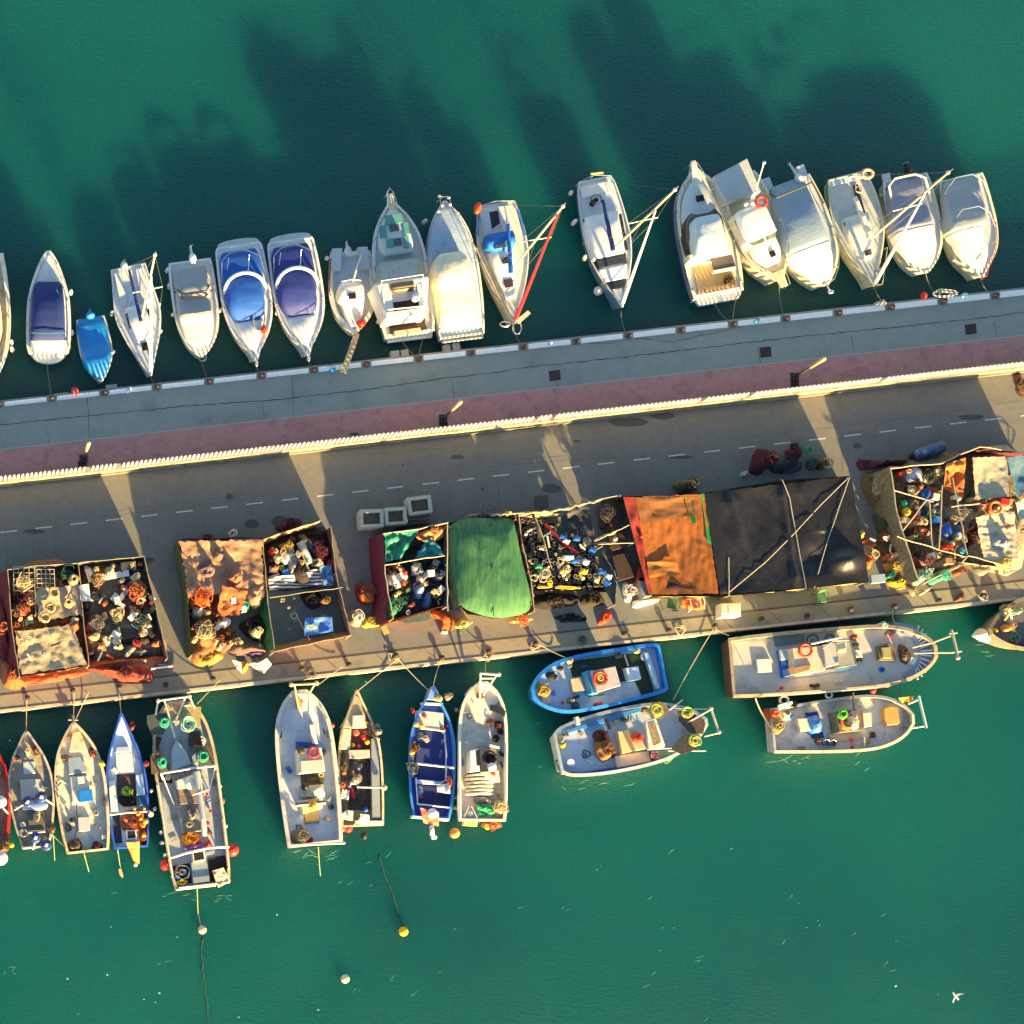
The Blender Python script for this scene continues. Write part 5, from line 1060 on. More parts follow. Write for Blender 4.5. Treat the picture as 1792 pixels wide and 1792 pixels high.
for q0, q1, nn in (((185,430),(165,590), 'left'),((530,430),(570,550), 'right')): pole([c(*q0), c(*q1)], (1.0,1.0), .05, TIREM, 'black bar lying along the %s bow bulwark of the pale blue decked boat' % nn, 'bar', 'bar')
loose(*c(330,1410), .78,.25, NET_DARK, 'thin dark rope before the stern heap of the pale blue decked boat', k=8)

# ---- F6 narrow grey cream boat
s = Boat('fishing_boat', 'narrow grey and cream open boat with red and yellow floats in its fore well', 'fishing boat', (635,1446),(625,1208), [(0,36),(.2,38),(.45,38),(.65,33),(.8,21),(.92,9),(1,2)], .95,1.4,.09,.4,.86, OLDG, OLDW, mat('#8f887a', .8,.12,3, dirt='#5a5244', damt=.4), GF)
part_poly(s, c, [(780,380),(850,190),(900,220),(950,380),(960,490),(720,490)], 1.15,.6, 'foredeck', mat('#a9a081', .7,.1, dirt='#7a6f50', damt=.3)); part_poly(s, c, [(830,380),(930,375),(950,490),(825,495)], 1.3,1.0, 'hatch_cover', PALE); part_poly(s, c, [(725,500),(815,500),(805,690),(715,690)], 1.0,.6, 'side_bench', mat('#b6b3a4', .7)); part_poly(s, c, [(820,505),(970,500),(985,690),(820,690)], .62,.55, 'fore_well', mat('#5b332a', .8,.3), .005)
for i, (x, y, m_, r_) in enumerate(((860,540, mat('#b85048', .6), .2),(930,585, REDP, .17),(960,625, YELL, .17),(832,655, YELL, .13),(885,665, REDP, .15))): floatball(*c(x, y), .85, r_, m_, '%s float in the fore well of the narrow grey boat, %s' % (('dull red', 'bright red', 'yellow', 'yellow', 'red')[i], ('at the upper left', 'in the middle', 'larger yellow one', 'the smaller at left', 'lowest')[i]))
part_poly(s, c, [(790,700),(985,695),(990,770),(800,775)], 1.05,.55, 'thwart', mat('#c2b9a4', .7,.1)); part_poly(s, c, [(1000,590),(1070,590),(1085,1330),(1010,1330)], 1.0,.55, 'side_deck', mat('#8d9698', .8,.1, dirt='#6a6f6c', damt=.3))
part_poly(s, c, [(800,785),(995,780),(1005,1255),(790,1250)], .62,.55, 'main_well', mat('#33312f', .8,.3,5, dirt='#6d6656', damt=.3, dscale=5), .005)
heap([c(x, y) for x, y in ((720,720),(780,710),(790,860),(780,1000),(715,1010),(705,860))], .6,1.2, NET_BROWN, 'brown gear along the left side of the narrow grey boat', strands=8); heap([c(x, y) for x, y in ((800,800),(950,800),(900,900),(960,960),(850,1030),(790,980))], .62,1.0, netmat('#6f6453', '#2e2a24', .5), 'mixed grey brown gear in the main well of the narrow grey boat', 'gear_heap', 'net', strands=9)
floatball(*c(880,865), 1.1,.13, BLUEP, 'blue float in the main well of the narrow grey boat'); [floatball(*c(x, y), 1.15,.09, WHITEP, 'small white float on a string across the narrow grey boat', group='small white floats on a string') for x, y in ((800,1035),(815,1010),(840,1005),(850,975),(875,960),(870,985))]
cloth([c(735,1060), c(800,1070), c(790,1160), c(720,1150)], (1.2,1.2,1.1,1.1), mat('#e6d6c4', .7), 'pale pink cloth at the left rail of the narrow grey boat', 'cloth', 'cloth', sag=0, wr=.05, fs=4); heap([c(x, y) for x, y in ((805,1030),(840,1040),(860,1140),(830,1120))], .8,1.2, REDP, 'long red cloth beside the pale pink cloth', 'cloth_bundle', 'cloth', strands=0); coil(*c(733,1020), 1.2,.18, NET_ORG, 'orange rope ring on the left rail of the narrow grey boat')
part_tube(s, c, [(870,1040,1.35),(1110,1045,1.35)], .055, 'cross_bar', PALE); b = B(); b.cyl(P(*c(1115,1045), 1.2), .17,.2,.17,14, bev=.04); b.build('roller', mat('#d8b08a', .6), s, True)
b = B(); b.ball(P(*c(1065,530), 1.3), .25,.2,.25,12,7, jit=.3); b.cyl(P(*c(1045,485), 1.1), .17,.3,.17,12); b.tube([P(*c(1000,560), 1.1), P(*c(1080,600), 1.2)], .08,6); b.build('net_hauler', STEELD, s, True)
floatball(*c(950,1250), .95,.14, BLUEP, 'blue float near the stern of the narrow grey boat'); [floatball(*c(x, y), .7,.23, mat('#df3a2c', .45), 'red buoy at the left stern corner of the narrow grey boat, %s' % n_, 'buoy', 'buoy') for x, y, n_ in ((733,1420, 'left one'),(790,1425, 'right one'))]
part_poly(s, c, [(720,1290),(780,1250),(835,1260),(830,1350),(720,1330)], 1.15,.6, 'stern_box', PALE); part_poly(s, c, [(850,1350),(1110,1350),(1100,1395),(860,1380)], 1.05,.6, 'stern_bench', PALE)
b = B(); b.sheet([P(*c(900,1290), 1.6), P(*c(980,1300), 1.6), P(*c(985,1390), .9), P(*c(890,1400), .9)], 8,10,-.15,.06,3); b.build('motor_cover', mat('#a9c9a0', .7,.15), s, True); b = B(); b.ball(P(*c(935,1480), .4), .2,.3,.2,10,6); b.build('motor_leg', BLACK, s, True); part_tube(s, c, [(830,1400,1.3),(940,1290,1.6)], .04, 'tiller', mat('#b9d6a0', .6))

# ---- F7 blue boat
c = crop(690,1150,.1898)
s = Boat('fishing_boat', 'deep blue open fishing boat with a red and white outboard at its stern', 'fishing boat', (756,1432),(757,1206), [(0,31),(.15,37),(.4,40),(.6,39),(.75,31),(.87,19),(.95,8),(1,2)], .95,1.4,.10,.35,.86, mat('#3a72b8', .5,.12,2, dirt='#24508c', damt=.3), mat('#3d86cf', .5,.1,2), mat('#20469a', .7,.08,2,.003,40, dirt='#1a3878', damt=.25), GF)
part_poly(s, c, [(215,490),(460,515),(460,670),(200,640)], 1.15,.6, 'fore_hatch', mat('#c3c4ba', .6,.08)); part_poly(s, c, [(330,300),(370,255),(410,330),(440,400),(300,390)], 1.45,.7, 'foredeck', mat('#7ba0c9', .6,.1)); part_poly(s, c, [(260,415),(450,425),(450,445),(260,435)], 1.3,.7, 'thwart', WHITEP)
part_poly(s, c, [(210,685),(460,690),(475,1130),(200,1115)], .645,.55, 'floor_board', mat('#1c2f6e', .75,.1), .004); part_poly(s, c, [(210,1170),(510,1200),(505,1380),(215,1355)], .65,.55, 'floor_board', mat('#1a2558', .75,.1), .004)
part_tube(s, c, [(205,980,1.1),(550,1020,1.1)], .07, 'cross_bar', WHITEP); part_poly(s, c, [(195,1125),(430,1150),(480,1130),(440,1175),(200,1165)], 1.0,.6, 'thwart', mat('#b4bfd0', .6)); part_tube(s, c, [(462,680,1.0),(478,900,1.0),(475,1140,1.0)], .05, 'inner_rail', mat('#b9c3d8', .6)); part_tube(s, c, [(240,655,1.15),(462,680,1.15)], .05, 'inner_rail', PALE); part_tube(s, c, [(215,1355,1.0),(505,1385,1.0)], .05, 'inner_rail', WHITEP); part_tube(s, c, [(200,1110,1.0),(215,1355,1.0)], .04, 'inner_rail', mat('#c3cbe0', .6))
heap([c(x, y) for x, y in ((230,680),(330,680),(345,760),(310,800),(250,740),(210,760))], .65,1.1, NET_GREY, 'grey brown net heap below the fore hatch of the blue boat', strands=7); heap([c(x, y) for x, y in ((170,760),(210,770),(210,900),(170,900))], .9,1.4, NET_BROWN, 'net and rope on the left rail of the blue boat', strands=6); heap([c(x, y) for x, y in ((150,930),(190,930),(195,1090),(155,1090))], .9,1.2, netmat('#4b6a6a', '#a03a44', .4), 'mixed gear along the left rail of the blue boat', 'gear_heap', 'net', strands=6)
for x, y, m_, n_ in ((200,620, YELP, 'at the fore hatch corner'),(162,880, YELL, 'on the left rail'),(258,635, YELP, 'beside the fore hatch')): floatball(*c(x, y), 1.25,.15, m_, 'yellow float %s of the blue boat' % n_)
heap([c(x, y) for x, y in ((255,520),(300,525),(310,565),(280,560))], 1.15,1.4, REDP, 'red cloth on the fore hatch of the blue boat', 'cloth_bundle', 'cloth', strands=0); heap([c(x, y) for x, y in ((170,470),(195,465),(195,520),(175,515))], 1.0,1.4, REDP, 'red cloth on the left bow rail of the blue boat', 'cloth_bundle', 'cloth', strands=0)
heap([c(x, y) for x, y in ((350,370),(400,340),(450,360),(450,400),(380,395))], 1.3,1.6, mat('#b0a04a', .8,.3,5), 'yellowish rope heap on the bow of the blue boat', strands=7); heap([c(x, y) for x, y in ((470,340),(530,320),(545,370),(500,390))], 1.2,1.6, NET_GREY, 'grey chain and anchor at the right bow of the blue boat', 'anchor', 'anchor', strands=6)
cloth([c(390,1185), c(510,1160), c(515,1260), c(400,1245)], (1.1,1.15,1.0,1.0), mat('#e8dccc', .7,.08,3,.02,8), 'white bag near the right stern of the blue boat', 'bag', 'bag', sag=-.1, wr=.06, fs=3); heap([c(x, y) for x, y in ((500,1100),(540,1090),(555,1160),(530,1210),(510,1180))], .9,1.4, mat('#d8502a', .6,.25), 'orange red oilskin on the right rail of the blue boat', 'oilskin', 'clothing', strands=0); heap([c(x, y) for x, y in ((220,1180),(270,1185),(285,1240),(240,1305),(215,1290))], .65,.95, mat('#7f8fb0', .7,.1,3), 'grey blue sack in the stern well of the blue boat', 'sack', 'sack', strands=0)
part_poly(s, c, [(165,1460),(510,1490),(505,1510),(170,1480)], 1.05,.5, 'transom_cap', WHITEP); b = B(); b.ball(P(*c(350,1440), 1.35), .32,.30,.25,12,8); b.build('outboard_motor', WHITEP, s, True); b = B(); b.sheet([P(*c(240,1390), 1.4), P(*c(410,1430), 1.4), P(*c(410,1560), .8), P(*c(270,1530), .8)], 10,10,-.2,.08,3); b.build('motor_cover', mat('#c9553f', .7,.3,3,.02,8, dirt='#e0d8cc', damt=.45, dscale=2.5), s, True); b = B(); b.tube([P(*c(345,1560), .8), P(*c(350,1640), .6)], .14,8); b.ball(P(*c(365,1660), .5), .2,.15,.15); b.build('motor_leg', GELG, s, True)

# ---- F8 long white boat
s = Boat('fishing_boat', 'long white fishing boat with a rounded bow and a bundle of striped folded sheets', 'fishing boat', (844,1437),(846,1193), [(0,40),(.1,42),(.4,42),(.65,42),(.8,38),(.9,29),(.96,18),(1,7)], 1.15,1.55,.13,.4,.88, mat('#c9c8bd', .5,.06,2, dirt='#96917c', damt=.3), mat('#d8d3c0', .5,.06,2, dirt='#958d74', damt=.25), mat('#c3c1b8', .75,.08,2,.003,40, dirt='#8f897c', damt=.4), GF, deckname='deck')
part_poly(s, c, [(665,340),(720,270),(790,245),(870,250),(950,300),(985,380),(860,560),(800,560)], 1.3,.8, 'foredeck', mat('#d5d0bf', .6,.06)); part_poly(s, c, [(740,620),(870,620),(870,770),(745,720)], .95,.75, 'hatch_cover', mat('#b5b4a8', .6,.08))
b = B(); b.tube([P(*c(790,150), 2.3), P(*c(965,160), 2.3)], .07,6); b.tube([P(*c(795,150), 2.3), P(*c(790,370), 1.7)], .06,6); b.tube([P(*c(945,160), 2.3), P(*c(820,350), 1.7)], .06,6); b.tube([P(*c(795,195), 2.2), P(*c(910,195), 2.2)], .05,6); b.ball(P(*c(965,160), 2.3), .12); b.build('bow_gantry', PALE, s); part_poly(s, c, [(770,330),(825,330),(825,380),(775,378)], 1.6,1.2, 'anchor_winch', NET_BROWN)
part_poly(s, c, [(895,440),(960,440),(1030,500),(1020,550),(890,490)], 1.5,1.3, 'hatch', mat('#1d2638', .6)); heap([c(x, y) for x, y in ((835,570),(900,550),(960,610),(900,640),(840,610))], .8,1.3, NET_BROWN, 'brown net heap on the foredeck of the long white boat', strands=6); loose(*c(690,540), 1.25,.25, TIREM, 'dark rope loops at the left bow of the long white boat', k=9); loose(*c(650,490), 1.3,.2, GREYP, 'grey rope loops at the left bow of the long white boat', k=8)
part_poly(s, c, [(700,860),(780,840),(790,1050),(700,1060)], 1.7,.8, 'side_cabin', mat('#c3ccd2', .6,.05)); part_poly(s, c, [(755,865),(785,850),(790,1000),(765,1000)], 1.72,1.6, 'louvre', BLACK, .005); part_poly(s, c, [(790,810),(900,810),(960,850),(970,980),(900,1100),(800,1080)], 1.3,.8, 'engine_casing', mat('#8f8b7e', .7,.2,4, dirt='#4a443a', damt=.4, dscale=4))
b = B(); b.ring(P(*c(880,930), 1.7), .36,.09,20,8); b.cyl(P(*c(880,930), 1.4), .3,.2); b.build('hauling_drum', TIREM, s, True); b = B(); b.cyl(P(*c(900,1015), 1.9), .26,.12,.26,18, bev=.05); b.build('cap', WHITEP, s, True); part_poly(s, c, [(880,800),(970,825),(970,845),(880,820)], 2.0,1.9, 'bracket', PALE); part_poly(s, c, [(800,1060),(960,1040),(975,1150),(920,1140),(860,1120)], 1.6,.8, 'engine_hood', PALE); heap([c(x, y) for x, y in ((890,1050),(930,1050),(940,1090),(910,1090))], 1.55,1.8, REDP, 'small red rag on the engine hood of the long white boat', 'rag', 'cloth', strands=0)
b = B()
for i in range(6):
    y = 1080+i*34; b.mound(px3([c(700-i % 2*20, y), c(800, y-22), c(930, y-8), c(935, y+20), c(800, y+18), c(690, y+22)], 1.5), 1.0,1.55-.03*i, 2.5,.03,3,6, i)
solo(b, 'folded_sheets', 'striped bundle of cream folded sheets amidships on the long white boat', 'sheets', mat('#dfd6ba', .75,.06,3,.01,12), smooth=True)
heap([c(x, y) for x, y in ((745,1290),(820,1270),(900,1300),(905,1350),(760,1350))], .8,1.2, mat('#8f7d78', .8,.12), 'brown grey bag behind the folded sheets', 'sack', 'sack', strands=0); cloth([c(750,1355), c(915,1355), c(930,1440), c(790,1480)], (1.2,1.2,1.1,1.1), mat('#0f7a52', .7,.15,3,.02,8), 'dark green tarpaulin near the stern of the long white boat', sag=-.1, wr=.07, fs=3)
b = B(); b.cyl(P(*c(695,1445), .85), .2,.25,.17,14, bev=.05); solo(b, 'tub', 'small white tub at the left stern of the long white boat', 'tub', WHITEP, smooth=True); b = B(); b.tube([P(*c(690,1370), 1.5), P(*c(640,1480), 1.1)], .03,5); b.tube([P(*c(710,1370), 1.5), P(*c(770,1490), 1.1)], .03,5); b.build('stern_frame', GREYP, s)
heap([c(x, y) for x, y in ((930,1310),(1020,1310),(1030,1460),(940,1470))], .8,1.25, NET_CREAM, 'cream net pile at the right stern of the long white boat', strands=7); part_poly(s, c, [(640,1495),(770,1505),(765,1560),(640,1550)], .9,.5, 'stern_grate', mat('#d9b56a', .6,.2)); heap([c(x, y) for x, y in ((840,1520),(1000,1530),(990,1570),(860,1580))], .2,.8, NET_ORG, 'orange net hanging over the stern of the long white boat'); floatball(*c(858,1565), .6,.18, YELL, 'yellow buoy hanging at the stern of the long white boat', 'buoy', 'buoy'); floatball(*c(555,1622), .1,.32, mat('#c58a52', .6,.1), 'tan round buoy floating behind the blue boat', 'buoy', 'buoy')
b = B(); [b.tube([P(*c(x, 780), 1.45), P(*c(x+6,1490), 1.45)], .09,6) for x in (600,)]; b.build('side_rail', WHITEP, s); b = B(); b.tube([P(*c(1035,790), 1.45), P(*c(1030,1320), 1.45)], .09,6); b.build('side_rail', WHITEP, s)
fender([c(565,1390), c(565,1290), c(572,490)], 'the long white fishing boat', 'left side', ordn='stern', z=.6, col=mat('#b8b878', .6))
# ---- F9 bright blue rounded boat alongside
c = crop(900,1100,.212)
s = Boat('fishing_boat', 'bright blue fishing boat lying along the quay, dark green wet well and orange lifebuoy', 'fishing boat', (1162,1167),(931,1213), [(0,38),(.04,43),(.3,47),(.6,49),(.78,45),(.9,33),(.97,19),(1,8)], 1.25,1.5,.16,.45,.90, mat('#1c6fc2', .5,.12,2, dirt='#135092', damt=.35), mat('#2b86d6', .45,.10,2, dirt='#1a5fa8', damt=.3), mat('#a9bbce', .75,.07,2,.003,40, dirt='#8391a0', damt=.3), GF)
WET = mat('#20351c', .35,.25,3, dirt='#152613', damt=.4)
part_poly(s, c, [(450,270),(1060,195),(1130,400),(1150,520),(1050,545),(1000,440),(850,350),(480,400)], .84,.8, 'wet_well', WET, .004)
part_poly(s, c, [(1070,200),(1110,195),(1205,490),(1170,500)], 1.2,.8, 'stern_bench', mat('#8fb2cf', .6,.08)); part_poly(s, c, [(460,415),(560,400),(590,510),(485,525)], 1.15,.8, 'hatch_cover', mat('#c9b08c', .6,.08)); part_tube(s, c, [(910,215,1.1),(940,310,1.1)], .05, 'divider', PALE)
part_poly(s, c, [(595,350),(650,340),(690,540),(640,535)], 2.0,.8, 'wheelhouse_front', mat('#2f86b5', .5,.1)); part_poly(s, c, [(640,350),(835,310),(880,470),(680,530)], 2.3,.8, 'wheelhouse', mat('#a7a8a4', .6,.12, dirt='#7b7263', damt=.3)); part_poly(s, c, [(860,345),(920,335),(945,430),(880,440)], 1.1,.8, 'engine_well', mat('#1d2238', .7)); part_poly(s, c, [(918,325),(1025,310),(1050,415),(945,432)], 1.6,.8, 'locker', mat('#b5c9d8', .5,.05))
lifering(*c(710,412), 2.4, mat('#d8452c', .5,.25,6), 'orange red lifebuoy on the wheelhouse of the bright blue boat', .38); coil(*c(705,410), 2.32,.18, YELP, 'yellow rope inside the orange red lifebuoy', .025,5)
heap([c(x, y) for x, y in ((190,430),(270,430),(310,470),(290,570),(250,600),(210,560))], .9,1.45, mat('#c9a63a', .75,.4,6,.03,14, dirt='#4a3a4a', damt=.45, dscale=6), 'yellow and purple gear heap in the bow of the bright blue boat', 'gear_heap', 'net', strands=8); heap([c(x, y) for x, y in ((330,440),(370,500),(370,560),(310,575),(295,520))], .8,1.15, mat('#4f7fd0', .6,.08), 'blue sack at the bow of the bright blue boat', 'sack', 'sack', strands=0)
heap([c(x, y) for x, y in ((270,370),(330,350),(370,390),(350,420),(290,420))], 1.0,1.4, TIREM, 'black hose heap at the bow of the bright blue boat', 'hose_heap', 'hose', strands=6); cone(P(*c(250,590), .9), .22,.27,.3, mat('#c9b7a2', .7), 'round cream basket at the bow of the bright blue boat', 'basket', 'basket')
floatball(*c(505,640), .95,.26, mat('#46545c', .7), 'dark grey ball float on the deck of the bright blue boat'); boxt(*c(702,628), .42,.28,.8,1.15,-12, mat('#b02434', .6), 'small dark red box at the lower rail of the bright blue boat', 'crate', 'crate'); heap([c(x, y) for x, y in ((440,240),(485,235),(490,275),(450,285))], 1.2,1.5, NET_CREAM, 'pale rope lump on the quay side rail of the bright blue boat'); heap([c(x, y) for x, y in ((1005,170),(1045,165),(1045,195),(1010,198))], 1.2,1.5, NET_CREAM, 'small pale net lump near the stern on the quay side of the bright blue boat')
pole([c(610,560), c(740,545)], (.9,.9), .03, TIREM, 'thin dark bar on the deck beside the wheelhouse of the bright blue boat', 'bar', 'bar'); boxt(*c(525,760), .22,.5,.9,1.3,-12, PALE, 'pale wooden fender board between the two blue boats', 'fender_board', 'board')

# ---- F10 white and blue boat beneath it
s = Boat('fishing_boat', 'white and blue fishing boat with green rope coils on its netted bow', 'fishing boat', (976,1318),(1238,1263), [(0,34),(.05,43),(.25,52),(.5,54),(.7,50),(.84,38),(.94,22),(1,6)], 1.25,1.6,.14,.45,.88, mat('#c6cdd0', .5,.08,2, dirt='#7f93a0', damt=.3), mat('#9db0bb', .55,.12,2, dirt='#8f7d55', damt=.35), BGREY, GF)
part_poly(s, c, [(480,1185),(540,1190),(1140,1090),(1140,1115),(520,1225)], 1.1,.8, 'inner_bulwark', mat('#1c4f9a', .6,.15)); part_poly(s, c, [(405,850),(700,750),(1050,650),(1050,680),(700,790),(415,870)], 1.15,.8, 'inner_bulwark', mat('#2b78c0', .6,.15))
part_poly(s, c, [(665,865),(770,840),(840,1060),(730,1090)], 1.1,.8, 'net_bin', mat('#3a2c26', .8,.3)); heap([c(x, y) for x, y in ((690,930),(800,900),(840,990),(830,1060),(760,1090),(710,1040))], 1.0,1.7, netmat('#94683c', '#2f221c', .5), 'brown and gold net heap in the bin of the white and blue boat', strands=9); heap([c(x, y) for x, y in ((670,860),(730,830),(780,870),(770,910),(690,920))], 1.0,1.5, NET_MAR, 'dark red net heap on top of the brown one in the white and blue boat', strands=6)
part_poly(s, c, [(855,850),(930,840),(1000,1005),(890,1035)], 1.5,.8, 'engine_casing', mat('#cdb887', .65,.08)); part_poly(s, c, [(930,840),(1010,830),(1090,990),(1000,1010)], 2.1,.8, 'wheelhouse', mat('#c2a97a', .6,.1)); part_poly(s, c, [(1085,760),(1170,740),(1245,960),(1230,990),(1110,1000)], 2.2,1.9, 'wheelhouse_roof', PALE); part_poly(s, c, [(1100,780),(1160,765),(1215,940),(1150,970)], 2.22,2.0, 'roof_well', netmat('#8e8062', '#3c342a', .5), .005)
part_poly(s, c, [(830,1055),(1110,1010),(1130,1095),(850,1150)], 1.15,.8, 'side_hatch', mat('#bcb0a4', .6,.06)); part_poly(s, c, [(610,930),(660,920),(690,1045),(630,1055)], .92,.8, 'hatch_cover', mat('#93a6ba', .6,.05))
heap([c(x, y) for x, y in ((975,860),(1040,850),(1080,900),(1060,950),(1000,950))], 2.05,2.45, mat('#d6402a', .6,.35,6,.03,14), 'heap of orange red lifejackets on the wheelhouse of the white and blue boat', 'lifejacket_heap', 'lifejackets', strands=5); heap([c(x, y) for x, y in ((1120,1010),(1170,1005),(1190,1080),(1140,1100))], .85,1.3, netmat('#a8626a', '#dcc8bc', .4), 'pink grey net lump by the side hatch of the white and blue boat'); 
part_poly(s, c, [(1130,620),(1200,600),(1300,650),(1220,740),(1130,740)], 1.75,1.7, 'net_platform', netmat('#6f6a4a', '#34342c', .5), .01); part_poly(s, c, [(1350,680),(1470,690),(1580,780),(1560,870),(1450,860),(1360,760)], 1.85,1.8, 'net_platform', netmat('#4f463e', '#231f1e', .5), .01); part_poly(s, c, [(1400,880),(1540,880),(1500,1000),(1390,1040),(1290,1000)], 1.75,1.7, 'net_platform', netmat('#3a3b3c', '#1c1c20', .5), .01)
for i, (x, y, r_) in enumerate(((1160,675,.42),(1415,690,.40),(1485,925,.40))): coil(*c(x, y), 1.88, r_, LIME, 'lime green coil on the netted bow of the white and blue boat, %s' % ('top left one', 'upper right one', 'lower right one')[i], .028,9)
loose(*c(1255,1060), 1.25,.42, mat('#6fae5a', .8), 'loose green rope heap on the lower bow rail of the white and blue boat', .025,18); loose(*c(600,1040), .85,.38, TIREM, 'black hose curling over the stern deck of the white and blue boat', .03,6, 'hose'); coil(*c(915,735), .95,.28, mat('#33505c', .7), 'dark hose coil amidships on the deck of the white and blue boat', .03,6); heap([c(x, y) for x, y in ((375,880),(410,870),(430,960),(390,960))], .85,1.2, GREYP, 'grey bag in the stern of the white and blue boat', 'sack', 'sack', strands=0); heap([c(x, y) for x, y in ((375,950),(430,930),(440,980),(400,990))], .85,1.25, YELL, 'yellow oilskin in the stern of the white and blue boat', 'oilskin', 'clothing', strands=0)
cone(P(*c(452,1110), .8), .24,.22,.35, mat('#c8cdd6', .5), 'white round tub at the stern corner of the white and blue boat', 'tub', 'tub'); b = B(); b.tube([P(*c(1625,665), 2.0), P(*c(1690,860), 2.0)], .07,6); b.tube([P(*c(1625,665), 2.0), P(*c(1420,780), 1.8)], .05,6); b.tube([P(*c(1690,860), 2.0), P(*c(1570,890), 1.7)], .05,6); b.tube([P(*c(1625,665), 2.0), P(*c(1480,665), 1.8)], .04,6); b.ball(P(*c(1625,660), 2.0), .12); b.ball(P(*c(1690,855), 2.0), .12); b.build('bow_gantry', mat('#b9b39c', .6,.1), s)
b = B(); b.tube([P(*c(1190,990), 1.5), P(*c(1375,985), 1.6), P(*c(1420,930), 1.7)], .04,6); b.tube([P(*c(1280,670), 1.8), P(*c(1390,590), 1.8)], .04,6); b.tube([P(*c(1270,1010), 1.5), P(*c(1580,1010), 1.5)], .035,6); b.build('gear_bar', PALE, s); b = B(); b.tube([P(*c(760,740), 1.2), P(*c(790,830), 1.2)], .09,6); b.build('davit', TIREM, s)
b = B(); [b.tube([P(*c(x, y), .9), P(*c(x-30, y+8), .9)], .04,5) for x, y in ((370,1085),(380,1130),(415,1195))]; b.tube([P(*c(340,1090), .9), P(*c(385,1200), .9)], .04,5); b.build('stern_ladder', STEELD, s)

# ---- F11 big grey boat
c = crop(1240,1060,.2567)
DKG = mat('#bfbbb0', .8,.06,1.2,.003,40, dirt='#9c9282', damt=.4, dscale=1.1)
s = Boat('fishing_boat', 'largest fishing boat, wide grey deck and brown stern, lying along the quay at right', 'fishing boat', (1279,1169),(1640,1140), [(0,51),(.1,53),(.35,55),(.6,55),(.75,53),(.86,45),(.94,32),(.98,20),(1,9)], 1.5,1.8,.15,.4,.92, mat('#6d5548', .7,.15,2, dirt='#46342c', damt=.4), mat('#a59a80', .7,.1,2, dirt='#6f604a', damt=.4), DKG, GF)
part_poly(s, c, [(440,200),(650,180),(660,255),(455,280)], 1.19,1.1, 'deck_patch', mat('#6f7d80', .8,.08), .004); part_poly(s, c, [(325,365),(425,360),(435,450),(335,455)], 1.3,1.1, 'fish_hatch', mat('#c3c8c4', .6,.06))
part_poly(s, c, [(480,300),(565,290),(590,410),(600,470),(510,490)], 1.5,1.1, 'blue_locker', mat('#1c4f9e', .5,.1)); part_poly(s, c, [(485,300),(545,292),(560,365),(495,370)], 1.6,1.4, 'locker_lid', mat('#aab9c2', .5)); part_poly(s, c, [(570,290),(620,285),(780,275),(800,440),(640,470),(590,420)], 2.3,1.1, 'wheelhouse', mat('#c6b79c', .65,.12,3, dirt='#93785a', damt=.3)); part_poly(s, c, [(540,430),(700,400),(690,440),(560,475)], 2.4,2.2, 'plank_rack', WOOD); part_poly(s, c, [(565,290),(610,285),(625,410),(590,415)], 2.2,1.1, 'cabin_side', mat('#a6b3b8', .6))
part_poly(s, c, [(780,265),(860,250),(890,400),(800,420)], 2.5,1.1, 'cabin', mat('#a9aaa8', .6,.1)); part_poly(s, c, [(865,240),(960,240),(1000,400),(890,420)], 2.1,1.1, 'fore_cabin', mat('#8c8f86', .6,.12)); part_poly(s, c, [(870,250),(940,245),(940,310),(880,320)], 2.35,2.0, 'cabin_hatch', mat('#cfc2a2', .6))
part_tube(s, c, [(775,290,2.7),(850,240,2.8),(960,235,2.8),(1000,320,2.7),(1005,400,2.6),(885,420,2.6)], .04, 'roof_rail', STEELD); part_tube(s, c, [(700,260,2.9),(905,215,3.0)], .06, 'boom', PALE); part_poly(s, c, [(610,470),(1010,400),(1015,420),(720,475),(515,495)], 1.3,1.1, 'coaming', WHITEP); part_poly(s, c, [(860,430),(1005,405),(1010,425),(870,455)], 1.35,1.2, 'ledge', mat('#86c0d6', .5))
lifering(*c(660,303), 2.5, mat('#a8402e', .6,.2,5), 'rusty red lifebuoy on the wheelhouse of the largest fishing boat', .36); part_poly(s, c, [(985,255),(1025,252),(1028,275),(990,278)], 1.4,1.1, 'winch', TIREM); part_poly(s, c, [(1000,300),(1040,300),(1050,350),(1005,355)], 1.4,1.1, 'deck_box', PALE); part_poly(s, c, [(1015,362),(1050,358),(1055,380),(1018,384)], 1.4,1.1, 'winch', TIREM)
for i, (x, y) in enumerate(((710,235),(825,235))): coil(*c(x, y), 1.15,.36, mat('#2b6473', .7), 'teal hose loop on the quay side deck of the largest boat, %s one' % ('left', 'right')[i], .025,3)
part_poly(s, c, [(1150,275),(1240,250),(1280,290),(1275,375),(1165,370)], 1.6,1.1, 'windlass', mat('#6b6448', .7,.2,4, dirt='#3c3626', damt=.4)); part_poly(s, c, [(1180,285),(1240,280),(1250,360),(1190,355)], 1.75,1.5, 'windlass_drum', mat('#97905f', .7,.2)); heap([c(x, y) for x, y in ((1320,240),(1370,250),(1390,330),(1370,410),(1330,400),(1310,320))], 1.2,1.75, netmat('#6b5246', '#352a26', .5), 'brown rope mound in the bow of the largest boat', strands=9)
for i in range(12):
    a = math.radians(-62+i*11.5); x0, y0 = 1390+55*math.cos(a), 320+120*math.sin(a); x1, y1 = 1350+175*math.cos(a), 318+205*math.sin(a)
    b = B(); b.tube([P(*c(x0, y0), 1.45), P(*c(x1, y1), 1.62)], .05,5); b.build('frame_rib', mat('#c9d0da', .6,.05), s)
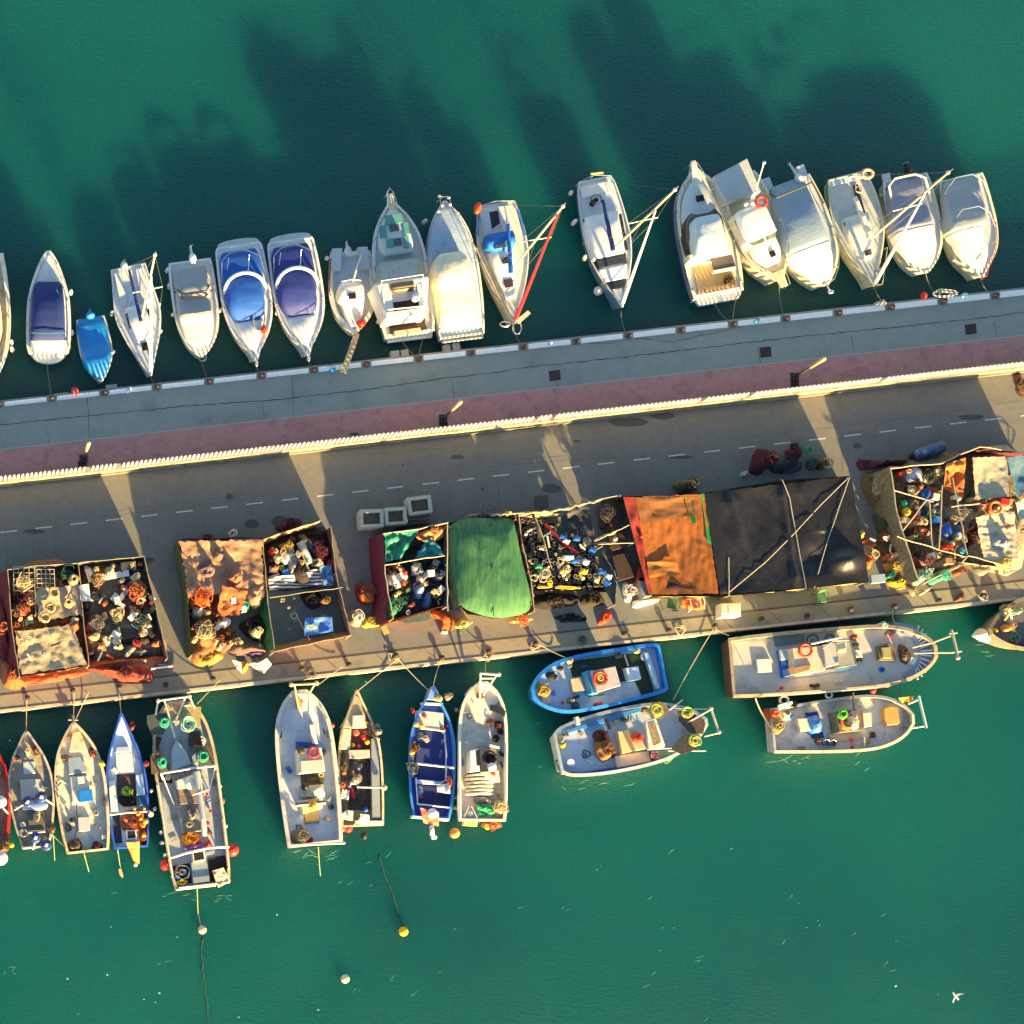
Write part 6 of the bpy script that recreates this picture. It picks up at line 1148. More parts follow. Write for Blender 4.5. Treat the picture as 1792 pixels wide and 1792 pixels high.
part_poly(s, c, [(1260,110),(1380,130),(1490,220),(1535,320),(1480,440),(1380,510),(1330,480),(1420,400),(1440,320),(1390,220),(1270,170)], 1.42,1.1, 'bow_deck', mat('#8f9db6', .7,.06), .01)
b = B(); b.tube([P(*c(1655,165), 2.4), P(*c(1680,260), 2.4), P(*c(1700,350), 2.4)], .08,6); b.tube([P(*c(1650,205), 2.4), P(*c(1530,250), 2.1), P(*c(1390,285), 1.7)], .05,6); b.tube([P(*c(1685,320), 2.4), P(*c(1540,320), 2.1), P(*c(1400,325), 1.7)], .05,6); b.tube([P(*c(1640,190), 2.4), P(*c(1695,185), 2.4)], .05,6); b.tube([P(*c(1650,320), 2.4), P(*c(1725,310), 2.4)], .05,6); b.ball(P(*c(1700,355), 2.4), .13); b.build('bow_gantry', mat('#a7a08a', .7,.1), s)
loose(*c(1230,490), 1.15,.45, TIREM, 'black rope heap on the lower bow deck of the largest boat', .025,16); loose(*c(1230,185), 1.25,.35, NET_GREY, 'grey rope heap on the quay side bow of the largest boat', .025,14, asp=.5); loose(*c(320,580), 1.15,.35, GREYP, 'grey rope loop at the stern of the largest boat', k=6); heap([c(x, y) for x, y in ((1160,120),(1220,110),(1240,140),(1170,145))], 1.5,1.7, PALE, 'white net lump on the quay side rail of the largest boat'); boxt(*c(1395,375), .35,.4,1.3,1.6,20, mat('#c3d3d0', .5), 'pale green box in the bow of the largest boat')
for x, y in ((632,216),(700,543)): part_poly(s, c, [(x-10, y-8),(x+10, y-8),(x+10, y+8),(x-10, y+8)], 1.2,1.1, 'scupper_cap', BLACK)
s.rail([(.15,52),(.3,54),(.5,55),(.7,54)], 1.85,1.5, 'side_rail', PALE, .03)

# ---- F12
s = Boat('fishing_boat', 'pale fishing boat with a blue tarpaulin bundle amidships, beyond the largest boat from the quay', 'fishing boat', (1352,1279),(1600,1258), [(0,38),(.1,40),(.35,45),(.6,48),(.75,46),(.87,37),(.95,24),(1,8)], 1.2,1.6,.12,.4,.90, mat('#bfc2b8', .6,.1,2, dirt='#7a745e', damt=.35), mat('#bab8a6', .6,.1,2, dirt='#7a6f54', damt=.3), mat('#c8c5bb', .75,.07,2,.003,40, dirt='#99896f', damt=.4, dscale=1.8), GF)
part_poly(s, c, [(605,770),(685,765),(700,850),(625,860)], 1.2,.75, 'hatch_cover', mat('#cfc3b0', .6,.06)); part_poly(s, c, [(660,730),(745,720),(760,760),(680,780)], .95,.75, 'locker', mat('#1e3a80', .6)); part_poly(s, c, [(700,870),(780,860),(790,900),(705,905)], .95,.75, 'locker', mat('#1e3a80', .6))
b = B(); b.mound(px3([c(x, y) for x, y in ((685,760),(740,735),(790,745),(810,830),(800,865),(720,875),(695,830))], 1.6), .8,1.6,2.4,.08,2.2,9,3); solo(b, 'tarpaulin_bundle', 'bright blue tarpaulin bundle amidships on the pale fishing boat', 'tarpaulin', mat('#3f7fc4', .45,.15,3,.02,8, dirt='#a8c4de', damt=.3), smooth=True)
part_poly(s, c, [(865,720),(1030,705),(1045,850),(890,865)], 1.9,.75, 'wheelhouse', mat('#6b6154', .75,.2,4, dirt='#38322c', damt=.4)); coil(*c(905,740), 1.95,.30, mat('#55b23c', .7), 'bright green rope coil on the pale boat wheelhouse', .03,8); lifering(*c(950,785), 2.0, mat('#d9593a', .6,.3,6), 'orange lifebuoy beside the green rope coil', .38); loose(*c(935,820), 1.95,.3, mat('#b8c23c', .7), 'yellow green rope under the orange lifebuoy', k=10); heap([c(x, y) for x, y in ((960,725),(1020,720),(1040,830),(1000,850),(970,800))], 1.9,2.2, netmat('#cfc6b0', '#4a4238', .5), 'pale and dark net lump on the wheelhouse of the pale boat', strands=7)
part_poly(s, c, [(1050,730),(1110,725),(1115,820),(1060,830)], 1.5,.75, 'white_locker', mat('#cdc3aa', .6,.1)); part_poly(s, c, [(815,870),(1040,855),(1060,910),(830,930)], 1.0,.75, 'side_step', mat('#b7a88e', .7,.1, dirt='#6f604a', damt=.3)); part_poly(s, c, [(1195,700),(1240,685),(1290,695),(1305,790),(1290,810),(1220,815),(1200,770)], 1.5,.75, 'liferaft_pad', mat('#c8954c', .65,.08)); 
heap([c(x, y) for x, y in ((430,780),(500,740),(540,800),(530,860),(470,895),(440,850))], .75,1.35, netmat('#b8a06c', '#4a3c2c', .45), 'tan and dark net heap in the stern of the pale boat', strands=9); heap([c(x, y) for x, y in ((410,700),(460,685),(495,730),(480,770),(430,780))], .75,1.5, netmat('#c9642c', '#5a3a28', .45), 'orange gear heap at the stern corner of the pale boat', strands=7)
cloth([c(470,680), c(570,650), c(580,690), c(490,715)], (1.4,1.4,1.3,1.2), mat('#9fd0b4', .7,.15), 'pale green net cloth on the stern rail of the pale boat', 'net_cloth', 'net', sag=0, wr=.05, fs=3); b = B(); b.ring(P(*c(512,643), 1.3), .25,.09,16,7); solo(b, 'tyre', 'grey tyre fender between the two boats at right', 'tyre', GREYP); heap([c(x, y) for x, y in ((560,665),(610,660),(620,690),(550,695))], 1.0,1.3, NET_DARK, 'small dark net lump beside the pale green net cloth'); bucket(*c(830,938), .8, mat('#5a4038', .6), 'dark brown bucket on the lower deck of the pale boat', .2); bucket(*c(785,935), .8, mat('#2f6f94', .6), 'blue bucket beside the dark brown one', .2); boxt(*c(540,745), .5,.35,.75,1.0,-8, WHITEP, 'white tray at the stern of the pale boat', 'tray', 'tray')
b = B(); b.tube([P(*c(985,590), 1.6), P(*c(990,700), 1.6), P(*c(1040,760), 1.6)], .06,6); b.build('gear_pipe', STEELD, s); loose(*c(1240,870), 1.0,.45, TIREM, 'thin black hose loops in the lower bow of the pale boat', .02,12); heap([c(x, y) for x, y in ((1130,850),(1160,835),(1110,910),(1080,920))], .8,1.1, NET_BROWN, 'brown net strip on the bow deck of the pale boat'); loose(*c(1190,740), .9,.3, TIREM, 'dark cable beside the tan pad in the bow of the pale boat', .02,7, asp=1.8)
for i in range(7):
    a = math.radians(-50+i*20); b = B(); b.tube([P(*c(1310+15*math.cos(a), 770+60*math.sin(a)), 1.2), P(*c(1290+95*math.cos(a), 775+125*math.sin(a)), 1.4)], .045,5); b.build('frame_rib', mat('#9b9284', .7,.1), s)
b = B(); b.tube([P(*c(1432,615), 2.1), P(*c(1485,835), 2.1)], .08,6); b.tube([P(*c(1432,640), 2.1), P(*c(1360,670), 1.8)], .05,6); b.tube([P(*c(1480,820), 2.1), P(*c(1380,835), 1.8)], .05,6); b.build('bow_gantry', mat('#b7c9c4', .6,.08), s); b = B(); b.sheet([P(*c(1295,630), 1.9), P(*c(1405,615), 1.9), P(*c(1385,655), 1.7), P(*c(1320,660), 1.6)], 10,8,0,.05,4); solo(b, 'flag', 'yellow and red flag drooping at the bow of the pale boat', 'flag', mat('#e2a81e', .7,.1,4, dirt='#d03a1e', damt=.45, dscale=2.5), smooth=True)
cloth([c(1375,650), c(1430,622), c(1425,650), c(1385,670)], (1.9,2.0,1.9,1.8), GREENR, 'small green cloth on the bow gantry of the pale boat', 'rag', 'cloth', sag=0, wr=.04, fs=4); floatball(*c(1118,580), 1.3,.2, mat('#b83a3c', .6), 'small red float between the two boats at right'); b = B(); b.ring(P(*c(820,607), 1.3), .18,.06,16,7); solo(b, 'tyre', 'small pale tyre hanging on the lower side of the largest boat', 'tyre', PALE); loose(*c(1210,545), 1.5,.3, ROPEM, 'pale rope on the lower bow rail of the largest boat', k=10, asp=.4)
b = B(); [b.tube([P(*c(x, y), 1.3), P(*c(x+4, y+70), 1.3)], .04,5) for x, y in ((1060,895),)]; b.build('rail_post', PALE, s)

# ---- F13 partial at right edge
c = crop(1660,1020,.0893)
s = Boat('fishing_boat', 'fishing boat cut off by the right picture edge with a white bag at its bow', 'fishing boat', (1880,1075),(1731,1106), [(0,45),(.3,48),(.6,45),(.8,33),(.92,19),(1,6)], 1.2,1.6,.18,.4,.88, mat('#6f7268', .6,.15,3, dirt='#3c4a4c', damt=.35), mat('#8c8668', .6,.2,3, dirt='#4b4430', damt=.4), mat('#54585e', .8,.15,3, dirt='#2e3034', damt=.4), GF)
b = B(); b.mound(px3([c(x, y) for x, y in ((735,860),(810,860),(950,1120),(860,1110),(640,1010),(650,950))], 1.5), .5,1.5,2.2,.08,3,8,2); solo(b, 'bag', 'large white canvas bag hanging over the bow of the boat at the right edge', 'bag', mat('#d6d3c6', .7,.06,3,.02,8), smooth=True)
heap([c(x, y) for x, y in ((920,870),(990,880),(1030,960),(980,980),(920,930))], 1.2,1.6, YELP, 'yellow oilskin at the bow of the boat at the right edge', 'oilskin', 'clothing', strands=0); heap([c(x, y) for x, y in ((1120,820),(1250,770),(1340,870),(1320,930),(1140,930))], 1.0,1.8, netmat('#c9975a', '#7a3a24', .4), 'tan and rust cloth heap on the boat at the right edge'); heap([c(x, y) for x, y in ((1090,440),(1190,380),(1260,440),(1200,530),(1100,520))], 1.4,1.9, netmat('#7f7a52', '#403e2c', .4), 'olive net ball at the bow of the boat at the right edge'); loose(*c(1270,1100), 1.1,.5, mat('#4f8a5c', .8), 'green rope on the deck of the boat at the right edge', .025,14); loose(*c(1090,630), 1.3,.5, STEELD, 'dark gear lines at the bow of the boat at the right edge', .03,14); heap([c(x, y) for x, y in ((1020,1120),(1150,1100),(1180,1200),(1060,1200))], .9,1.3, netmat('#6a6478', '#2c2c30', .4), 'greyish purple net heap on the boat at the right edge'); heap([c(x, y) for x, y in ((1340,480),(1450,490),(1470,560),(1400,610))], 1.4,1.8, netmat('#8fb88c', '#2c3c34', .4), 'pale green net heap on the boat at the right edge')
part_tube(s, c, [(1200,590,2.3),(1100,730,1.9)], .05, 'bow_frame', mat('#d9b45a', .6)); part_tube(s, c, [(1200,590,2.3),(1240,700,1.9)], .05, 'bow_frame', PALE)

# ------------------------------------------------------------------ mooring lines
def bollx(i): x = -1+KP*i; return P(x, LC(x)-4, PZ+.25)
for (x, y, z), i, lb in (((84,634,.6), 1, 'the navy canopied motor boat'),((265,655,1.2), 3, 'the leftmost sailing boat'),((352,620,1.2), 4, 'the grey covered boat'),((447,628,1.3), 5, 'the bright blue covered cruiser'),((540,620,1.3), 6, 'the indigo covered cruiser'),((702,590,.8), 8, 'the flybridge yacht, left line'),((745,585,.8), 8, 'the flybridge yacht, right line'),((800,598,.7), 9, 'the canvas covered yacht'),((901,570,1.2), 10, 'the sailing boat with the red headsail'),((1089,545,1.2), 12, 'the blue hulled sailing boat'),((1250,525,.8), 14, 'the white fishing cruiser, left line'),((1297,500,1.3), 14, 'the white fishing cruiser, right line'),((1366,495,1.6), 15, 'the pilothouse boat'),((1531,500,1.2), 17, 'the rightmost sailing boat'),((1622,478,1.2), 18, 'the lilac covered boat'),((1718,486,1.3), 19, 'the off white covered boat')):
    rope(P(x-2, y, z), bollx(i), 'mooring line to the promenade from '+lb, .022,.3)
GR = P
for (x, y, z),(x2, y2), lb in (((46,1280,1.3),(47,1220), 'the grey weathered boat'),((129,1262,1.4),(130,1208), 'the cream weathered boat'),((131,1262,1.4),(155,1212), 'the cream weathered boat, right line'),((212,1248,1.4),(208,1200), 'the blue rimmed white boat'),((345,1232,2),(385,1190), 'the long dark boat'),((555,1200,2.2),(600,1166), 'the pale blue decked boat'),((627,1208,1.4),(700,1150), 'the narrow grey boat'),((752,1210,1.4),(694,1150), 'the deep blue boat, left line'),((757,1206,1.4),(772,1152), 'the deep blue boat, right line'),((850,1180,2.2),(852,1142), 'the long white boat'),((988,1150,1.5),(945,1128), 'the bright blue boat'),((1178,1225,1.6),(1249,1100), 'the white and blue boat'),((1565,1088,1.6),(1563,1065), 'the largest boat, bow'),((1275,1112,1.6),(1252,1100), 'the largest boat, stern')):
    rope(P(x, y, z), P(x2, y2, QZ+.2), 'mooring line to the quay from '+lb, .022,.15, ROPEM)
rope(P(1322,1222,1.5), P(1349,1272,1.3), 'pale thick rope tying the pale boat to the stern of the largest boat', .045,.2, ROPEM)
for (x, y, z),(x2, y2), lb in (((345,1555,1.1),(347,1605), 'the long dark boat'),((557,1482,1.2),(561,1535), 'the pale blue decked boat'),((147,1493,1),(156,1527), 'the cream weathered boat'),((93,1462,1),(96,1508), 'the grey weathered boat'),((206,1487,.9),(211,1520), 'the blue rimmed white boat')):
    rope(P(x, y, z), P(x2, y2,-.05), 'stern line running into the water behind '+lb, .024,.05, mat('#8f9a62', .8))
rope(P(93,1462,1), P(116,1485,1.1), 'yellowish line between the grey and the cream weathered boats', .022,.1, mat('#b5a04a', .8))
# taut lines between the masts
# ------------------------------------------------------------------ fishermen's net stores on the quay
ZT = 2.75
def fence(t, c, pts, zs, name, m, bottom=QZ, lean=.0, nx=8, wr=.05, seed=1):
    """cloth or netting hung along a line of post tops down to the ground"""
    for k in range(len(pts)-1):
        b = B(); a, d = P(*c(*pts[k]), zs[k]), P(*c(*pts[k+1]), zs[k+1]); q = (d-a); q.z = 0; q.normalize(); nn = Vector((q.y, -q.x, 0))*lean
        b.sheet([a, d, Vector((d.x, d.y, bottom))+nn, Vector((a.x, a.y, bottom))+nn], nx, 6,0, wr, 1.6, seed+k, edge=.04); b.build(name, m, t, True)
def posts(t, c, pts, zs, m=None, r=.04):
    for (x, y), z in zip(pts, zs):
        a = P(*c(x, y), z); b = B(); b.tube([a, (a.x, a.y, QZ)], r, 6); b.build('post', m or WOODG, t)
def rails(t, c, segs, m=None, r=.03, name='top_rail'):
    for k, pts in enumerate(segs):
        q = [P(*c(x, y), z) for x, y, z in pts]; w_ = []
        for i in range(len(q)-1):
            n = max(2, int((q[i+1]-q[i]).length/.5)); w_ += [q[i].lerp(q[i+1], j/n)+Vector((rnd.uniform(-.03,.03), rnd.uniform(-.03,.03), rnd.uniform(-.03,.03))) for j in range(n)]
        b = B(); b.tube(w_+[q[-1]], r, 6); b.build(name, m or WOODG, t)
        if m is rp_ or r > .035: continue
        b = B(); f = []
        for i in range(len(w_)-1):
            for j in range(2): f.append(w_[i].lerp(w_[i+1], j/2)+Vector((rnd.uniform(-.10,.10), rnd.uniform(-.10,.10), rnd.uniform(-.12,.0))))
        b.tube(f, rnd.uniform(.05,.09), 6); b.build('net_fringe', rnd.choice((NET_BROWN, NET_GREY, NET_CREAM, NET_RUST)), t, True)
rp_ = None
def H(c, pts, h0, h1, m, label, name='gear_heap', cat='net', **k):
    h1 += .3 if h1 >= .75 and h0+h1 < 2.2 and cat == 'net' else 0
    return heap([c(x, y) for x, y in pts], QZ+h0, QZ+h1, m, label, name, cat, **k)
COL = {'white': WHITEP, 'blue': BLUEP, 'black': TIREM, 'green': GREENP, 'grey': GREYP, 'yellow': YELP, 'cream': PALE, 'red': REDP, 'orange': ORANGE, 'brown': WOOD, 'dark': NET_DARK}
def inpoly(x, y, p):
    r = False
    for i in range(len(p)):
        (x0, y0),(x1, y1) = p[i-1], p[i]
        if (y0 > y) != (y1 > y) and x < (x1-x0)*(y-y0)/(y1-y0)+x0: r = not r
    return r
def scatter(c, poly, n, z, kinds, where, zr=.3, cols=('white', 'grey', 'black', 'cream', 'brown'), size=1.0):
    xs = [p[0] for p in poly]; ys = [p[1] for p in poly]; k = 0; tries = 0
    while k < n and tries < n*30:
        tries += 1; x, y = rnd.uniform(min(xs), max(xs)), rnd.uniform(min(ys), max(ys))
        if not inpoly(x, y, poly): continue
        col = rnd.choice(cols); kd = rnd.choice(kinds); zz = QZ+z+rnd.random()*zr; px, py = c(x, y); g = kd.replace('_', ' ')+' pieces '+where
        if kd == 'box': boxt(px, py, rnd.uniform(.25,.55)*size, rnd.uniform(.2,.4)*size, zz-.25, zz, rnd.uniform(-60,60), COL[col], '%s box %s' % (col, where), 'box', 'box', 'boxes '+where)
        elif kd == 'can': jug(px, py, zz-.3, COL[col], '%s jerry can %s' % (col, where), rnd.uniform(-90,90), size, 'jerry cans '+where)
        elif kd == 'float': floatball(px, py, zz, rnd.uniform(.07,.15)*size, COL[col], '%s net float %s' % (col, where), group='net floats '+where)
        elif kd == 'rope': (coil if rnd.random() < .3 else loose)(px, py, zz, rnd.uniform(.18,.35)*size, {'white': ROPEM, 'cream': NET_CREAM, 'black': ROPEG, 'dark': ROPEG}.get(col, COL[col]), '%s rope %s' % (col, where), group='ropes '+where)
        elif kd == 'sheet':
            nm_, hx = rnd.choice((('beige', '#b8a888'),('grey', '#8f8f8a'),('tan', '#9a7f5c'),('pale', '#c9c4b4'),('rust', '#8a5138'),('slate', '#5a625f'),('brown', '#6a5444')))
            heap(oval(px, py, rnd.uniform(12,20)*size, rnd.uniform(8,14)*size, rnd.uniform(0,180), 9,.35), QZ+.1, zz+.12, mat(hx, .85,.15,3,.03,9, dirt='#5a5040', damt=.3, dscale=4), '%s crumpled sheet %s' % (nm_, where), 'crumpled_sheet', 'sheet', 'crumpled sheets '+where, nz=.16, strands=0, ns=3.5, p=3)
        elif kd == 'plank':
            a = rnd.uniform(0,3.14); l = rnd.uniform(8,22)*size; plank([(px-l/2*math.cos(a), py-l/2*math.sin(a)),(px+l/2*math.cos(a), py+l/2*math.sin(a))], zz, .1, COL[col], '%s batten %s' % (col, where), 'batten', 'batten', group='battens '+where)
        elif kd == 'net': heap(oval(px, py, rnd.uniform(6,12)*size, rnd.uniform(5,9)*size), QZ+.1, zz+.15, {'white': NET_CREAM, 'cream': NET_CREAM, 'grey': NET_GREY, 'black': NET_DARK, 'brown': NET_BROWN, 'red': NET_RUST, 'orange': NET_ORG, 'green': NET_GREEN, 'blue': mat('#3a5a86', .9,.3,4), 'dark': NET_DARK, 'yellow': NET_CREAM}[col], '%s net heap %s' % (col, where), group='net heaps '+where, strands=3)
        k += 1
MARC = mat('#6a2430', .8,.15,3,.015,10, dirt='#4a161f', damt=.3); ORC = mat('#c86a3c', .75,.15,3,.015,10, dirt='#9a4426', damt=.35); PINKC = mat('#d89a7c', .75,.1,3,.015,10, dirt='#b8603c', damt=.25); BRNC = mat('#a07a5e', .8,.18,2,.02,8, dirt='#6a4434', damt=.35)
GRNC = mat('#3c7245', .75,.30,3.0,.03,12, dirt='#1c5340', damt=.55, dscale=1.6, stretch=(1.8,.16,1)); TEALC = mat('#1f7a5e', .6,.25,2,.02,8, dirt='#0f4a48', damt=.4); PLAST = mat('#a59c86', .35,.15,2,.02,6, dirt='#6e675a', damt=.35)
GREYN = mat('#6f6c62', .9,.25,5,.02,14, dirt='#3f3c36', damt=.4)
# ---- store 1 (left edge)
c = crop(0,950,.1786)
t = T('net_store', 'leftmost net store, open pen with maroon and orange cloth sides full of gear', 'net store', P(*c(800,700), QZ), 'open net stores along the quay')
o_ = [(75,260),(340,228),(760,195),(1410,130),(1530,640),(1640,1130),(870,1195),(190,1310),(110,800)]; zz = [ZT]*4+[ZT+.1, ZT, ZT, ZT, ZT]
posts(t, c, o_+[(345,700),(810,700)], zz+[ZT, ZT]); rails(t, c, [[(x, y, ZT) for x, y in o_[:4]], [(1410,130, ZT),(1530,640, ZT+.05),(1640,1130, ZT)], [(770,200, ZT),(810,700, ZT),(870,1190, ZT)], [(340,240, ZT),(350,720, ZT)], [(75,260, ZT),(110,800, ZT),(190,1310, ZT)]])
fence(t, c, [(75,260),(110,800),(190,1310)], [ZT]*3, 'cloth_side', MARC, lean=.5); fence(t, c, [(190,1310),(500,1270),(870,1200)], [ZT-.5]*3, 'cloth_side', PINKC, lean=-.4); fence(t, c, [(870,1200),(1300,1150),(1640,1130)], [ZT-.6]*3, 'cloth_side', ORC, lean=-.4)
fence(t, c, [(1410,130),(1530,640),(1640,1130)], [ZT]*3, 'net_side', GREYN, lean=-.05); fence(t, c, [(75,260),(760,195),(1410,130)], [ZT-.1]*3, 'net_side', GREYN); fence(t, c, [(770,200),(810,700),(870,1190)], [ZT-.2]*3, 'cloth_side', netmat('#a8442c', '#5a2a20', .4)); fence(t, c, [(330,470),(560,780),(810,700)], [ZT-.5]*3, 'cloth_side', ORC)
b = B()
for x0, y0, x1, y1 in ((130,235,335,470),(360,260,530,440)):
    for i in range(5): u = i/4; b.tube([P(*c(x0+(x1-x0)*u, y0), ZT-.05), P(*c(x0+(x1-x0)*u+8, y1), ZT-.1)], .018,4); b.tube([P(*c(x0, y0+(y1-y0)*u), ZT-.05), P(*c(x1, y0+(y1-y0)*u), ZT-.05)], .018,4)
b.build('wire_grid', PALE, t)
b = B(); b.sheet([P(*c(350,460), 2.5), P(*c(770,400), 2.5), P(*c(800,700), 2.4), P(*c(380,770), 2.3)], 24,20,.1,.04,1.6,4, edge=.1); solo(b, 'plastic_sheet', 'cloudy plastic sheet over round net drums in the leftmost store', 'plastic sheet', PLAST, smooth=True)
b = B(); b.sheet([P(*c(150,870), 2.4), P(*c(700,800), 2.3), P(*c(860,1190), 2.4), P(*c(200,1290), 2.5)], 28,24,.05,.045,1.5,9, edge=.1); solo(b, 'plastic_sheet', 'yellowish grey plastic sheet in the lower left corner of the leftmost store', 'plastic sheet', mat('#b3a582', .4,.2,1.5,.03,5, dirt='#5c594e', damt=.4, dscale=1.2), smooth=True)
for i, (x, y, r_) in enumerate(((530,500,.28),(490,640,.26),(670,590,.26),(720,365,.25),(440,740,.24))): coil(*c(x, y), 2.5, r_, mat('#a8926a', .9,.2,5, dirt='#6a5a40', damt=.4), 'tan net roll on the cloudy plastic sheet, %s' % ('upper left', 'lower left', 'right', 'at the top corner', 'at the bottom corner')[i], .10,4, name='net_roll')
cloth([c(775,415), c(870,400), c(890,570), c(790,575)], (2.7,2.75,2.7,2.65), WHITEP, 'white sheet with small print lying on the divider of the leftmost store', 'white_sheet', 'sheet', sag=0, wr=.02)
plank([c(965,345), c(1265,295)], 2.4,.35, mat('#d8cfd0', .6), 'wide pale board across the right half of the leftmost store', 'board', 'board'); plank([c(840,225), c(885,380)], 2.3,.2, GREYP, 'grey board at the top of the leftmost store', 'board', 'board'); plank([c(1300,385), c(1140,600)], (2.4,2.5), .28, GREYP, 'grey slanted board in the right half of the leftmost store', 'board', 'board'); plank([c(1150,580), c(1220,625)], 2.5,.2, WHITEP, 'short white board at the foot of the grey slanted board', 'board', 'board')
boxt(*c(1260,225), .85,.5,1.6,2.3,-6, mat('#b9ad84', .6), 'cream box in the top right corner of the leftmost store', 'crate', 'crate'); boxt(*c(285,765), .5,.35,1.6,2.0,-14, mat('#a9c9bc', .6), 'pale green box in the left half of the leftmost store', 'box', 'box')
H(c, ((1120,370),(1250,290),(1400,300),(1470,450),(1500,640),(1400,660),(1270,560)), .2,1.2, netmat('#8e3430', '#4a1a20', .45), 'dark red net heap in the right half of the leftmost store', strands=10, nz=.16, sm=NET_ORG); H(c, ((1060,600),(1160,580),(1260,660),(1240,780),(1120,850),(1060,720)), .2,1.2, NET_CREAM, 'cream sack heap in the middle of the right half of the leftmost store', 'sack_heap', 'sacks', strands=4)
H(c, ((1200,700),(1380,650),(1520,720),(1550,860),(1300,880)), .2,1.0, netmat('#5e6a5c', '#343c36', .4), 'grey green net heap at the right side of the leftmost store', strands=7); H(c, ((1120,950),(1360,870),(1540,890),(1560,980),(1400,1010),(1150,1010)), .1,.9, NET_DARK, 'black net heap near the lower right of the leftmost store', strands=8); H(c, ((1150,1020),(1400,1000),(1590,1030),(1580,1120),(1180,1130)), .1,.9, mat('#4c5450', .8,.15), 'slate tarpaulin bundle at the lower right of the leftmost store', 'tarpaulin_bundle', 'tarpaulin', strands=1)
H(c, ((850,740),(960,670),(1060,720),(1040,850),(930,900),(840,850)), .2,1.3, netmat('#6b6560', '#2a2826', .5), 'dark and silver gear heap in the centre of the leftmost store', strands=9); H(c, ((850,890),(960,860),(1020,900),(980,950),(900,940)), .4,1.2, NET_CREAM, 'yellowish net fringe below the silver gear heap', strands=6); H(c, ((890,1010),(1000,980),(1100,1000),(1120,1120),(920,1130)), .1,.7, NET_GREY, 'grey brown gear heap at the lower middle of the leftmost store', strands=6)
H(c, ((110,600),(250,560),(340,640),(300,710),(150,700)), .3,1.3, NET_ORG, 'orange net heap in the left cell of the leftmost store', strands=6); H(c, ((870,210),(1040,200),(1060,290),(990,440),(960,560),(900,420)), .3,1.3, netmat('#9b7d4c', '#4f3c28', .4), 'tan sacking draped at the top of the leftmost store', 'sacking', 'cloth', strands=5); H(c, ((530,250),(740,230),(760,330),(600,370)), .2,1.1, netmat('#274a3e', '#14211f', .4), 'dark green net heap at the top of the leftmost store', strands=6); H(c, ((150,310),(320,300),(325,460),(155,460)), .4,1.3, NET_CREAM, 'straw coloured pot heap under the wire grid of the leftmost store', strands=7); H(c, ((110,490),(330,500),(330,560),(120,570)), .2,1.1, NET_MAR, 'dark brown net strip below the wire grid', strands=5)
H(c, ((870,1200),(1100,1190),(1450,1210),(1530,1300),(1480,1360),(1230,1350),(1030,1270)), 0,.8, netmat('#7a3a30', '#3c2220', .5), 'rusty brown net heap outside the lower side of the leftmost store', strands=12, nz=.14); H(c, ((20,1140),(110,1150),(200,1290),(280,1370),(230,1420),(60,1400),(20,1300)), 0,.8, netmat('#b05a34', '#4f2a22', .45), 'orange and black net heap at the lower left corner of the leftmost store', strands=12, sm=NET_ORG, nz=.14); H(c, ((180,1340),(560,1290),(860,1240),(870,1270),(560,1350),(230,1390)), 0,.5, netmat('#c8442c', '#d88a5c', .4), 'red net edging spilled along the foot of the pink cloth', strands=12)
H(c, ((-60,500),(70,480),(90,900),(130,1120),(20,1130),(-60,900)), 0,.9, netmat('#6b2c2e', '#3a181c', .4), 'dark red net heap against the left side of the leftmost store', strands=8, sm=NET_ORG)
scatter(c, [(830,250),(1380,180),(1560,1080),(900,1150)], 26,1.0,('box', 'rope', 'float', 'plank', 'net'), 'in the right half of the leftmost store', .4); scatter(c, [(120,500),(750,450),(780,1150),(220,1200)], 9,1.45,('rope', 'float', 'plank'), 'in the left half of the leftmost store', .2)
pole([c(1480,1235), c(1695,1205)], (QZ+.3, QZ+.3), .06, WHITEP, 'white pipe lying at the lower right corner of the leftmost store', 'pipe', 'pipe'); H(c, ((1510,1190),(1600,1160),(1660,1180),(1640,1210),(1540,1215)), 0,.4, mat('#1c5a78', .7,.2), 'blue cloth beside the white pipe', 'cloth_bundle', 'cloth', strands=0)

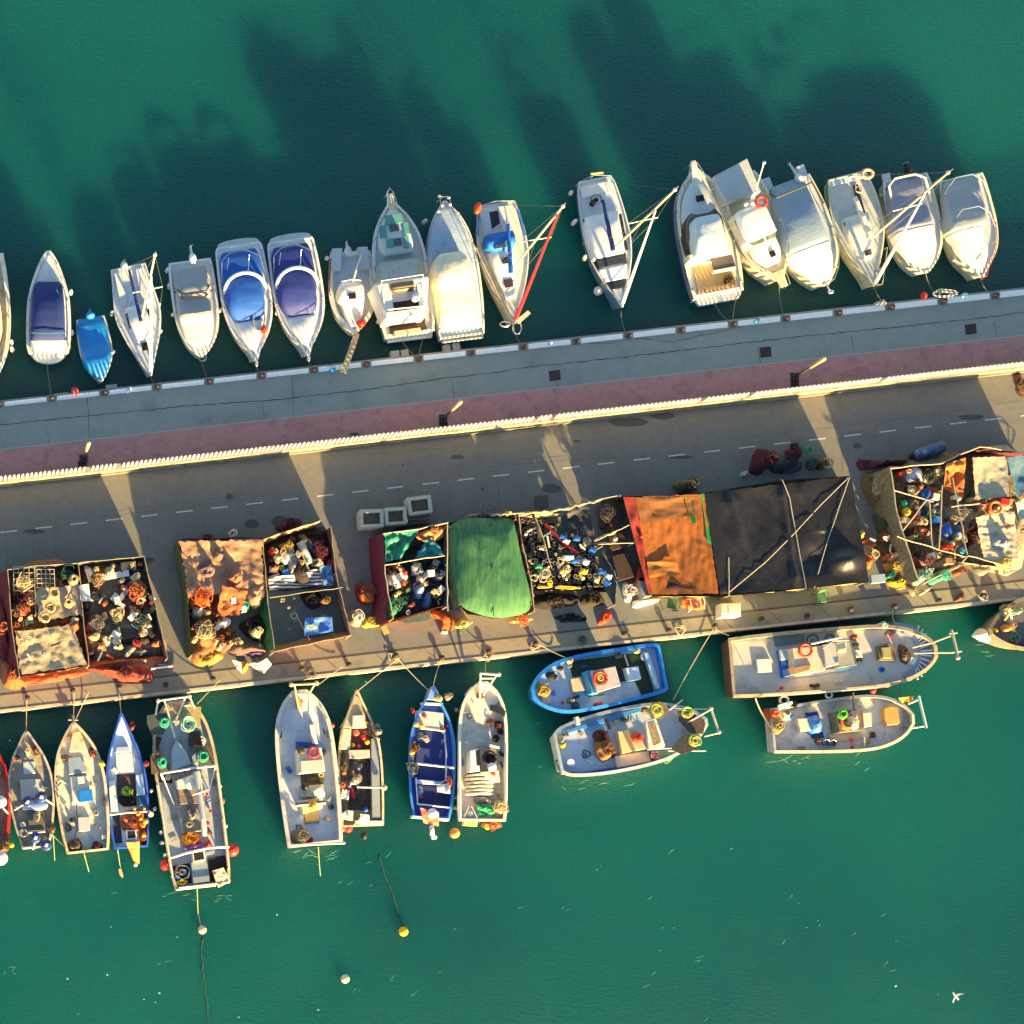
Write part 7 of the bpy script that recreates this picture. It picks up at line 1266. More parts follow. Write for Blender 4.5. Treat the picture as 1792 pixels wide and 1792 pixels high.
# ---- store 2
c = crop(290,880,.2065)
t = T('net_store', 'second net store from the left, brown tarpaulin on one half, open other half', 'net store', P(*c(800,750), QZ), 'open net stores along the quay')
o_ = [(110,330),(815,310),(1310,150),(1400,200),(1440,600),(1570,1120),(920,1260),(220,1290),(180,700)]; z2 = [ZT, ZT, ZT+.1, ZT+.1, ZT, ZT, ZT, ZT-.3, ZT]
posts(t, c, o_, z2); rails(t, c, [[(110,330, ZT),(815,310, ZT),(1310,150, ZT+.1)], [(1400,200, ZT+.1),(1440,600, ZT),(1570,1120, ZT)], [(825,320, ZT),(850,700, ZT),(920,1240, ZT)], [(880,805, ZT),(1500,715, ZT)], [(920,1260, ZT),(1570,1120, ZT)]])
fence(t, c, [(815,310),(1100,220),(1310,150)], [ZT, ZT, ZT+.1], 'cloth_side', mat('#b9955a', .8,.15, dirt='#6a4430', damt=.35), lean=.15); fence(t, c, [(1400,200),(1440,600),(1570,1120)], [ZT+.1, ZT, ZT], 'cloth_side', mat('#7c5450', .8,.15,3, dirt='#4a2c2c', damt=.4), lean=-.05); fence(t, c, [(920,1260),(1250,1190),(1570,1120)], [ZT-.6]*3, 'cloth_side', mat('#c98a50', .75,.1,3,.01,10), lean=-.4); fence(t, c, [(850,700),(880,1000),(920,1240)], [ZT]*3, 'net_side', mat('#2c6a3e', .9,.3,5,.02,14, dirt='#16341f', damt=.4), lean=.3); fence(t, c, [(110,330),(180,700),(220,1290)], [ZT, ZT, ZT-.3], 'net_side', netmat('#4c5a3a', '#26301f', .4), lean=.15); fence(t, c, [(110,330),(460,320),(815,310)], [ZT-.1]*3, 'net_side', NET_MAR, lean=.1)
b = B(); b.sheet([P(*c(120,330), ZT+.05), P(*c(815,315), ZT+.05), P(*c(840,800), ZT-.05), P(*c(210,880), ZT-.1)], 40,34,.22,.075,1.2,12, edge=.14, cond=lambda u, v: not (v > .86 and u < .55+.3*math.sin(u*9)) ); b.build('roof_tarpaulin', BRNC, t, True)
b = B(); b.sheet([P(*c(480,700), ZT+.1), P(*c(700,750), ZT+.1), P(*c(620,950), ZT-.1), P(*c(430,960), ZT-.1)], 14,16,.05,.05,1.8,5, edge=.08); b.build('roof_flap', mat('#b86a3a', .8,.2,2,.02,8, dirt='#6a3426', damt=.4), t, True)
H(c, ((690,690),(840,640),(845,800),(780,890),(720,820)), 1.0,1.7, BRNC, 'loose brown tarpaulin flap in the second store', 'tarpaulin_flap', 'tarpaulin', strands=0)
for x, y, r_, m_, n_ in ((360,540,26, mat('#5a4c4c', .9,.2), 'large dark'),(450,430,20, mat('#6a5148', .9,.2), 'brown'),(600,620,22, mat('#8a5a44', .9,.2), 'rust brown')): H(c, [(x+r_*3*math.cos(a)*(1+.2*math.sin(a*3)), y+r_*3.2*math.sin(a)) for a in [i*.7 for i in range(9)]], 1.35,1.85, m_, '%s sack showing on the brown tarpaulin of the second store' % n_, 'sack', 'sack', strands=0)
H(c, ((190,740),(300,680),(400,720),(420,860),(300,900),(220,880)), .4,1.5, netmat('#d0622c', '#7a3a22', .4), 'bright orange net heap at the left side of the second store', strands=9, nz=.16); H(c, ((240,900),(400,880),(430,1000),(440,1280),(260,1330),(230,1100)), .1,1.1, netmat('#8e6440', '#34241c', .5), 'brown and cream net heap along the left side of the second store', strands=14, sm=NET_CREAM, nz=.16); H(c, ((220,1250),(460,1240),(500,1310),(330,1380),(220,1330)), 0,.6, netmat('#a5823e', '#4a3820', .4), 'straw coloured net spilling at the lower left corner of the second store', strands=12)
H(c, ((640,1010),(760,950),(860,930),(870,1160),(760,1160),(660,1080)), 0,.7, NET_DARK, 'black net heap in the lower middle of the second store', strands=8); H(c, ((730,1060),(800,1030),(850,1080),(800,1130),(740,1110)), .4,.9, NET_CREAM, 'yellowish rope lump on the black net heap of the second store', strands=7); loose(*c(650,870), 2.6,.4, GREENR, 'green and white rope tangle on the tarpaulin edge of the second store', .03,16)
boxt(*c(575,825), .28,.35,2.3,2.75,-5, WHITEP, 'white carton at the tarpaulin edge of the second store', 'carton', 'box'); boxt(*c(665,895), .28,.35,2.3,2.7,-8, mat('#cfd4cc', .6), 'pale box beside the green rope tangle', 'carton', 'box'); H(c, ((435,980),(520,950),(570,990),(540,1040),(450,1040)), .7,1.3, WHITEP, 'white folded bag in the second store', 'bag', 'bag', strands=0); boxt(*c(475,1180), .7,.32,1.3,1.9,62, WHITEP, 'white polystyrene box in the lower left of the second store', 'fish_box', 'crate'); 
H(c, ((530,1190),(700,1170),(860,1230),(820,1260),(560,1280)), .3,1.0, mat('#5a4a44', .8,.2), 'brown cloth bundle at the lower edge of the second store', 'cloth_bundle', 'cloth', strands=0); H(c, ((680,1250),(780,1240),(860,1260),(800,1300),(700,1290)), .2,.7, mat('#3a2a5c', .8,.3,5, dirt='#8a2a3a', damt=.4), 'dark blue and red cloth at the lower edge of the second store', 'cloth_bundle', 'cloth', strands=0)
# right half
H(c, ((960,410),(1060,390),(1160,430),(1100,470),(1020,520)), .6,1.4, WHITEP, 'bright white plastic sheet heap in the second store', 'plastic_heap', 'plastic sheet', strands=0); b = B(); b.tube([P(*c(1135,330), 2.4), P(*c(1180,420), 2.35), P(*c(1230,510), 2.3)], .22,12); solo(b, 'net_roll', 'long pale rolled sheet in the right half of the second store', 'roll', mat('#b7b6ac', .7,.08), smooth=True)
H(c, ((890,390),(960,370),(975,430),(920,440)), .8,1.5, mat('#d8402a', .7,.3,6, dirt='#d8a02a', damt=.4), 'red and yellow cloth in the second store', 'cloth_bundle', 'cloth', strands=0); H(c, ((980,330),(1060,310),(1110,350),(1080,390),(990,400)), .5,1.3, netmat('#9a8440', '#4a3a26', .4), 'ochre net heap in the upper part of the second store', strands=6); boxt(*c(915,565), .5,.35,1.5,2.0,4, PALE, 'cream crate in the second store beside the divider', 'crate', 'crate'); boxt(*c(985,548), .3,.28,1.6,2.05,-15, GREENP, 'green box next to the cream crate', 'box', 'box'); boxt(*c(1020,585), .42,.32,1.6,2.1,-20, mat('#2a78c0', .5), 'bright blue box next to the green box', 'box', 'box'); boxt(*c(930,635), .6,.4,1.5,1.95,-20, PALE, 'pale carton below the cream crate', 'carton', 'box')
STRIP = bpy.data.materials.new('striped_sheet'); STRIP.use_nodes = True; _t = STRIP.node_tree; _w = _t.nodes.new('ShaderNodeTexWave'); _w.bands_direction = 'Y'; _w.inputs['Scale'].default_value = 1.6; _w.inputs['Distortion'].default_value = 2.5; _w.inputs['Detail Scale'].default_value = .6
_r = _t.nodes.new('ShaderNodeValToRGB'); _r.color_ramp.elements[0].color = lin('#2f3d58')+(1,); _r.color_ramp.elements[1].color = lin('#d2cfc8')+(1,); _r.color_ramp.elements[0].position = .42; _r.color_ramp.elements[1].position = .55
_c = _t.nodes.new('ShaderNodeTexCoord'); _t.links.new(_c.outputs['Object'], _w.inputs[0]); _t.links.new(_w.outputs[0], _r.inputs[0]); _t.links.new(_r.outputs[0], _t.nodes['Principled BSDF'].inputs[0])
cloth([c(870,640), c(1400,540), c(1420,690), c(880,740)], (2.1,2.2,2.1,2.0), STRIP, 'striped white and dark sheet across the second store', 'striped_sheet', 'sheet', sag=.15, wr=.1, fs=1.3); cloth([c(1300,540), c(1405,520), c(1425,700), c(1330,700)], (2.35,2.35,2.2,2.2), mat('#2a5f96', .7,.3,3, dirt='#a8c0d4', damt=.4, dscale=4), 'blue and white striped cloth at the right side of the second store', 'striped_cloth', 'cloth', sag=.1, wr=.08)
H(c, ((1060,500),(1140,470),(1230,580),(1260,650),(1170,670),(1100,600)), .6,1.4, NET_DARK, 'black plastic heap on the striped sheet of the second store', strands=4); H(c, ((1200,300),(1380,230),(1400,500),(1320,560),(1240,470)), .1,1.0, netmat('#5a2430', '#241018', .4), 'wine red net heap in the upper right of the second store', strands=8); H(c, ((1160,760),(1320,740),(1330,860),(1250,890),(1180,830)), 0,.6, NET_DARK, 'dark net heap in the lower right of the second store', strands=6); H(c, ((1310,800),(1390,780),(1420,840),(1340,850)), .2,.8, NET_BROWN, 'brown rope lump near the right side of the second store', strands=5)
cloth([c(1180,975), c(1410,965), c(1420,1090), c(1175,1130)], (QZ+.9, QZ+.95, QZ+.9, QZ+.85), mat('#4474c4', .6,.1,2,.015,8), 'bright blue tarpaulin in the lower right of the second store', sag=.05, wr=.05); loose(*c(1240,1050), QZ+.95,.4, LIME, 'yellow green rope lying on the bright blue tarpaulin', .025,14, asp=.4)
scatter(c, [(860,380),(1380,260),(1400,520),(880,560)], 14,.9,('box', 'rope', 'plank', 'float', 'net'), 'in the upper half of the second store', .4); scatter(c, [(900,800),(1450,760),(1500,960),(930,1100)], 7,.35,('float', 'rope'), 'on the open floor of the second store', .1)
b = B(); b.squiggle(P(*c(570,255), QZ+.1), .3,.03,10); solo(b, 'rope_scrap', 'small pale rope scrap on the road above the second store', 'rope', PALE); H(c, ((935,190),(1050,120),(1170,130),(1140,200),(1000,240)), 0,.5, NET_MAR, 'dark red net heap on the road against the second store', strands=6)
H(c, ((80,360),(90,320),(160,290),(430,290),(800,280),(810,310),(160,330)), 0,.5, NET_MAR, 'dark net strip along the road side of the second store', strands=6)
cloth([c(560,1330), c(640,1350), c(650,1450), c(600,1400)], (QZ+.5, QZ+.6, QZ+.2, QZ+.3), mat('#e4dcb8', .7), 'cream cloth wing on the quay below the second store', 'cloth', 'cloth', sag=0, wr=.05, fs=3); cloth([c(700,1370), c(860,1320), c(900,1370), c(830,1450)], (QZ+.6, QZ+.6, QZ+.3, QZ+.2), mat('#d9cdb4', .7,.1,3, dirt='#b04a78', damt=.35, dscale=2), 'cream and pink cloth spread on the quay below the second store', 'cloth', 'cloth', sag=-.1, wr=.08, fs=2); H(c, ((650,1340),(700,1330),(710,1390),(660,1440),(645,1390)), 0,.5, mat('#c79a3a', .7,.2), 'ochre cloth between the cream cloths on the quay', 'cloth_bundle', 'cloth', strands=0)
# between stores 2 and 3
c = crop(610,850,.1953)
H(c, ((80,880),(160,850),(250,870),(280,960),(240,1040),(130,1050),(80,980)), 0,.55, netmat('#7c3c28', '#3a1d18', .45), 'rust brown net mound between the second and third stores', strands=10, sm=NET_ORG); H(c, ((110,960),(200,930),(240,980),(230,1035),(130,1035)), .3,.6, netmat('#d8713a', '#8a4426', .3), 'bright orange net cap on the rust brown mound', strands=4); H(c, ((10,1110),(120,1090),(160,1180),(130,1250),(30,1240)), 0,.5, netmat('#8f8b7c', '#2f2c28', .5), 'black and white chain heap left of the third store', strands=14, sm=PALE); H(c, ((130,1170),(300,1150),(310,1240),(200,1270),(120,1240)), 0,.5, netmat('#a5963e', '#6a6030', .3), 'yellow green net heap left of the third store', strands=8)
# ---- store 3 (maroon sided pen)
t = T('net_store', 'small net store with maroon cloth side and orange flap, left of green tarpaulin', 'net store', P(*c(620,780), QZ), 'open net stores along the quay')
posts(t, c, [(310,430),(640,385),(890,330),(885,700),(885,1080),(330,710),(400,1190)], [ZT]*7); rails(t, c, [[(310,430, ZT),(640,385, ZT),(890,330, ZT)], [(320,715, ZT),(600,660, ZT),(860,625, ZT)], [(890,330, ZT),(880,700, ZT),(890,1120, ZT)], [(320,720, ZT),(350,960, ZT),(400,1190, ZT)]], mat('#a8a48a', .8,.15), .04)
fence(t, c, [(310,430),(330,720),(350,960),(330,1230)], [ZT]*4, 'cloth_side', MARC, lean=.5, seed=5); fence(t, c, [(330,1240),(600,1160),(860,1080)], [QZ+.4, QZ+1.0, QZ+1.45], 'cloth_side', mat('#d8703c', .7,.06,3), lean=-.25, wr=.02); fence(t, c, [(310,430),(600,385),(890,330)], [ZT]*3, 'cloth_side', netmat('#5a2a2c', '#2a1416', .4)); fence(t, c, [(870,650),(880,850),(885,1080)], [ZT-.1]*3, 'cloth_side', mat('#1c4a5c', .8,.2), wr=.02)
b = B(); b.sheet([P(*c(325,430), ZT), P(*c(640,385), ZT), P(*c(470,650), ZT-.05), P(*c(330,690), ZT)], 20,16,.15,.11,2.2,3, edge=.06); b.build('roof_tarpaulin', TEALC, t, True); b = B(); b.sheet([P(*c(720,460), ZT-.15), P(*c(800,520), ZT-.1), P(*c(850,620), ZT), P(*c(590,650), ZT-.05)], 14,12,.15,.10,2.2,7, edge=.06); b.build('roof_tarpaulin', mat('#1c6a74', .6,.25,2,.02,8, dirt='#2f9a7a', damt=.3), t, True)
H(c, ((640,400),(760,350),(890,340),(880,430),(790,480),(660,460)), .9,1.7, netmat('#c88a58', '#6a4430', .4), 'orange cream cloth heap in the top corner of the third store', strands=5); 
b = B(); b.ball(P(*c(425,815), 2.0), .62,.72,.3,16,7, jit=.2); solo(b, 'white_bag', 'large white sheet bundle in the third store', 'sheet', WHITEP, smooth=True); H(c, ((380,730),(450,720),(480,770),(430,800),(390,780)), 1.0,1.35, NET_DARK, 'black net lump on the white sheet bundle', strands=4); H(c, ((480,740),(540,730),(550,800),(500,800)), .5,1.4, REDP, 'red cloth beside the white sheet bundle', 'cloth_bundle', 'cloth', strands=0)
H(c, ((590,850),(680,820),(720,900),(680,1000),(600,990)), .4,1.3, mat('#5f7ca6', .7,.15,3,.02,8), 'pale blue sack in the middle of the third store', 'sack', 'sack', strands=0); H(c, ((690,890),(770,880),(770,1100),(660,1110)), .2,1.0, mat('#40638a', .7,.2,3,.02,8), 'blue sack row in the third store', 'sack', 'sack', strands=0); H(c, ((450,900),(570,860),(590,950),(480,980)), .2,1.1, mat('#22362c', .8,.2), 'dark green sack in the third store', 'sack', 'sack', strands=0); H(c, ((370,960),(450,960),(470,1150),(400,1180)), .1,.9, NET_GREEN, 'green net heap at the left side of the third store', strands=5)
for i, (x, y) in enumerate(((765,830),(800,960))): b = B(); b.cyl(P(*c(x, y), QZ), .42,1.0,.44,18, bev=.04); b.ring(P(*c(x, y), QZ+1.0), .38,.05,18,6); solo(b, 'barrel', 'black round barrel in the third store, %s one' % ('upper', 'lower')[i], 'barrel', TIREM, 'black barrels in the third store', True)
scatter(c, [(540,700),(840,660),(850,800),(560,830)], 12,1.0,('box', 'can', 'float', 'rope'), 'in the upper part of the third store', .3,('grey', 'white', 'black', 'blue')); scatter(c, [(400,1000),(820,980),(800,1080),(440,1150)], 7,.6,('float', 'net', 'rope'), 'in the lower part of the third store', .2,('black', 'green', 'white', 'grey'))
H(c, ((640,1090),(850,1110),(1000,1180),(980,1260),(850,1310),(820,1200)), 0,.5, netmat('#8a5428', '#3a2416', .5), 'brown net heap at the foot of the green tarpaulin', strands=12, sm=NET_ORG); H(c, ((960,1220),(1040,1190),(1100,1220),(1050,1260),(980,1270)), 0,.4, netmat('#b8bc72', '#7a7c44', .3), 'pale yellow green net at the foot of the green tarpaulin', strands=9); boxt(*c(860,1312), .35,.13, QZ, QZ+.2,5, WHITEP, 'small white tray on the quay below the brown net heap', 'tray', 'tray'); b = B(); b.tube([P(*c(1000,1330), QZ+.1), P(*c(1020,1290), QZ+.15), P(*c(1110,1220), QZ+.3)], .045,6); solo(b, 'hose', 'yellow green hose end on the quay below the green tarpaulin', 'hose', LIME)
plank([c(310,1255), c(345,1330)], QZ+.15,.35, mat('#b09a5c', .8,.15), 'short wooden pallet piece below the maroon side', 'pallet', 'pallet')
# ---- green tarpaulin store
t = T('tarpaulin_shelter', 'shelter covered by a large bright green tarpaulin', 'shelter', P(*c(1280,740), QZ))
posts(t, c, [(910,370),(1500,300),(1540,640),(1640,1060),(1000,1060)], [ZT-.05]*5)
b = B(); o = [P(*c(x, y), ZT-.1) for x, y in ((900,380),(1050,290),(1220,285),(1450,290),(1510,380),(1560,640),(1640,950),(1640,1080),(1560,1150),(1320,1180),(1120,1130),(1010,1060),(950,900),(905,640))]
b.mound(o, ZT-.25, ZT+.38,4.0,.03,.8,16,5,0,4, ridge=.015); b.build('tarpaulin', GRNC, t, True)
b = B(); [b.tube([P(*c(x, y0), ZT+z0), P(*c(x+12,(y0+y1)/2), ZT+.42), P(*c(x+25, y1), ZT+z0)], .025,4) for x, y0, y1, z0 in ((1275,300,1170,.05),)]; b.build('seam', mat('#1d5a3a', .8), t)
fence(t, c, [(1060,1150),(1320,1190),(1650,1140)], [ZT-.3]*3, 'cloth_side', mat('#b88a58', .8,.15,3, dirt='#6a4428', damt=.4), lean=-.5); fence(t, c, [(895,400),(900,700),(1000,1080)], [ZT-.15]*3, 'net_side', GREYN, lean=.1); fence(t, c, [(900,330),(1200,280),(1500,260)], [ZT-.3]*3, 'net_side', GREYN)
H(c, ((1100,240),(1400,225),(1450,260),(1100,285)), 0,.6, NET_GREY, 'grey net strip on the road side of the green tarpaulin', strands=6); H(c, ((1400,225),(1460,215),(1490,245),(1420,255)), 1.0,1.5, YELL, 'yellow cloth knot at the corner of the green tarpaulin', 'cloth_knot', 'cloth', strands=0)
H(c, ((1450,1195),(1650,1170),(1660,1200),(1500,1225)), .1,.6, netmat('#c2643a', '#e0b080', .4), 'orange net strip at the lower edge of the green tarpaulin', strands=8)
# ---- pot store
c = crop(860,850,.1506)
t = T('net_store', 'open net store packed with rows of black octopus pots and blue cans', 'net store', P(*c(880,780), QZ), 'open net stores along the quay')
posts(t, c, [(310,330),(900,320),(1290,700),(1440,1380),(490,1460),(360,700)], [ZT-.1]*6); rails(t, c, [[(0,350, ZT-.1),(310,320, ZT-.1),(650,310, ZT-.1),(900,260, ZT-.1),(1140,190, ZT-.1),(1500,110, ZT-.1)], [(310,330, ZT-.1),(360,700, ZT-.1),(440,1000, ZT-.1),(500,1460, ZT-.1)], [(1210,640, ZT),(1600,455, ZT+.1)], [(1260,680, ZT),(1650,665, ZT)], [(490,290, ZT),(620,680, ZT),(700,960, ZT)]], mat('#a8a488', .8,.15), .03)
fence(t, c, [(320,340),(380,740),(450,1050),(500,1450)], [ZT-.2]*4, 'net_side', mat('#8a7a5e', .9,.25,5,.02,14, dirt='#4a4032', damt=.4), lean=.1, wr=.03)
fence(t, c, [(1290,780),(1410,960),(1460,1100),(1440,1380)], [QZ+.95]*4, 'cloth_side', mat('#4c83a8', .7,.3,4,.02,10, dirt='#b8cad0', damt=.35, dscale=6), lean=-.3); fence(t, c, [(500,1220),(800,1210),(1080,1230),(1340,1240)], [QZ+1.0]*4, 'dark_side', mat('#1d1a1a', .9,.3), lean=-.9)
b = B(); b.sheet([P(*c(740,380), 2.4), P(*c(1130,230), 2.55), P(*c(1200,620), 2.4), P(*c(870,640), 2.2)], 14,14,.15,.1,1.4,2, edge=.08); b.build('roof_tarpaulin', mat('#2b2d30', .7,.3,2,.02,8, dirt='#5a5c5a', damt=.25), t, True)
potr = None; k = 0
prows = [(y, 350+(y-400)*.16+8,1240-(900-y)*.25 if y > 640 else 780-(640-y)*.2) for y in (400,450,500,555,605,655,710,765,820,875,925,980,1035,1085,1130,1175)]
for r_, (y, xa, xb) in enumerate(prows):
    x = xa+(r_ % 2)*25
    while x < xb:
        if rnd.random() < .93:
            zz = QZ+.75+.05*rnd.random()+(.15 if r_ % 3 == 0 else 0); q = P(*c(x+rnd.uniform(-8,8), y+rnd.uniform(-8,8)), zz)
            if potr is None:
                tt = T('octopus_pot', 'black octopus pot standing in the rows of the pot store', 'pot', q-Vector((0,0,.4)), 'black octopus pots in rows')
                b = B(); b.cyl(q-Vector((0,0,.4)), .11,.38,.12,10); b.build('pot', mat('#232528', .6,.25,4, dirt='#4a4640', damt=.3), tt); b = B(); b.ring(q, .105,.022,12,5); b.build('rim', mat('#6f6e68', .7,.4,9), tt); potr = tt.o; q0 = q
            else:
                o = dup(potr, (0,0,0)); o.location = q-Vector((0,0,.4)); o.rotation_euler = (rnd.uniform(-.35,.35), rnd.uniform(-.35,.35), 0); o['label'] = 'black octopus pot in the %s row from the road' % NUM[r_]
            k += 1
        x += 46
COLS = ['blue', 'white', 'blue', 'white', 'yellow', 'green', 'blue', 'white', 'blue', 'white', 'blue', 'blue', 'grey']
for i, ((x, y), cl, a) in enumerate(zip(((840,590),(880,640),(1000,610),(880,830),(1090,990),(560,930),(990,870),(1110,880),(1190,740),(930,830),(1300,1000),(1360,1120),(1370,1050)), ['blue', 'white', 'blue', 'white', 'yellow', 'green', 'blue', 'white', 'blue', 'white', 'blue', 'blue', 'white'], (20,30,10,0,15,5,10,25,30,-5,20,50,15))):
    jug(*c(x, y), QZ+1.15, COL[cl], '%s jerry can on top of the black pots, %s' % (cl, ('left end of the upper tarp edge', 'under the blue one', 'below the dark tarp', 'left of the white pair', 'single yellow one', 'single green one', 'below the red hose', 'right of the blue one', 'near the right post', 'right of the white pair', 'beside the blue striped side', 'lowest on the right', 'pale one on the right')[i]), a, 1.15)
b = B(); b.tube([P(*c(x, y), z) for x, y, z in ((620,450,2.4),(760,580,2.45),(880,700,2.45),(1010,790,2.35))], .09,8); solo(b, 'hose', 'thick red hose lying diagonally over the black pots', 'hose', mat('#d8342c', .5,.08), smooth=True)
scatter(c, [(380,430),(800,420),(1200,700),(1280,1100),(480,1150)], 34,1.15,('float', 'plank', 'rope', 'float'), 'among the black pots', .15,('white', 'cream', 'grey', 'white', 'yellow')); loose(*c(870,1185), QZ+1.1,.9, YELP, 'yellow rope line along the lower edge of the black pots', .02,26, asp=.12); loose(*c(620,1180), QZ+1.1,.6, mat('#b8a24a', .8), 'ochre rope at the lower left of the black pots', .02,16, asp=.15)
H(c, ((520,1250),(900,1230),(1060,1280),(1020,1370),(640,1420),(500,1380)), 0,.6, mat('#1c1818', .9,.3,4,.02,10), 'black tarpaulin heap below the pots', 'tarpaulin_heap', 'tarpaulin', strands=3); H(c, ((1080,1260),(1300,1250),(1350,1370),(1100,1380)), 0,.6, netmat('#3a3224', '#1d1a16', .4), 'dark rope heap below the pots at right', strands=9)
H(c, ((1290,1480),(1390,1440),(1420,1500),(1340,1590),(1240,1610)), 0,.3, netmat('#c8452a', '#e08a5a', .4), 'orange net scrap on the quay below the pot store', strands=9); H(c, ((740,1520),(1000,1470),(1110,1520),(1080,1580),(800,1590)), 0,.12, mat('#191a1c', .9,.3), 'flat black tarpaulin on the quay below the pot store', 'tarpaulin', 'tarpaulin', strands=1)
H(c, ((300,270),(620,290),(900,290),(910,340),(320,330)), .6,1.4, netmat('#b8a26c', '#5c4c34', .45), 'pale rope bunch along the top rail of the pot store', strands=12, sm=PALE)
# ---- orange and black tarpaulins
c = crop(1040,760,.279)
t = T('tarpaulin_shelter', 'long shelter under one orange and one black tarpaulin with pale ropes across', 'shelter', P(*c(900,700), QZ))
pp = [(165,385),(690,370),(1170,285),(1605,262),(1720,920),(1320,965),(850,1010),(360,1000),(250,680)]; posts(t, c, pp, [ZT+.05]*4+[ZT]*5)
b = B(); b.sheet([P(*c(255,395), ZT+.1), P(*c(690,375), ZT+.1), P(*c(780,1000), ZT+.05), P(*c(360,1005), ZT)], 40,40,.22,.028,1.0,3, st=(2.2,.5), edge=.06); b.build('orange_tarpaulin', mat('#965720', .8,.2,1.4,.015,10, dirt='#7a451f', damt=.4, dscale=1.5, stretch=(2.5,.5,1)), t, True)
b = B(); b.sheet([P(*c(180,392), ZT+.1), P(*c(258,395), ZT+.1), P(*c(365,1005), ZT), P(*c(340,1000), ZT)], 6,30,.02,.04,1.5,4); b.build('maroon_edge', mat('#8a3026', .8,.2,3), t, True)
for nm, q, m_, dz in (('brown_patch', ((262,400),(650,392),(665,500),(290,560)), mat('#8a5a30', .8,.15,2,.01,10, stretch=(3,.5,1)), .09),('green_patch', ((560,385),(610,382),(640,560),(610,560)), mat('#3a6a30', .8,.2,3), .13),('patch', ((330,800),(520,800),(540,880),(345,900)), mat('#a5662a', .8,.15,2), .03),('dark_tear', ((390,905),(470,910),(600,960),(740,955),(745,1000),(365,1003)), mat('#3a1a1a', .8,.3), .12),('green_edge', ((670,375),(700,375),(735,690),(715,690)), mat('#1f8a3c', .7,.2,3), .14)):
    pts = [P(*c(x, y), ZT+.1) for x, y in q]; b = B()
    if len(pts) == 4: b.sheet(pts, 12,14,.05,.03,1.2,8)
    else: b.mound(pts, ZT-.2, ZT+.02,2,.02,2,6)
    b.build(nm, m_, t, True)
BLK = mat('#1a1b1e', .45,.2,1.2,.02,5, dirt='#2b2b29', damt=.2, dscale=.6)
b = B(); cs = [P(*c(690,370), ZT+.12), P(*c(1610,262), ZT+.2), P(*c(1725,925), ZT+.05), P(*c(790,1010), ZT+.08)]
def fb(u, v):
    p = cs[0].lerp(cs[1], u).lerp(cs[3].lerp(cs[2], u), v); e = min(1, min(u, 1-u, v, 1-v)*9)
    z = -.18*16*u*(1-u)*v*(1-v)+.14*fbm(p.x*.45, p.y*.3,3,2)*e+.06*abs(fbm(p.x*1.1+p.y*.7, p.y*.3,8,2))*e+.012*fbm(p.x*3.2, p.y*1.6,4,3)*e
    z += .22*math.exp(-((u-.27+.12*(1-v))**2)/.0008)*e*(1-v)+.18*math.exp(-((u-.52)**2)/.0007)*e+.5*math.exp(-((u-.86)**2+(v-.78)**2*1.5)/.010)-.3*math.exp(-((u-.70)**2+(v-.75)**2)/.012)+.12*math.exp(-((u-v*.0-.63-.25*v)**2)/.0006)*e*(v < .5)
    z += .05*math.sin(34*(u+v))*math.exp(-((u-.08)**2+(v-.96)**2)/.01)
    return (p.x+.04*fbm(p.x*2, p.y*2,1), p.y+(.10*fbm(p.x*1.1,1,1) if v < .02 or v > .98 else 0), p.z+z)
b.grid(fb, 110,80); b.build('black_tarpaulin', BLK, t, True)
rp = mat('#b8b49c', .8,.15,5); FG = [fb(i/60, j/60) for i in range(61) for j in range(61)]
def fz(w_): return min(FG, key=lambda g: (g[0]-w_.x)**2+(g[1]-w_.y)**2)[2]
for pts in (((850,990),(1080,800),(1270,610),(1420,445),(1595,270)),((1180,285),(1230,400),(1270,590),(1310,800),(1335,965)),((1600,270),(1540,450),(1470,680),(1390,960)),((850,1010),(852,890),(850,770))):
    b = B(); q = []
    for i in range(len(pts)-1):
        for j in range(4): u = j/4; q.append(P(*c(pts[i][0]+(pts[i+1][0]-pts[i][0])*u, pts[i][1]+(pts[i+1][1]-pts[i][1])*u), ZT+.26))
    q.append(P(*c(*pts[-1]), ZT+.26)); zs_ = [fz(w_) for w_ in q]; q = [Vector((w_.x, w_.y, sum(zs_[max(0, i-2):i+3])/len(zs_[max(0, i-2):i+3])+.07)) for i, w_ in enumerate(q)]; b.tube(q, .024,5); b.build('lashing', rp, t)
fence(t, c, [(150,385),(430,395),(690,370)], [ZT]*3, 'net_side', mat('#2a2a28', .9,.3)); fence(t, c, [(690,370),(1170,285),(1605,262)], [ZT]*3, 'net_side', GREYN, lean=.35); fence(t, c, [(345,1015),(800,1020),(1330,968),(1730,925)], [ZT-.02]*4, 'cloth_side', mat('#a39a5c', .8,.2,3,.02,10, dirt='#5c5636', damt=.4), lean=-.3); fence(t, c, [(1605,262),(1720,920)], [ZT]*2, 'net_side', GREYN, lean=-.1)
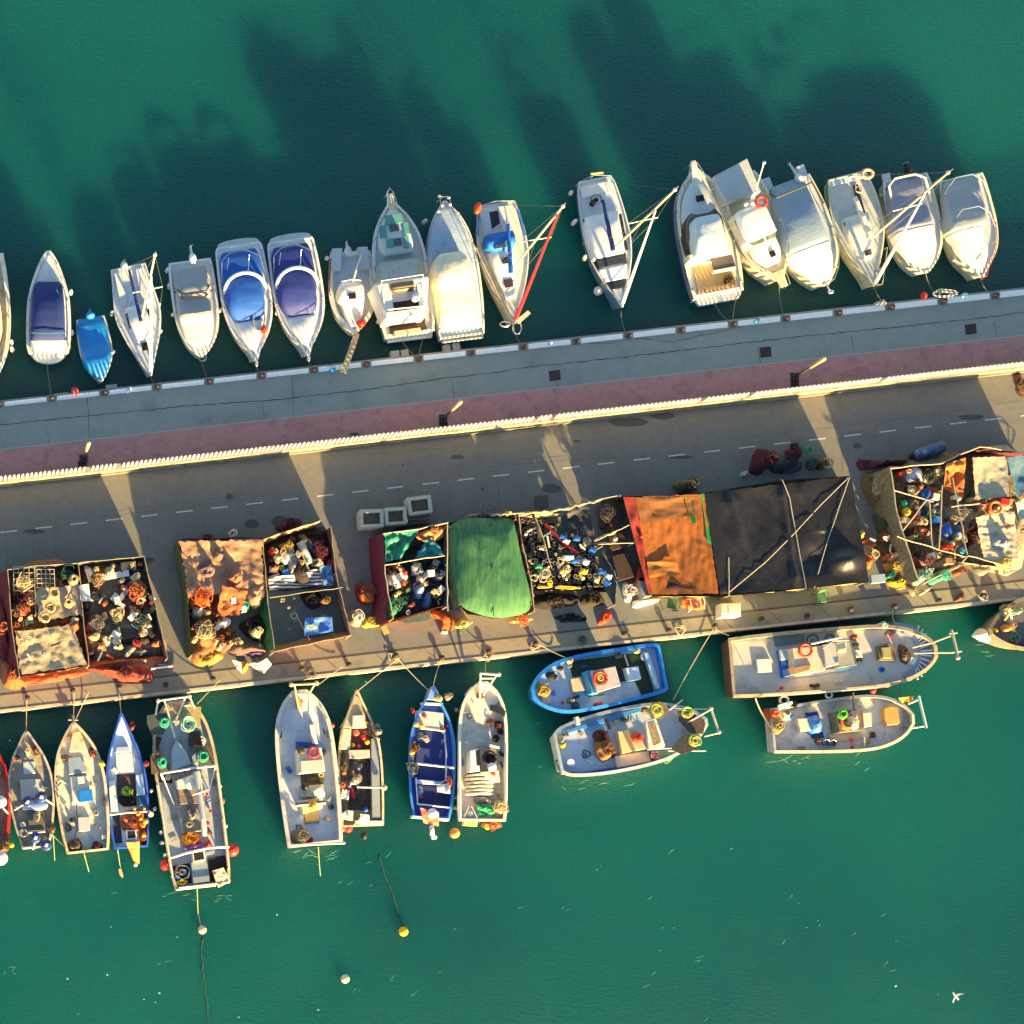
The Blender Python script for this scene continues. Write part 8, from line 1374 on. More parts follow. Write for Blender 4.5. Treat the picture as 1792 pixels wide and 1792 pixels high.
# gap with racks at the left of the orange tarpaulin
for i, (x, y) in enumerate(((110,480),(140,640),(180,830))): 
    tt = T('shelf_rack', 'dark wooden rack left of the orange tarpaulin, %s' % ('uppermost', 'middle', 'lowest')[i], 'rack', P(*c(x, y), QZ), 'racks beside the orange tarpaulin')
    for k in range(3): b = B(); b.box(*c(x, y), .95,1.5, QZ+.2+k*.25, QZ+.25+k*.25,-15); b.build('shelf', mat('#3a2a24', .8,.3), tt)
    for u, v in ((-22,-70),(22,-70),(-22,70),(22,70)): q = P(*c(x+u*1.5, y+v), QZ+.78); b = B(); b.tube([q, (q.x, q.y, QZ)], .03,5); b.build('leg', WOOD, tt)
H(c, ((60,430),(100,420),(110,560),(70,560)), 0,.8, netmat('#4a4444', '#8a8484', .3), 'grey net heap at the upper rack', strands=6); H(c, ((200,930),(240,920),(260,1030),(215,1040)), 0,.6, netmat('#d8ccc0', '#8a3a30', .45), 'white and red net scraps at the foot of the racks', strands=9); boxt(*c(300,880), .4,.8, QZ, QZ+.9,10, mat('#8a3030', .7), 'dark red box at the lower left of the orange tarpaulin', 'box', 'box'); boxt(*c(318,960), .45,1.2, QZ, QZ+.9,-15, GREYP, 'grey panel leaning at the lower left of the orange tarpaulin', 'panel', 'panel')
floatball(*c(130,655), QZ+.92,.16, GREYP, 'grey ball on the middle rack'); floatball(*c(297,640), ZT+.1,.10, REDP, 'small red float on the orange tarpaulin')
# things on the road behind
H(c, ((1020,200),(1060,80),(1110,60),(1210,90),(1200,150),(1130,190),(1080,235)), 0,.9, netmat('#4a1c28', '#20101a', .45), 'big dark wine red net heap on the road behind the black tarpaulin', strands=12, nz=.16); H(c, ((1220,90),(1300,85),(1310,150),(1250,160)), 0,.6, NET_MAR, 'smaller wine red net heap right of the big one', strands=6); H(c, ((1130,190),(1300,150),(1330,220),(1150,235)), 0,.5, netmat('#33434a', '#1f282c', .4), 'slate net strip behind the black tarpaulin', strands=8)
boxt(*c(1265,68), .35,.28, QZ, QZ+.3,-6, mat('#2a2624', .8), 'small dark tray on the road beyond the wine red nets', 'tray', 'tray'); coil(*c(1340,105), QZ+.3,.28, GREENP, 'bright green rope coil on the road behind the black tarpaulin', .03,9); b = B(); b.ring(P(*c(1465,180), QZ+.5), .28,.06,16,6); solo(b, 'tyre', 'pale worn tyre on the road behind the black tarpaulin', 'tyre', mat('#a8984c', .7,.2)); H(c, ((1400,160),(1450,150),(1470,200),(1420,210)), 0,.5, NET_BROWN, 'brown net lump beside the pale worn tyre', strands=5); H(c, ((1350,150),(1400,150),(1400,210),(1350,215)), 0,.4, netmat('#35504a', '#9aa09a', .3), 'green grey scraps below the green rope coil', strands=8)
H(c, ((540,290),(600,250),(680,290),(700,320),(600,350)), 0,1.0, netmat('#5e5a44', '#33312a', .4), 'olive net heap on the road where the two tarpaulins meet', strands=9); H(c, ((930,230),(980,220),(1000,250),(940,265)), 0,.4, GREYP, 'grey sack on the road behind the black tarpaulin', 'sack', 'sack', strands=0); H(c, ((1670,600),(1710,590),(1720,650),(1680,650)), .2,1.0, YELP, 'yellow cloth at the right end of the black tarpaulin', 'cloth_bundle', 'cloth', strands=0); H(c, ((1680,650),(1740,640),(1770,740),(1760,830),(1710,820)), 0,.45, netmat('#a5663a', '#5a2a24', .45), 'rust and cream net heap between the black tarpaulin and the right store', strands=10, sm=NET_CREAM)
# ---- quay furniture
def chair(px, py, rot, m, label, sc_=1.0):
    t = T('plastic_chair', label, 'chair', P(px, py, QZ), 'plastic chairs on the quay'); c0 = P(px, py, QZ); a = R(rot); ca, sa = math.cos(a), math.sin(a)
    def q(u, v, z): u *= sc_; v *= sc_; return Vector((c0.x+u*ca-v*sa, c0.y+u*sa+v*ca, QZ+z))
    b = B(); b.prism([tuple(q(u, v, .44)) for u, v in ((-.24,-.22),(.24,-.22),(.22,.24),(-.22,.24))], QZ+.40, bev=.02); b.build('seat', m, t)
    b = B(); n = 8; b.grid(lambda u, v: q(-.24+.48*u, .24+.05*math.sin(math.pi*u)+.10*v, .42+.42*v), n, 4); b.grid(lambda u, v: q(.24-.48*u, .27+.05*math.sin(math.pi*u)+.10*v, .42+.42*v), n, 4); b.build('backrest', m, t)
    for u in (-1,1):
        b = B(); b.tube([q(u*.26,.28,.66), q(u*.30,.05,.66), q(u*.29,-.2,.64), q(u*.27,-.22,.42)], .03,6); b.build('armrest', m, t)
        for v, vv in ((-.21,-.27),(.22,.30)): b = B(); b.tube([q(u*.22, v, .42), q(u*.27, vv, 0)], .028,6); b.build('leg', m, t)
chair(1213,1057,190, WHITEP, 'white plastic armchair on the quay below the orange tarpaulin', 1.35); chair(1172,1058,170, mat('#2f5a48', .5), 'dark green plastic chair just left of the white one', 1.25); chair(1432,1049,10, mat('#3f6f4c', .5), 'green plastic chair on the quay below the black tarpaulin', 1.15)
heap([(1195,1050),(1210,1045),(1240,1052),(1235,1066),(1200,1064)], QZ, QZ+.4, netmat('#d8703a', '#8a4a2c', .3), 'orange net scraps around the white armchair', strands=8)
t = T('chest', 'pale fish chest with two lids on the quay below the black tarpaulin', 'chest', P(1273,1070, QZ)); b = B(); b.prism([tuple(P(x, y, QZ+.85)) for x, y in ((1262,1056),(1296,1055),(1297,1078),(1262,1080))], QZ, bev=.04); b.build('body', WHITEP, t)
for x0, x1 in ((1263,1272),(1275,1296)): b = B(); b.prism([tuple(P(x, y, QZ+.92)) for x, y in ((x0,1058),(x1,1057),(x1,1073),(x0,1074))], QZ+.85, bev=.02); b.build('lid', mat('#cfc9ae', .6), t)
heap([(1112,1050),(1130,1046),(1160,1044),(1158,1050),(1130,1060),(1114,1062)], QZ, QZ+.5, WHITEP, 'white cloth draped along the foot of the orange tarpaulin', 'cloth_bundle', 'cloth', strands=0)
def planter(px, py, ang, label, lx, ly):
    t = T('planter', label, 'planter', P(px, py, QZ), 'ribbed concrete planters on the road'); h = .85; c0 = P(px, py, QZ+h); a = -R(ang); ca, sa = math.cos(a), math.sin(a)
    def q(u, v, z): return (c0.x+u*ca-v*sa, c0.y+u*sa+v*ca, QZ+z)
    CP = mat('#bab7a4', .9,.1,4,.01,30, dirt='#84806e', damt=.35)
    b = B(); W_ = .16
    for u0, u1, v0, v1 in ((-lx, lx, -ly, -ly+W_),(-lx, lx, ly-W_, ly),(-lx, -lx+W_, -ly+W_, ly-W_),(lx-W_, lx, -ly+W_, ly-W_)): b.prism([q(u0, v0, h), q(u1, v0, h), q(u1, v1, h), q(u0, v1, h)], QZ, bev=.03)
    n = 8
    for i in range(n):
        for sv in (-1,1): u = -lx+.07+(2*lx-.14)*i/(n-1); b.prism([q(u-.05, sv*(ly+.03)-.03, h-.04), q(u+.05, sv*(ly+.03)-.03, h-.04), q(u+.05, sv*(ly+.03)+.03, h-.04), q(u-.05, sv*(ly+.03)+.03, h-.04)], QZ+.05, bev=.01); v = -ly+.07+(2*ly-.14)*i/(n-1); b.prism([q(sv*(lx+.03)-.03, v-.05, h-.04), q(sv*(lx+.03)+.03, v-.05, h-.04), q(sv*(lx+.03)+.03, v+.05, h-.04), q(sv*(lx+.03)-.03, v+.05, h-.04)], QZ+.05, bev=.01)
    b.build('box', CP, t); b = B(); b.grid(lambda u, v: Vector(q(-lx+.1+(2*lx-.2)*u, -ly+.1+(2*ly-.2)*v, h-.22+.05*fbm(u*4+px, v*4))), 10,8); b.build('soil', mat('#5f5640', .95,.25,6,.02,20, dirt='#3f3a2a', damt=.4), t, True)
planter(651,907,-2, 'grey ribbed concrete planter, left one of the three on the road', .66,.50); planter(693,903,-4, 'grey ribbed concrete planter, middle one of the three on the road', .60,.48); planter(735,884,-7, 'grey ribbed concrete planter, right one of the three on the road', .66,.50)
plank([(712,910),(755,906)], QZ+.15,.12, WOODG, 'grey plank on the road below the right planter'); boxt(947,878,.8,.75, QZ-.01, QZ+.016,-3, mat('#4c4e4c', .9,.1), 'square dark drain cover on the road above the pot store', 'drain_cover', 'drain cover', bev=.004)
b = B(); m_i = [0]; a, d = P(1602,797, QZ+.35), P(1650,781, QZ+.35); b.tube([a.lerp(d, i/8) for i in range(9)], .36,14); o = solo(b, 'rolled_bundle', 'blue and white banded roll lying on the road beside the right store', 'roll', mat('#46607e', .7,.2,2, dirt='#c4ccd0', damt=.35, dscale=2), smooth=True)
heap([(1596,798),(1604,790),(1640,784),(1648,790),(1620,802)], QZ, QZ+.5, NET_DARK, 'dark net under the blue and white banded roll', strands=6)
sb = None
for i, (x, y) in enumerate(((48,1222),(127,1209),(208,1203),(289,1199),(372,1189),(527,1171),(609,1164),(691,1148),(772,1152),(853,1141),(935,1127),(1018,1118),(1091,1110),(1168,1104),(1249,1096),(1330,1084),(1410,1078),(1486,1067),(1563,1062),(1640,1052),(1716,1043))):
    q = P(x, y, QZ)
    if sb is None:
        t = T('bollard', 'small dark mushroom bollard on the south quay apron', 'bollard', q, 'bollards on the south quay'); b = B(); b.cyl(q, .12,.22,.10,12); b.build('post', STEELD, t); b = B(); b.ball(q+Vector((0,0,.26)), .17,.17,.08,12,6); b.build('cap', mat('#3a3230', .7,.3,6, dirt='#7a5a3c', damt=.3), t, True); sb = t.o; sq = q
    else: dup(sb, q-sq, 'small dark mushroom bollard on the south quay apron, %s from the left' % NUM[i])
for i, (x, y) in enumerate(((690,1149),(1020,1121),(1720,1043),(935,1130),(545,1178),(1190,1102),(855,1146))): loose(x, y, QZ+.02,.4,(ROPEM, ROPEG, mat('#c9bf94', .8))[i % 3], 'loose mooring rope on the quay at the bollard, %s' % ('above the narrow grey boat', 'above the bright blue boat', 'near the right picture edge', 'left of the bright blue boat', 'above the pale blue decked boat', 'below the white armchair', 'above the long white boat')[i], .025,12)
for i, (x, y) in enumerate(((966,598),(1328,559),(228,680),(585,645),(1690,516))):
    heap(oval(x, y, 8,4,-40), PZ, PZ+.3,(mat('#8fc4d0', .7,.3,5, dirt='#e0e4e0', damt=.4), mat('#3f9fd0', .7,.3,5, dirt='#e0e4e0', damt=.3))[i % 2], 'crumpled %s rag on the promenade kerb, %s from the left' % (('pale blue', 'bright blue')[i % 2], ('fourth', 'fifth', 'first', 'second', 'sixth')[i]), 'rag', 'cloth', strands=1)
heap(oval(1325,562,6,5), PZ, PZ+.25, YELL, 'yellow cloth beside a blue rag on the promenade kerb', 'rag', 'cloth', strands=0); floatball(131,684,1.2,.22, mat('#b03a40', .6), 'dull red float hanging at the promenade edge at left'); floatball(1617,517,1.3,.2, REDP, 'bright red float hanging at the promenade edge at right')
loose(1655,515, PZ+.1,.9, PALE, 'pale rope heap on the promenade kerb at right', .025,26, asp=.35); heap(oval(1545,527,13,4,-6), 1.1,1.5, GREYP, 'grey float wrap at the kerb below the rightmost sailing boat', 'float_wrap', 'float', strands=3)
# ---- store 6 right
c = crop(1490,740,.1841)
t = T('net_store', 'rightmost net store, open frame with netting, blue cans and grey sheets', 'net store', P(*c(1000,880), QZ), 'open net stores along the quay')
TT = ZT+.05; o_ = [(370,420),(850,380),(1215,225),(1700,290),(1590,1390),(770,1560),(500,1090),(430,850)]
posts(t, c, o_+[(860,640),(1100,1260)], [TT]*10); RW = mat('#a89b80', .7,.12,4)
rails(t, c, [[(370,430, TT),(850,385, TT),(1215,225, TT),(1700,290, TT)], [(370,430, TT),(430,850, TT),(500,1090, TT),(640,1500, TT)], [(400,635, TT),(780,750, TT)], [(430,1080, TT),(760,1180, TT),(1080,1275, TT)], [(860,590, TT),(850,930, TT),(830,1200, TT)], [(740,720, TT),(770,1180, TT)], [(960,520, TT),(1100,1250, TT)], [(720,730, TT),(490,1020, TT)], [(950,795, TT),(1220,765, TT)], [(680,1530, TT),(1000,1370, TT),(1110,1260, TT),(1590,1390, TT)]], RW, .045)
fence(t, c, [(370,420),(430,850),(500,1090),(640,1500)], [TT]*4, 'net_side', netmat('#8a7a58', '#4a3c2a', .4), lean=.45, wr=.08); fence(t, c, [(370,420),(850,380),(1215,225),(1700,290)], [TT-.1]*4, 'net_side', NET_MAR); fence(t, c, [(640,1510),(1080,1330),(1590,1400)], [TT-.6]*3, 'cloth_side', mat('#c2a888', .7,.15,3, dirt='#8a6a50', damt=.35), lean=-.2)
b = B(); b.sheet([P(*c(1150,330), TT+.1), P(*c(1480,320), TT+.1), P(*c(1500,700), TT), P(*c(1180,730), TT-.1)], 22,22,.12,.03,1.3,6, edge=.05); b.build('grey_sheet', mat('#a39c84', .7,.12,2,.03,5, dirt='#6f6a5a', damt=.3), t, True)
b = B(); b.sheet([P(*c(1180,900), TT+.1), P(*c(1550,840), TT+.1), P(*c(1590,1280), TT), P(*c(1260,1310), TT-.05)], 30,34,.1,.04,1.4,9, edge=.08, st=(.5,2.6)); b.build('folded_sheet', mat('#b5ad92', .7,.1,2,.03,5, dirt='#7a7564', damt=.3), t, True)
b = B(); b.sheet([P(*c(1475,330), TT+.15), P(*c(1720,300), TT+.15), P(*c(1720,620), TT), P(*c(1570,700), TT)], 16,18,.12,.04,1.2,2); b.build('blue_tarpaulin', mat('#4f7286', .6,.15,2,.02,6), t, True)
b = B(); b.sheet([P(*c(900,390), TT+.1), P(*c(1090,330), TT+.15), P(*c(1060,720), TT-.3), P(*c(880,620), TT-.2)], 12,16,.1,.16,1.5,14); b.build('orange_cloth', mat('#b8642c', .8,.25,2,.02,8, dirt='#d8953c', damt=.35), t, True)
b = B(); b.sheet([P(*c(1560,760), TT), P(*c(1720,680), TT), P(*c(1720,900), TT-.1), P(*c(1600,920), TT-.1)], 8,8,.1,.08,2,3); b.build('pale_sheet', mat('#98ab9c', .7,.2), t, True)
b = B(); b.sheet([P(*c(870,950), 2.2), P(*c(1150,860), 2.4), P(*c(1080,1100), 2.2), P(*c(960,1120), 2.1)], 10,12,.1,.1,1.5,5); b.build('net_roof', netmat('#7d7264', '#4f463c', .3), t, True)
b = B(); q = P(*c(505,535), QZ); b.cyl(q, .40,1.2,.46,20, bev=.06); b.ball(q+Vector((0,0,1.2)), .44,.44,.2,20,6); solo(b, 'drum', 'large grey white round drum in the upper left of the right store', 'drum', mat('#98a2b2', .5,.1,3, dirt='#d8dde0', damt=.3), smooth=True)
b = B(); q = P(*c(605,710), QZ); b.cyl(q, .3,1.3,.3,16, bev=.04); solo(b, 'barrel', 'dark blue barrel in the left cell of the right store', 'barrel', mat('#1d4384', .5,.1), smooth=True)
floatball(*c(498,770), QZ+1.3,.22, GREENP, 'green ball float in the left cell of the right store'); floatball(*c(520,845), QZ+1.3,.26, YELL, 'yellow ball float in the left cell of the right store'); boxt(*c(505,920), .35,.35, QZ+.5, QZ+1.1,10, WHITEP, 'white cube shaped can below the yellow float', 'can', 'can'); H(c, ((570,810),(630,820),(640,870),(590,870)), .5,1.1, ORANGE, 'orange cloth beside the yellow float', 'cloth_bundle', 'cloth', strands=0)
b = B(); b.ball(P(*c(895,1030), 2.3), .38,.52,.3,14,8, ang=.2); solo(b, 'buoy', 'big royal blue buoy in the middle of the right store', 'buoy', mat('#1d4fae', .45,.08), smooth=True); boxt(*c(820,915), .4,.35, QZ+.8, QZ+1.3,10, mat('#4c8fd8', .5), 'light blue box above the royal blue buoy', 'box', 'box'); H(c, ((860,1180),(940,1130),(1000,1150),(980,1210),(880,1210)), .6,1.2, netmat('#c8442c', '#7a2a22', .3), 'red net heap below the royal blue buoy', strands=7); floatball(*c(1057,1215), QZ+1.4,.18, mat('#3fa8c0', .5), 'turquoise float at the lower post of the right store')
lifering(*c(1370,805), TT+.1, mat('#d86a3a', .6,.25,6), 'orange lifebuoy lying on the right store', .34); boxt(*c(1465,750), .5,.4, TT-.2, TT+.15,8, REDP, 'red box beside the orange lifebuoy', 'box', 'box'); floatball(*c(1490,995), TT+.2,.14, mat('#c84a3a', .5), 'small red float on the folded grey sheet'); H(c, ((1370,1070),(1500,1050),(1560,1150),(1480,1200),(1380,1170)), 1.5,1.95, mat('#7f858e', .8,.15), 'slate sack on the folded grey sheet', 'sack', 'sack', strands=0)
H(c, ((1400,1270),(1500,1260),(1560,1330),(1500,1380),(1410,1330)), 1.2,1.75, netmat('#d8b46a', '#5a4428', .45), 'yellow and black net lump at the lower right of the right store', strands=8); H(c, ((820,1430),(980,1390),(960,1460),(840,1510)), .5,1.3, netmat('#3fa07c', '#1f5a48', .4), 'green net heap at the lower edge of the right store', strands=9, sm=GREENR); H(c, ((640,1380),(760,1360),(780,1470),(670,1520)), .5,1.3, netmat('#7fa394', '#4a6a60', .4), 'pale green net heap at the lower left of the right store', strands=7); H(c, ((600,1200),(780,1240),(850,1350),(720,1380),(620,1300)), .2,1.0, netmat('#8c5f58', '#4f3430', .4), 'pinkish brown net heap in the lower part of the right store', strands=9); H(c, ((1000,1380),(1120,1360),(1100,1420),(1020,1440)), .5,1.2, netmat('#8a4a30', '#3a2420', .4), 'rusty net lump at the lower edge of the right store', strands=6); H(c, ((1230,1350),(1380,1380),(1300,1430)), .6,1.2, NET_GREY, 'grey cloth lump under the lower rail of the right store', strands=3)
H(c, ((560,980),(740,960),(760,1080),(700,1120),(530,1060)), .2,.9, netmat('#5f4030', '#33221c', .4), 'brown net heap in the centre left of the right store', strands=8); H(c, ((620,470),(760,430),(860,470),(850,620),(650,620)), .2,1.0, netmat('#4a5238', '#26261c', .4), 'dark olive net heap in the upper middle of the right store', strands=8); H(c, ((670,800),(750,780),(840,820),(850,900),(700,940)), .2,.9, netmat('#45625c', '#2a3a38', .4), 'grey green net heap in the middle of the right store', strands=6); H(c, ((890,740),(1140,800),(1150,880),(1050,1000),(900,900)), .2,1.1, netmat('#7f766c', '#4a4440', .4), 'grey net heap right of the middle of the right store', strands=7); H(c, ((1100,900),(1180,940),(1230,1200),(1120,1180)), 0,.7, NET_MAR, 'dark net heap in the shade between the sheets', strands=6)
H(c, ((130,500),(330,440),(370,600),(340,780),(200,760)), 0,.6, netmat('#6e5c3a', '#3a2f1f', .45), 'olive brown net heap at the upper left side of the right store', strands=12, sm=NET_CREAM); H(c, ((250,840),(400,830),(440,1040),(330,1080),(270,960)), 0,.6, netmat('#4f5a3c', '#2c3024', .45), 'green brown net heap at the left side of the right store', strands=10); H(c, ((280,1100),(480,1110),(520,1230),(400,1300),(270,1230)), 0,.5, netmat('#5c4a34', '#2e2620', .45), 'brown net heap at the lower left side of the right store', strands=10); H(c, ((350,1320),(470,1300),(500,1380),(400,1420)), 0,.7, netmat('#b08f4a', '#6a5430', .4), 'tan net heap at the lower left corner of the right store', strands=8)
H(c, ((370,1490),(430,1470),(540,1490),(560,1560),(450,1560)), 0,.6, netmat('#d8962a', '#8a4a20', .4), 'orange yellow net heap on the quay at the corner of the right store', strands=9, sm=YELP); H(c, ((100,330),(340,350),(560,330),(560,380),(350,400),(110,440)), 0,.5, NET_MAR, 'dark net strip on the road along the right store', strands=9); boxt(*c(255,1480), .85,.5, QZ+.8, QZ+1.0,-6, mat('#8fa3a8', .6), 'grey blue panel at the right end of the black tarpaulin', 'panel', 'panel'); H(c, ((340,1420),(430,1410),(450,1460),(360,1480)), 0,.7, NET_GREEN, 'dark green net lump beside the grey blue panel', strands=6); H(c, ((560,1540),(640,1560),(640,1630),(600,1620)), 0,.5, netmat('#a89a72', '#5c5038', .4), 'cream net tail at the lower left corner of the right store', strands=7); pole([c(640,1640), c(740,1580)], (QZ+.2, QZ+.5), .05, PALE, 'pale pole at the lower left corner of the right store')
scatter(c, [(440,480),(1050,430),(1100,1200),(560,1250)], 30,.9,('box', 'rope', 'float', 'plank', 'can'), 'in the open part of the right store', .4,('grey', 'cream', 'blue', 'black', 'white', 'green')); scatter(c, [(260,900),(450,1000),(560,1420),(300,1300)], 8,.5,('rope', 'float', 'plank'), 'at the left side of the right store', .3,('cream', 'brown', 'white'))
scatter(c, [(150,1080),(210,1080),(230,1330),(150,1330)], 7,.4,('rope', 'plank'), 'in the gap left of the right store', .3,('cream', 'brown', 'orange'))
heap([(1782,650),(1792,648),(1800,690),(1786,692),(1778,672)], QZ, QZ+.25, netmat('#5c4438', '#33261f', .4), 'brown net patch at the right end of the road', strands=5)
cc = crop(1660,1020,.0893); heap([cc(x, y) for x, y in ((150,330),(200,240),(300,160),(370,200),(330,300),(180,360))], QZ, QZ+.3, netmat('#5f4a38', '#2e221a', .4), 'dark chain heap on the quay near the right picture edge', 'chain_heap', 'chain', strands=10)
# floors of the stores: trodden net waste, one low sheet each
def floor_net(c, pts, m, label, hh=.7): H(c, pts, 0,.69, m, label, 'net_waste', strands=10, nz=.16, p=7)
c1, c2, c3, c6 = crop(0,950,.1786), crop(290,880,.2065), crop(610,850,.1953), crop(1490,740,.1841)
floor_net(c1,((120,280),(760,220),(840,1180),(210,1270)), netmat('#8c6a4c', '#3f2c22', .5), 'brown net waste covering the floor in the left half of the leftmost store'); floor_net(c1,((790,220),(1400,160),(1520,640),(1620,1110),(880,1170),(830,700)), netmat('#6f675c', '#b5a480', .3), 'grey brown net waste covering the floor in the right half of the leftmost store', .5)
floor_net(c2,((200,800),(420,760),(560,1000),(560,1200),(260,1290)), netmat('#8a5c3a', '#3a281e', .4), 'brown net waste on the floor at the left of the second store'); floor_net(c2,((840,340),(1290,190),(1400,260),(1440,640),(870,720)), netmat('#2c2628', '#54302c', .4), 'dark net waste on the floor in the upper half of the second store', .5)
floor_net(c3,((330,440),(870,370),(870,1080),(410,1170)), netmat('#1f2c30', '#3a4a48', .4), 'dark green grey net waste on the floor of the third store', .5)
floor_net(c6,((390,440),(1190,260),(1180,900),(1090,1260),(660,1480),(500,1050)), netmat('#857558', '#3f3428', .45), 'dark brown net waste on the floor of the right store', .5); floor_net(c6,((1160,300),(1700,290),(1700,1360),(1150,1250)), netmat('#a0947a', '#564c3c', .4), 'olive grey net waste under the grey sheets of the right store', .5)
LT_ = ('cream', 'cream', 'grey', 'white', 'brown', 'orange', 'red', 'black')
for cc_, poly, n, wh in ((c1, [(810,240),(1390,180),(1520,640),(1600,1080),(890,1150)], 46, 'piled in the right half of the leftmost store'),(c1, [(120,480),(340,480),(340,760),(780,720),(790,800),(150,860)], 14, 'piled in the left half of the leftmost store'),(c2, [(200,880),(420,880),(560,1050),(640,1180),(260,1290)], 26, 'piled at the left of the second store'),(c2, [(850,360),(1290,210),(1390,280),(1400,520),(870,560)], 20, 'piled in the upper half of the second store'),(c3, [(350,730),(860,680),(860,1060),(420,1150)], 16, 'piled in the third store'),(c6, [(400,460),(860,430),(880,1000),(1070,1250),(660,1460),(500,1040)], 46, 'piled in the open part of the right store'),(c6, [(240,480),(360,450),(430,850),(500,1100),(600,1420),(380,1300)], 24, 'piled against the left side of the right store'),(c6, [(1100,700),(1550,700),(1560,860),(1150,900)], 14, 'piled between the grey sheets of the right store')):
    scatter(cc_, poly, n, .3 if 'left side of the right' in wh else .85,('net', 'net', 'sheet', 'sheet', 'net', 'plank', 'box'), wh, .5, LT_, 1.0)
# small gear lying on the fishing decks
def deckgear(s, n, where, kinds=('rope', 'box', 'float', 'plank', 'net'), cols=('white', 'grey', 'cream', 'brown', 'black', 'blue'), t0=.06, t1=.8):
    for i in range(n):
        t = rnd.uniform(t0, t1); v = rnd.choice((-1,1))*rnd.uniform(.45,.85)*s.w(t); x, y = s.px(t, v); z = s.hz(t)-s.depth+.05; kd = rnd.choice(kinds); col = rnd.choice(cols); g = 'small gear on the '+where
        if kd == 'box': boxt(x, y, rnd.uniform(.2,.45), rnd.uniform(.15,.3), z, z+.22, rnd.uniform(-60,60), COL[col], 'small %s box on the deck of %s' % (col, where), 'box', 'box', g)
        elif kd == 'float': floatball(x, y, z+.1, rnd.uniform(.07,.12), COL[rnd.choice(('red', 'yellow', 'white', 'orange'))], 'small net float on the deck of %s' % where, group=g)
        elif kd == 'rope': (loose if i % 2 else coil)(x, y, z, rnd.uniform(.15,.28), COL[col], '%s rope on the deck of %s' % (col, where), group=g)
        elif kd == 'plank': a = rnd.uniform(0,3.14); plank([(x-6*math.cos(a), y-6*math.sin(a)),(x+6*math.cos(a), y+6*math.sin(a))], z+.06,.08, COL[col], '%s batten on the deck of %s' % (col, where), 'batten', 'batten', group=g)
        else: heap(oval(x, y, rnd.uniform(5,9), rnd.uniform(4,7)), z-.05, z+.25, rnd.choice((NET_BROWN, NET_GREY, NET_DARK, NET_RUST)), 'small net heap on the deck of %s' % where, group=g, strands=3)
for bt, n, wh in zip(FB, (3,9,10,6,16,8,10,8,10,9,12,8,12,8),('the red edged boat', 'the grey weathered boat', 'the cream weathered boat', 'the blue rimmed boat', 'the long dark boat', 'the pale blue decked boat', 'the narrow grey boat', 'the deep blue boat', 'the long white boat', 'the bright blue boat', 'the white and blue boat', 'the largest boat', 'the pale boat', 'the boat at the right edge')): deckgear(bt, n, wh)
# ------------------------------------------------------------------ out on the water
for x, y, r_, m_, lb in ((706,1630,.29, mat('#e8b820', .45,.06), 'round yellow mooring buoy out on the green water'),(604,1713,.27, mat('#cfd3a4', .5,.06), 'round pale green mooring buoy out on the water'),(354,1627,.26, mat('#d3c69e', .5,.08), 'round cream mooring buoy behind the long dark boat')):
    b = B(); q = P(x, y, .1); b.ball(q, r_, r_, r_*.9,16,10); b.tube([q+Vector((0,0, r_*.8)), q+Vector((0,0, r_*1.15))], .05,8); b.ring(q+Vector((0,0, r_*1.2)), .06,.015,10,4); solo(b, 'mooring_buoy', lb, 'buoy', m_, 'mooring buoys south of the pier', True)
SUNK = mat('#0c3a34', .8,.3,6, dirt='#155044', damt=.5, dscale=4)
for pts, lb in ((((706,1628),(694,1590),(685,1560),(672,1528),(662,1495)), 'dark weedy mooring chain under the surface leading to the yellow buoy'),(((354,1640),(352,1680),(357,1720),(362,1760),(365,1800)), 'dark weedy mooring chain under the surface below the cream buoy')):
    b = B(); q = [P(*pts[0], 0)]
    for i in range(len(pts)-1):
        for j in range(1,7): u = j/6; q.append(P(pts[i][0]+(pts[i+1][0]-pts[i][0])*u+rnd.uniform(-1.2,1.2), pts[i][1]+(pts[i+1][1]-pts[i][1])*u, 0)-Vector((0,0, rnd.uniform(.02,.07))))
    b.tube(q, .085,7); solo(b, 'mooring_chain', lb, 'chain', SUNK, 'sunken mooring chains', True)
rope(P(347,1600,.02), P(352,1622,.06), 'short line between the dark boat stern line and the cream buoy', .03,.02, ROPEM)
b = B(); b.prism([tuple(P(x, y, .12)) for x, y in ((207,1521),(212,1519),(216,1533),(214,1536),(209,1530))], -.02, bev=.02); solo(b, 'driftwood', 'small pale piece of driftwood floating behind the blue rimmed boat', 'driftwood', mat('#b5ad80', .8))
b = B(); q = P(1672,1743,4.0); BS = .62
b.ball(q, .17,.07,.07,12,7, ang=-.9); hd = q+Vector((-.13,.16,.03)); b.ball(hd, .05,.05,.05,8,5)
gm = mat('#e2e0da', .7,.04)
t = T('seagull', 'white and grey seagull flying low over the water at lower right', 'bird', q); b.build('body', gm, t, True)
for sg in (-1,1):
    b = B(); ax = Vector((-.62,.78,0)); sd = Vector((.78,.62,0))*sg
    def fw(u, v): return q+sd*(.05+.36*u)+ax*(.07-.20*u*u-.15*v*(1-u*.6))+Vector((0,0,.06+.12*math.sin(u*2.4)))
    b.grid(fw, 8,3); b.build('wing', mat('#8f959c', .7,.1) if sg > 0 else gm, t, True)
b = B(); b.sheet([q+Vector((.08,-.17,0)), q+Vector((.17,-.10,0)), q+Vector((.22,-.20,0)), q+Vector((.14,-.26,0))], 3,3,0,0); b.build('tail', gm, t)
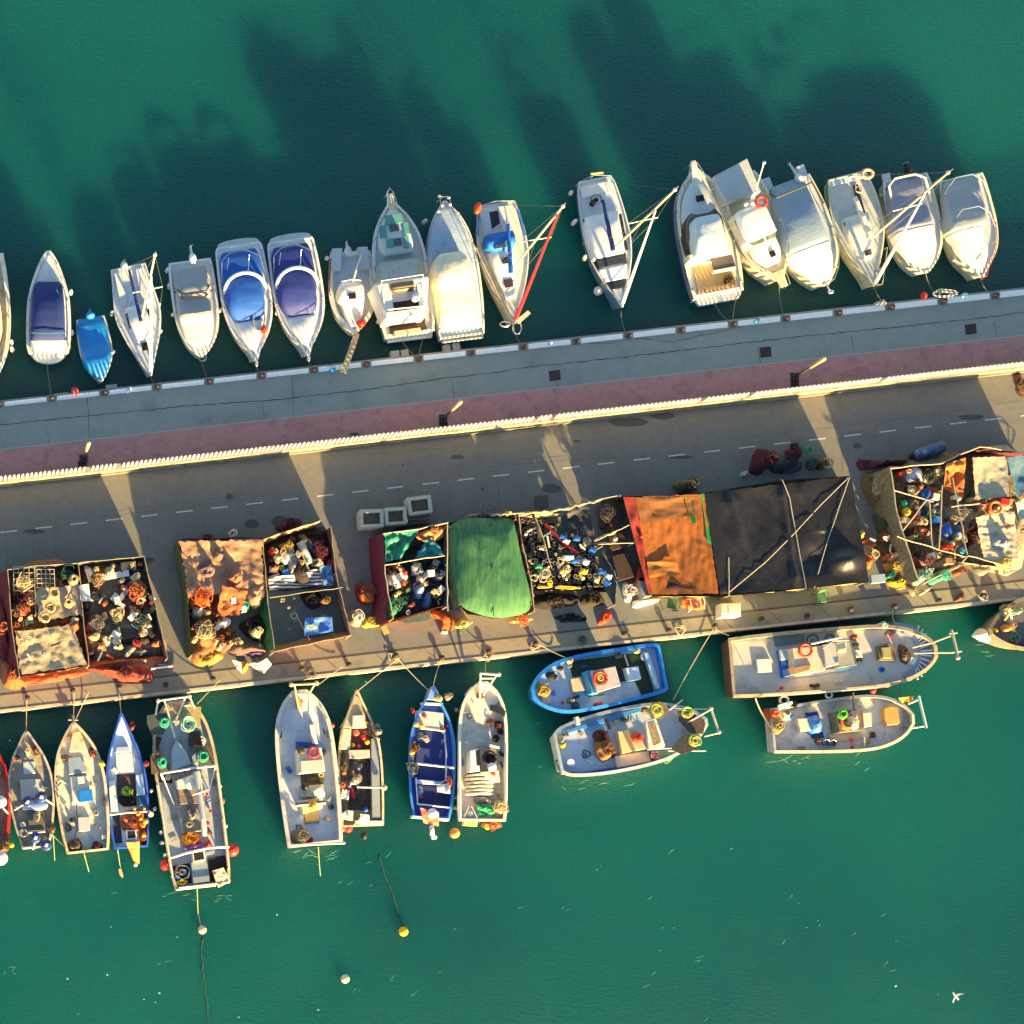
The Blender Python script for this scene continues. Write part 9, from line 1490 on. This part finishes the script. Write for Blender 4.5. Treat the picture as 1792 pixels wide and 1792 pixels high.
b = B(); b.tube([hd+Vector((-.04,.05,0)), hd+Vector((-.08,.10,-.01))], .02,5,.005); b.build('beak', YELL, t)
# foam flecks and little wavelets breaking
b = B(); FM = mat('#b7cdb8', .8,.1)
def fleck(x, y, r_):
    q = P(x, y, .012); n = 7; b.add([q+Vector((r_*math.cos(6.28*i/n)*rnd.uniform(.6,1.3), r_*.7*math.sin(6.28*i/n)*rnd.uniform(.5,1.2), 0)) for i in range(n)], [tuple(range(n))])
for x, y in ((194,1622),(310,1640),(188,1706),(118,1713),(252,1749),(279,1738),(272,1754),(557,1767),(485,1601),(1568,1726),(40,1302),(17,1296),(640,1193),(418,1780)): fleck(x, y, rnd.uniform(.04,.09))
fo = b.build('foam', FM); fo['kind'] = 'stuff'
b = B()
def streak(x, y, l, a):
    q = P(x, y, .012); d = Vector((math.cos(a), math.sin(a), 0)); s2 = Vector((-d.y, d.x, 0)); n = 6; top = []; bot = []
    for i in range(n+1):
        u = i/n; w_ = .015*math.sin(math.pi*u)*rnd.uniform(.4,1.4)+.002; p = q+d*l*(u-.5)+s2*(.10*fbm(x+u*2, y, 3)*l); top.append(p+s2*w_); bot.append(p-s2*w_)
    b.add(top+bot, [(i+n+1, i+n+2, i+1, i) for i in range(n)])
for i in range(55):
    x = rnd.uniform(-20,1812); y = rnd.choice((rnd.uniform(1500,1800), rnd.uniform(1330,1800), rnd.uniform(1250,1790)))
    if y < LS(x)+30: continue
    for k in range(rnd.choice((1,1,2))): streak(x+rnd.uniform(-14,14), y+rnd.uniform(-8,8), rnd.uniform(.15,.55), rnd.uniform(.1,1.0))
for (x0, y0, x1, y1, n) in ((505,1487,600,1487,9),(300,1560,400,1562,9),(1345,1316,1420,1322,8),(985,1366,1110,1362,5),(1700,1120,1740,1140,5)):
    for k in range(n): u = rnd.random(); streak(x0+(x1-x0)*u+rnd.uniform(-4,4), y0+(y1-y0)*u+rnd.uniform(2,16), rnd.uniform(.3,.8), rnd.uniform(-.7,.7))
wv = b.build('wave_foam', mat('#5c9480', .7,.15)); wv['kind'] = 'stuff'
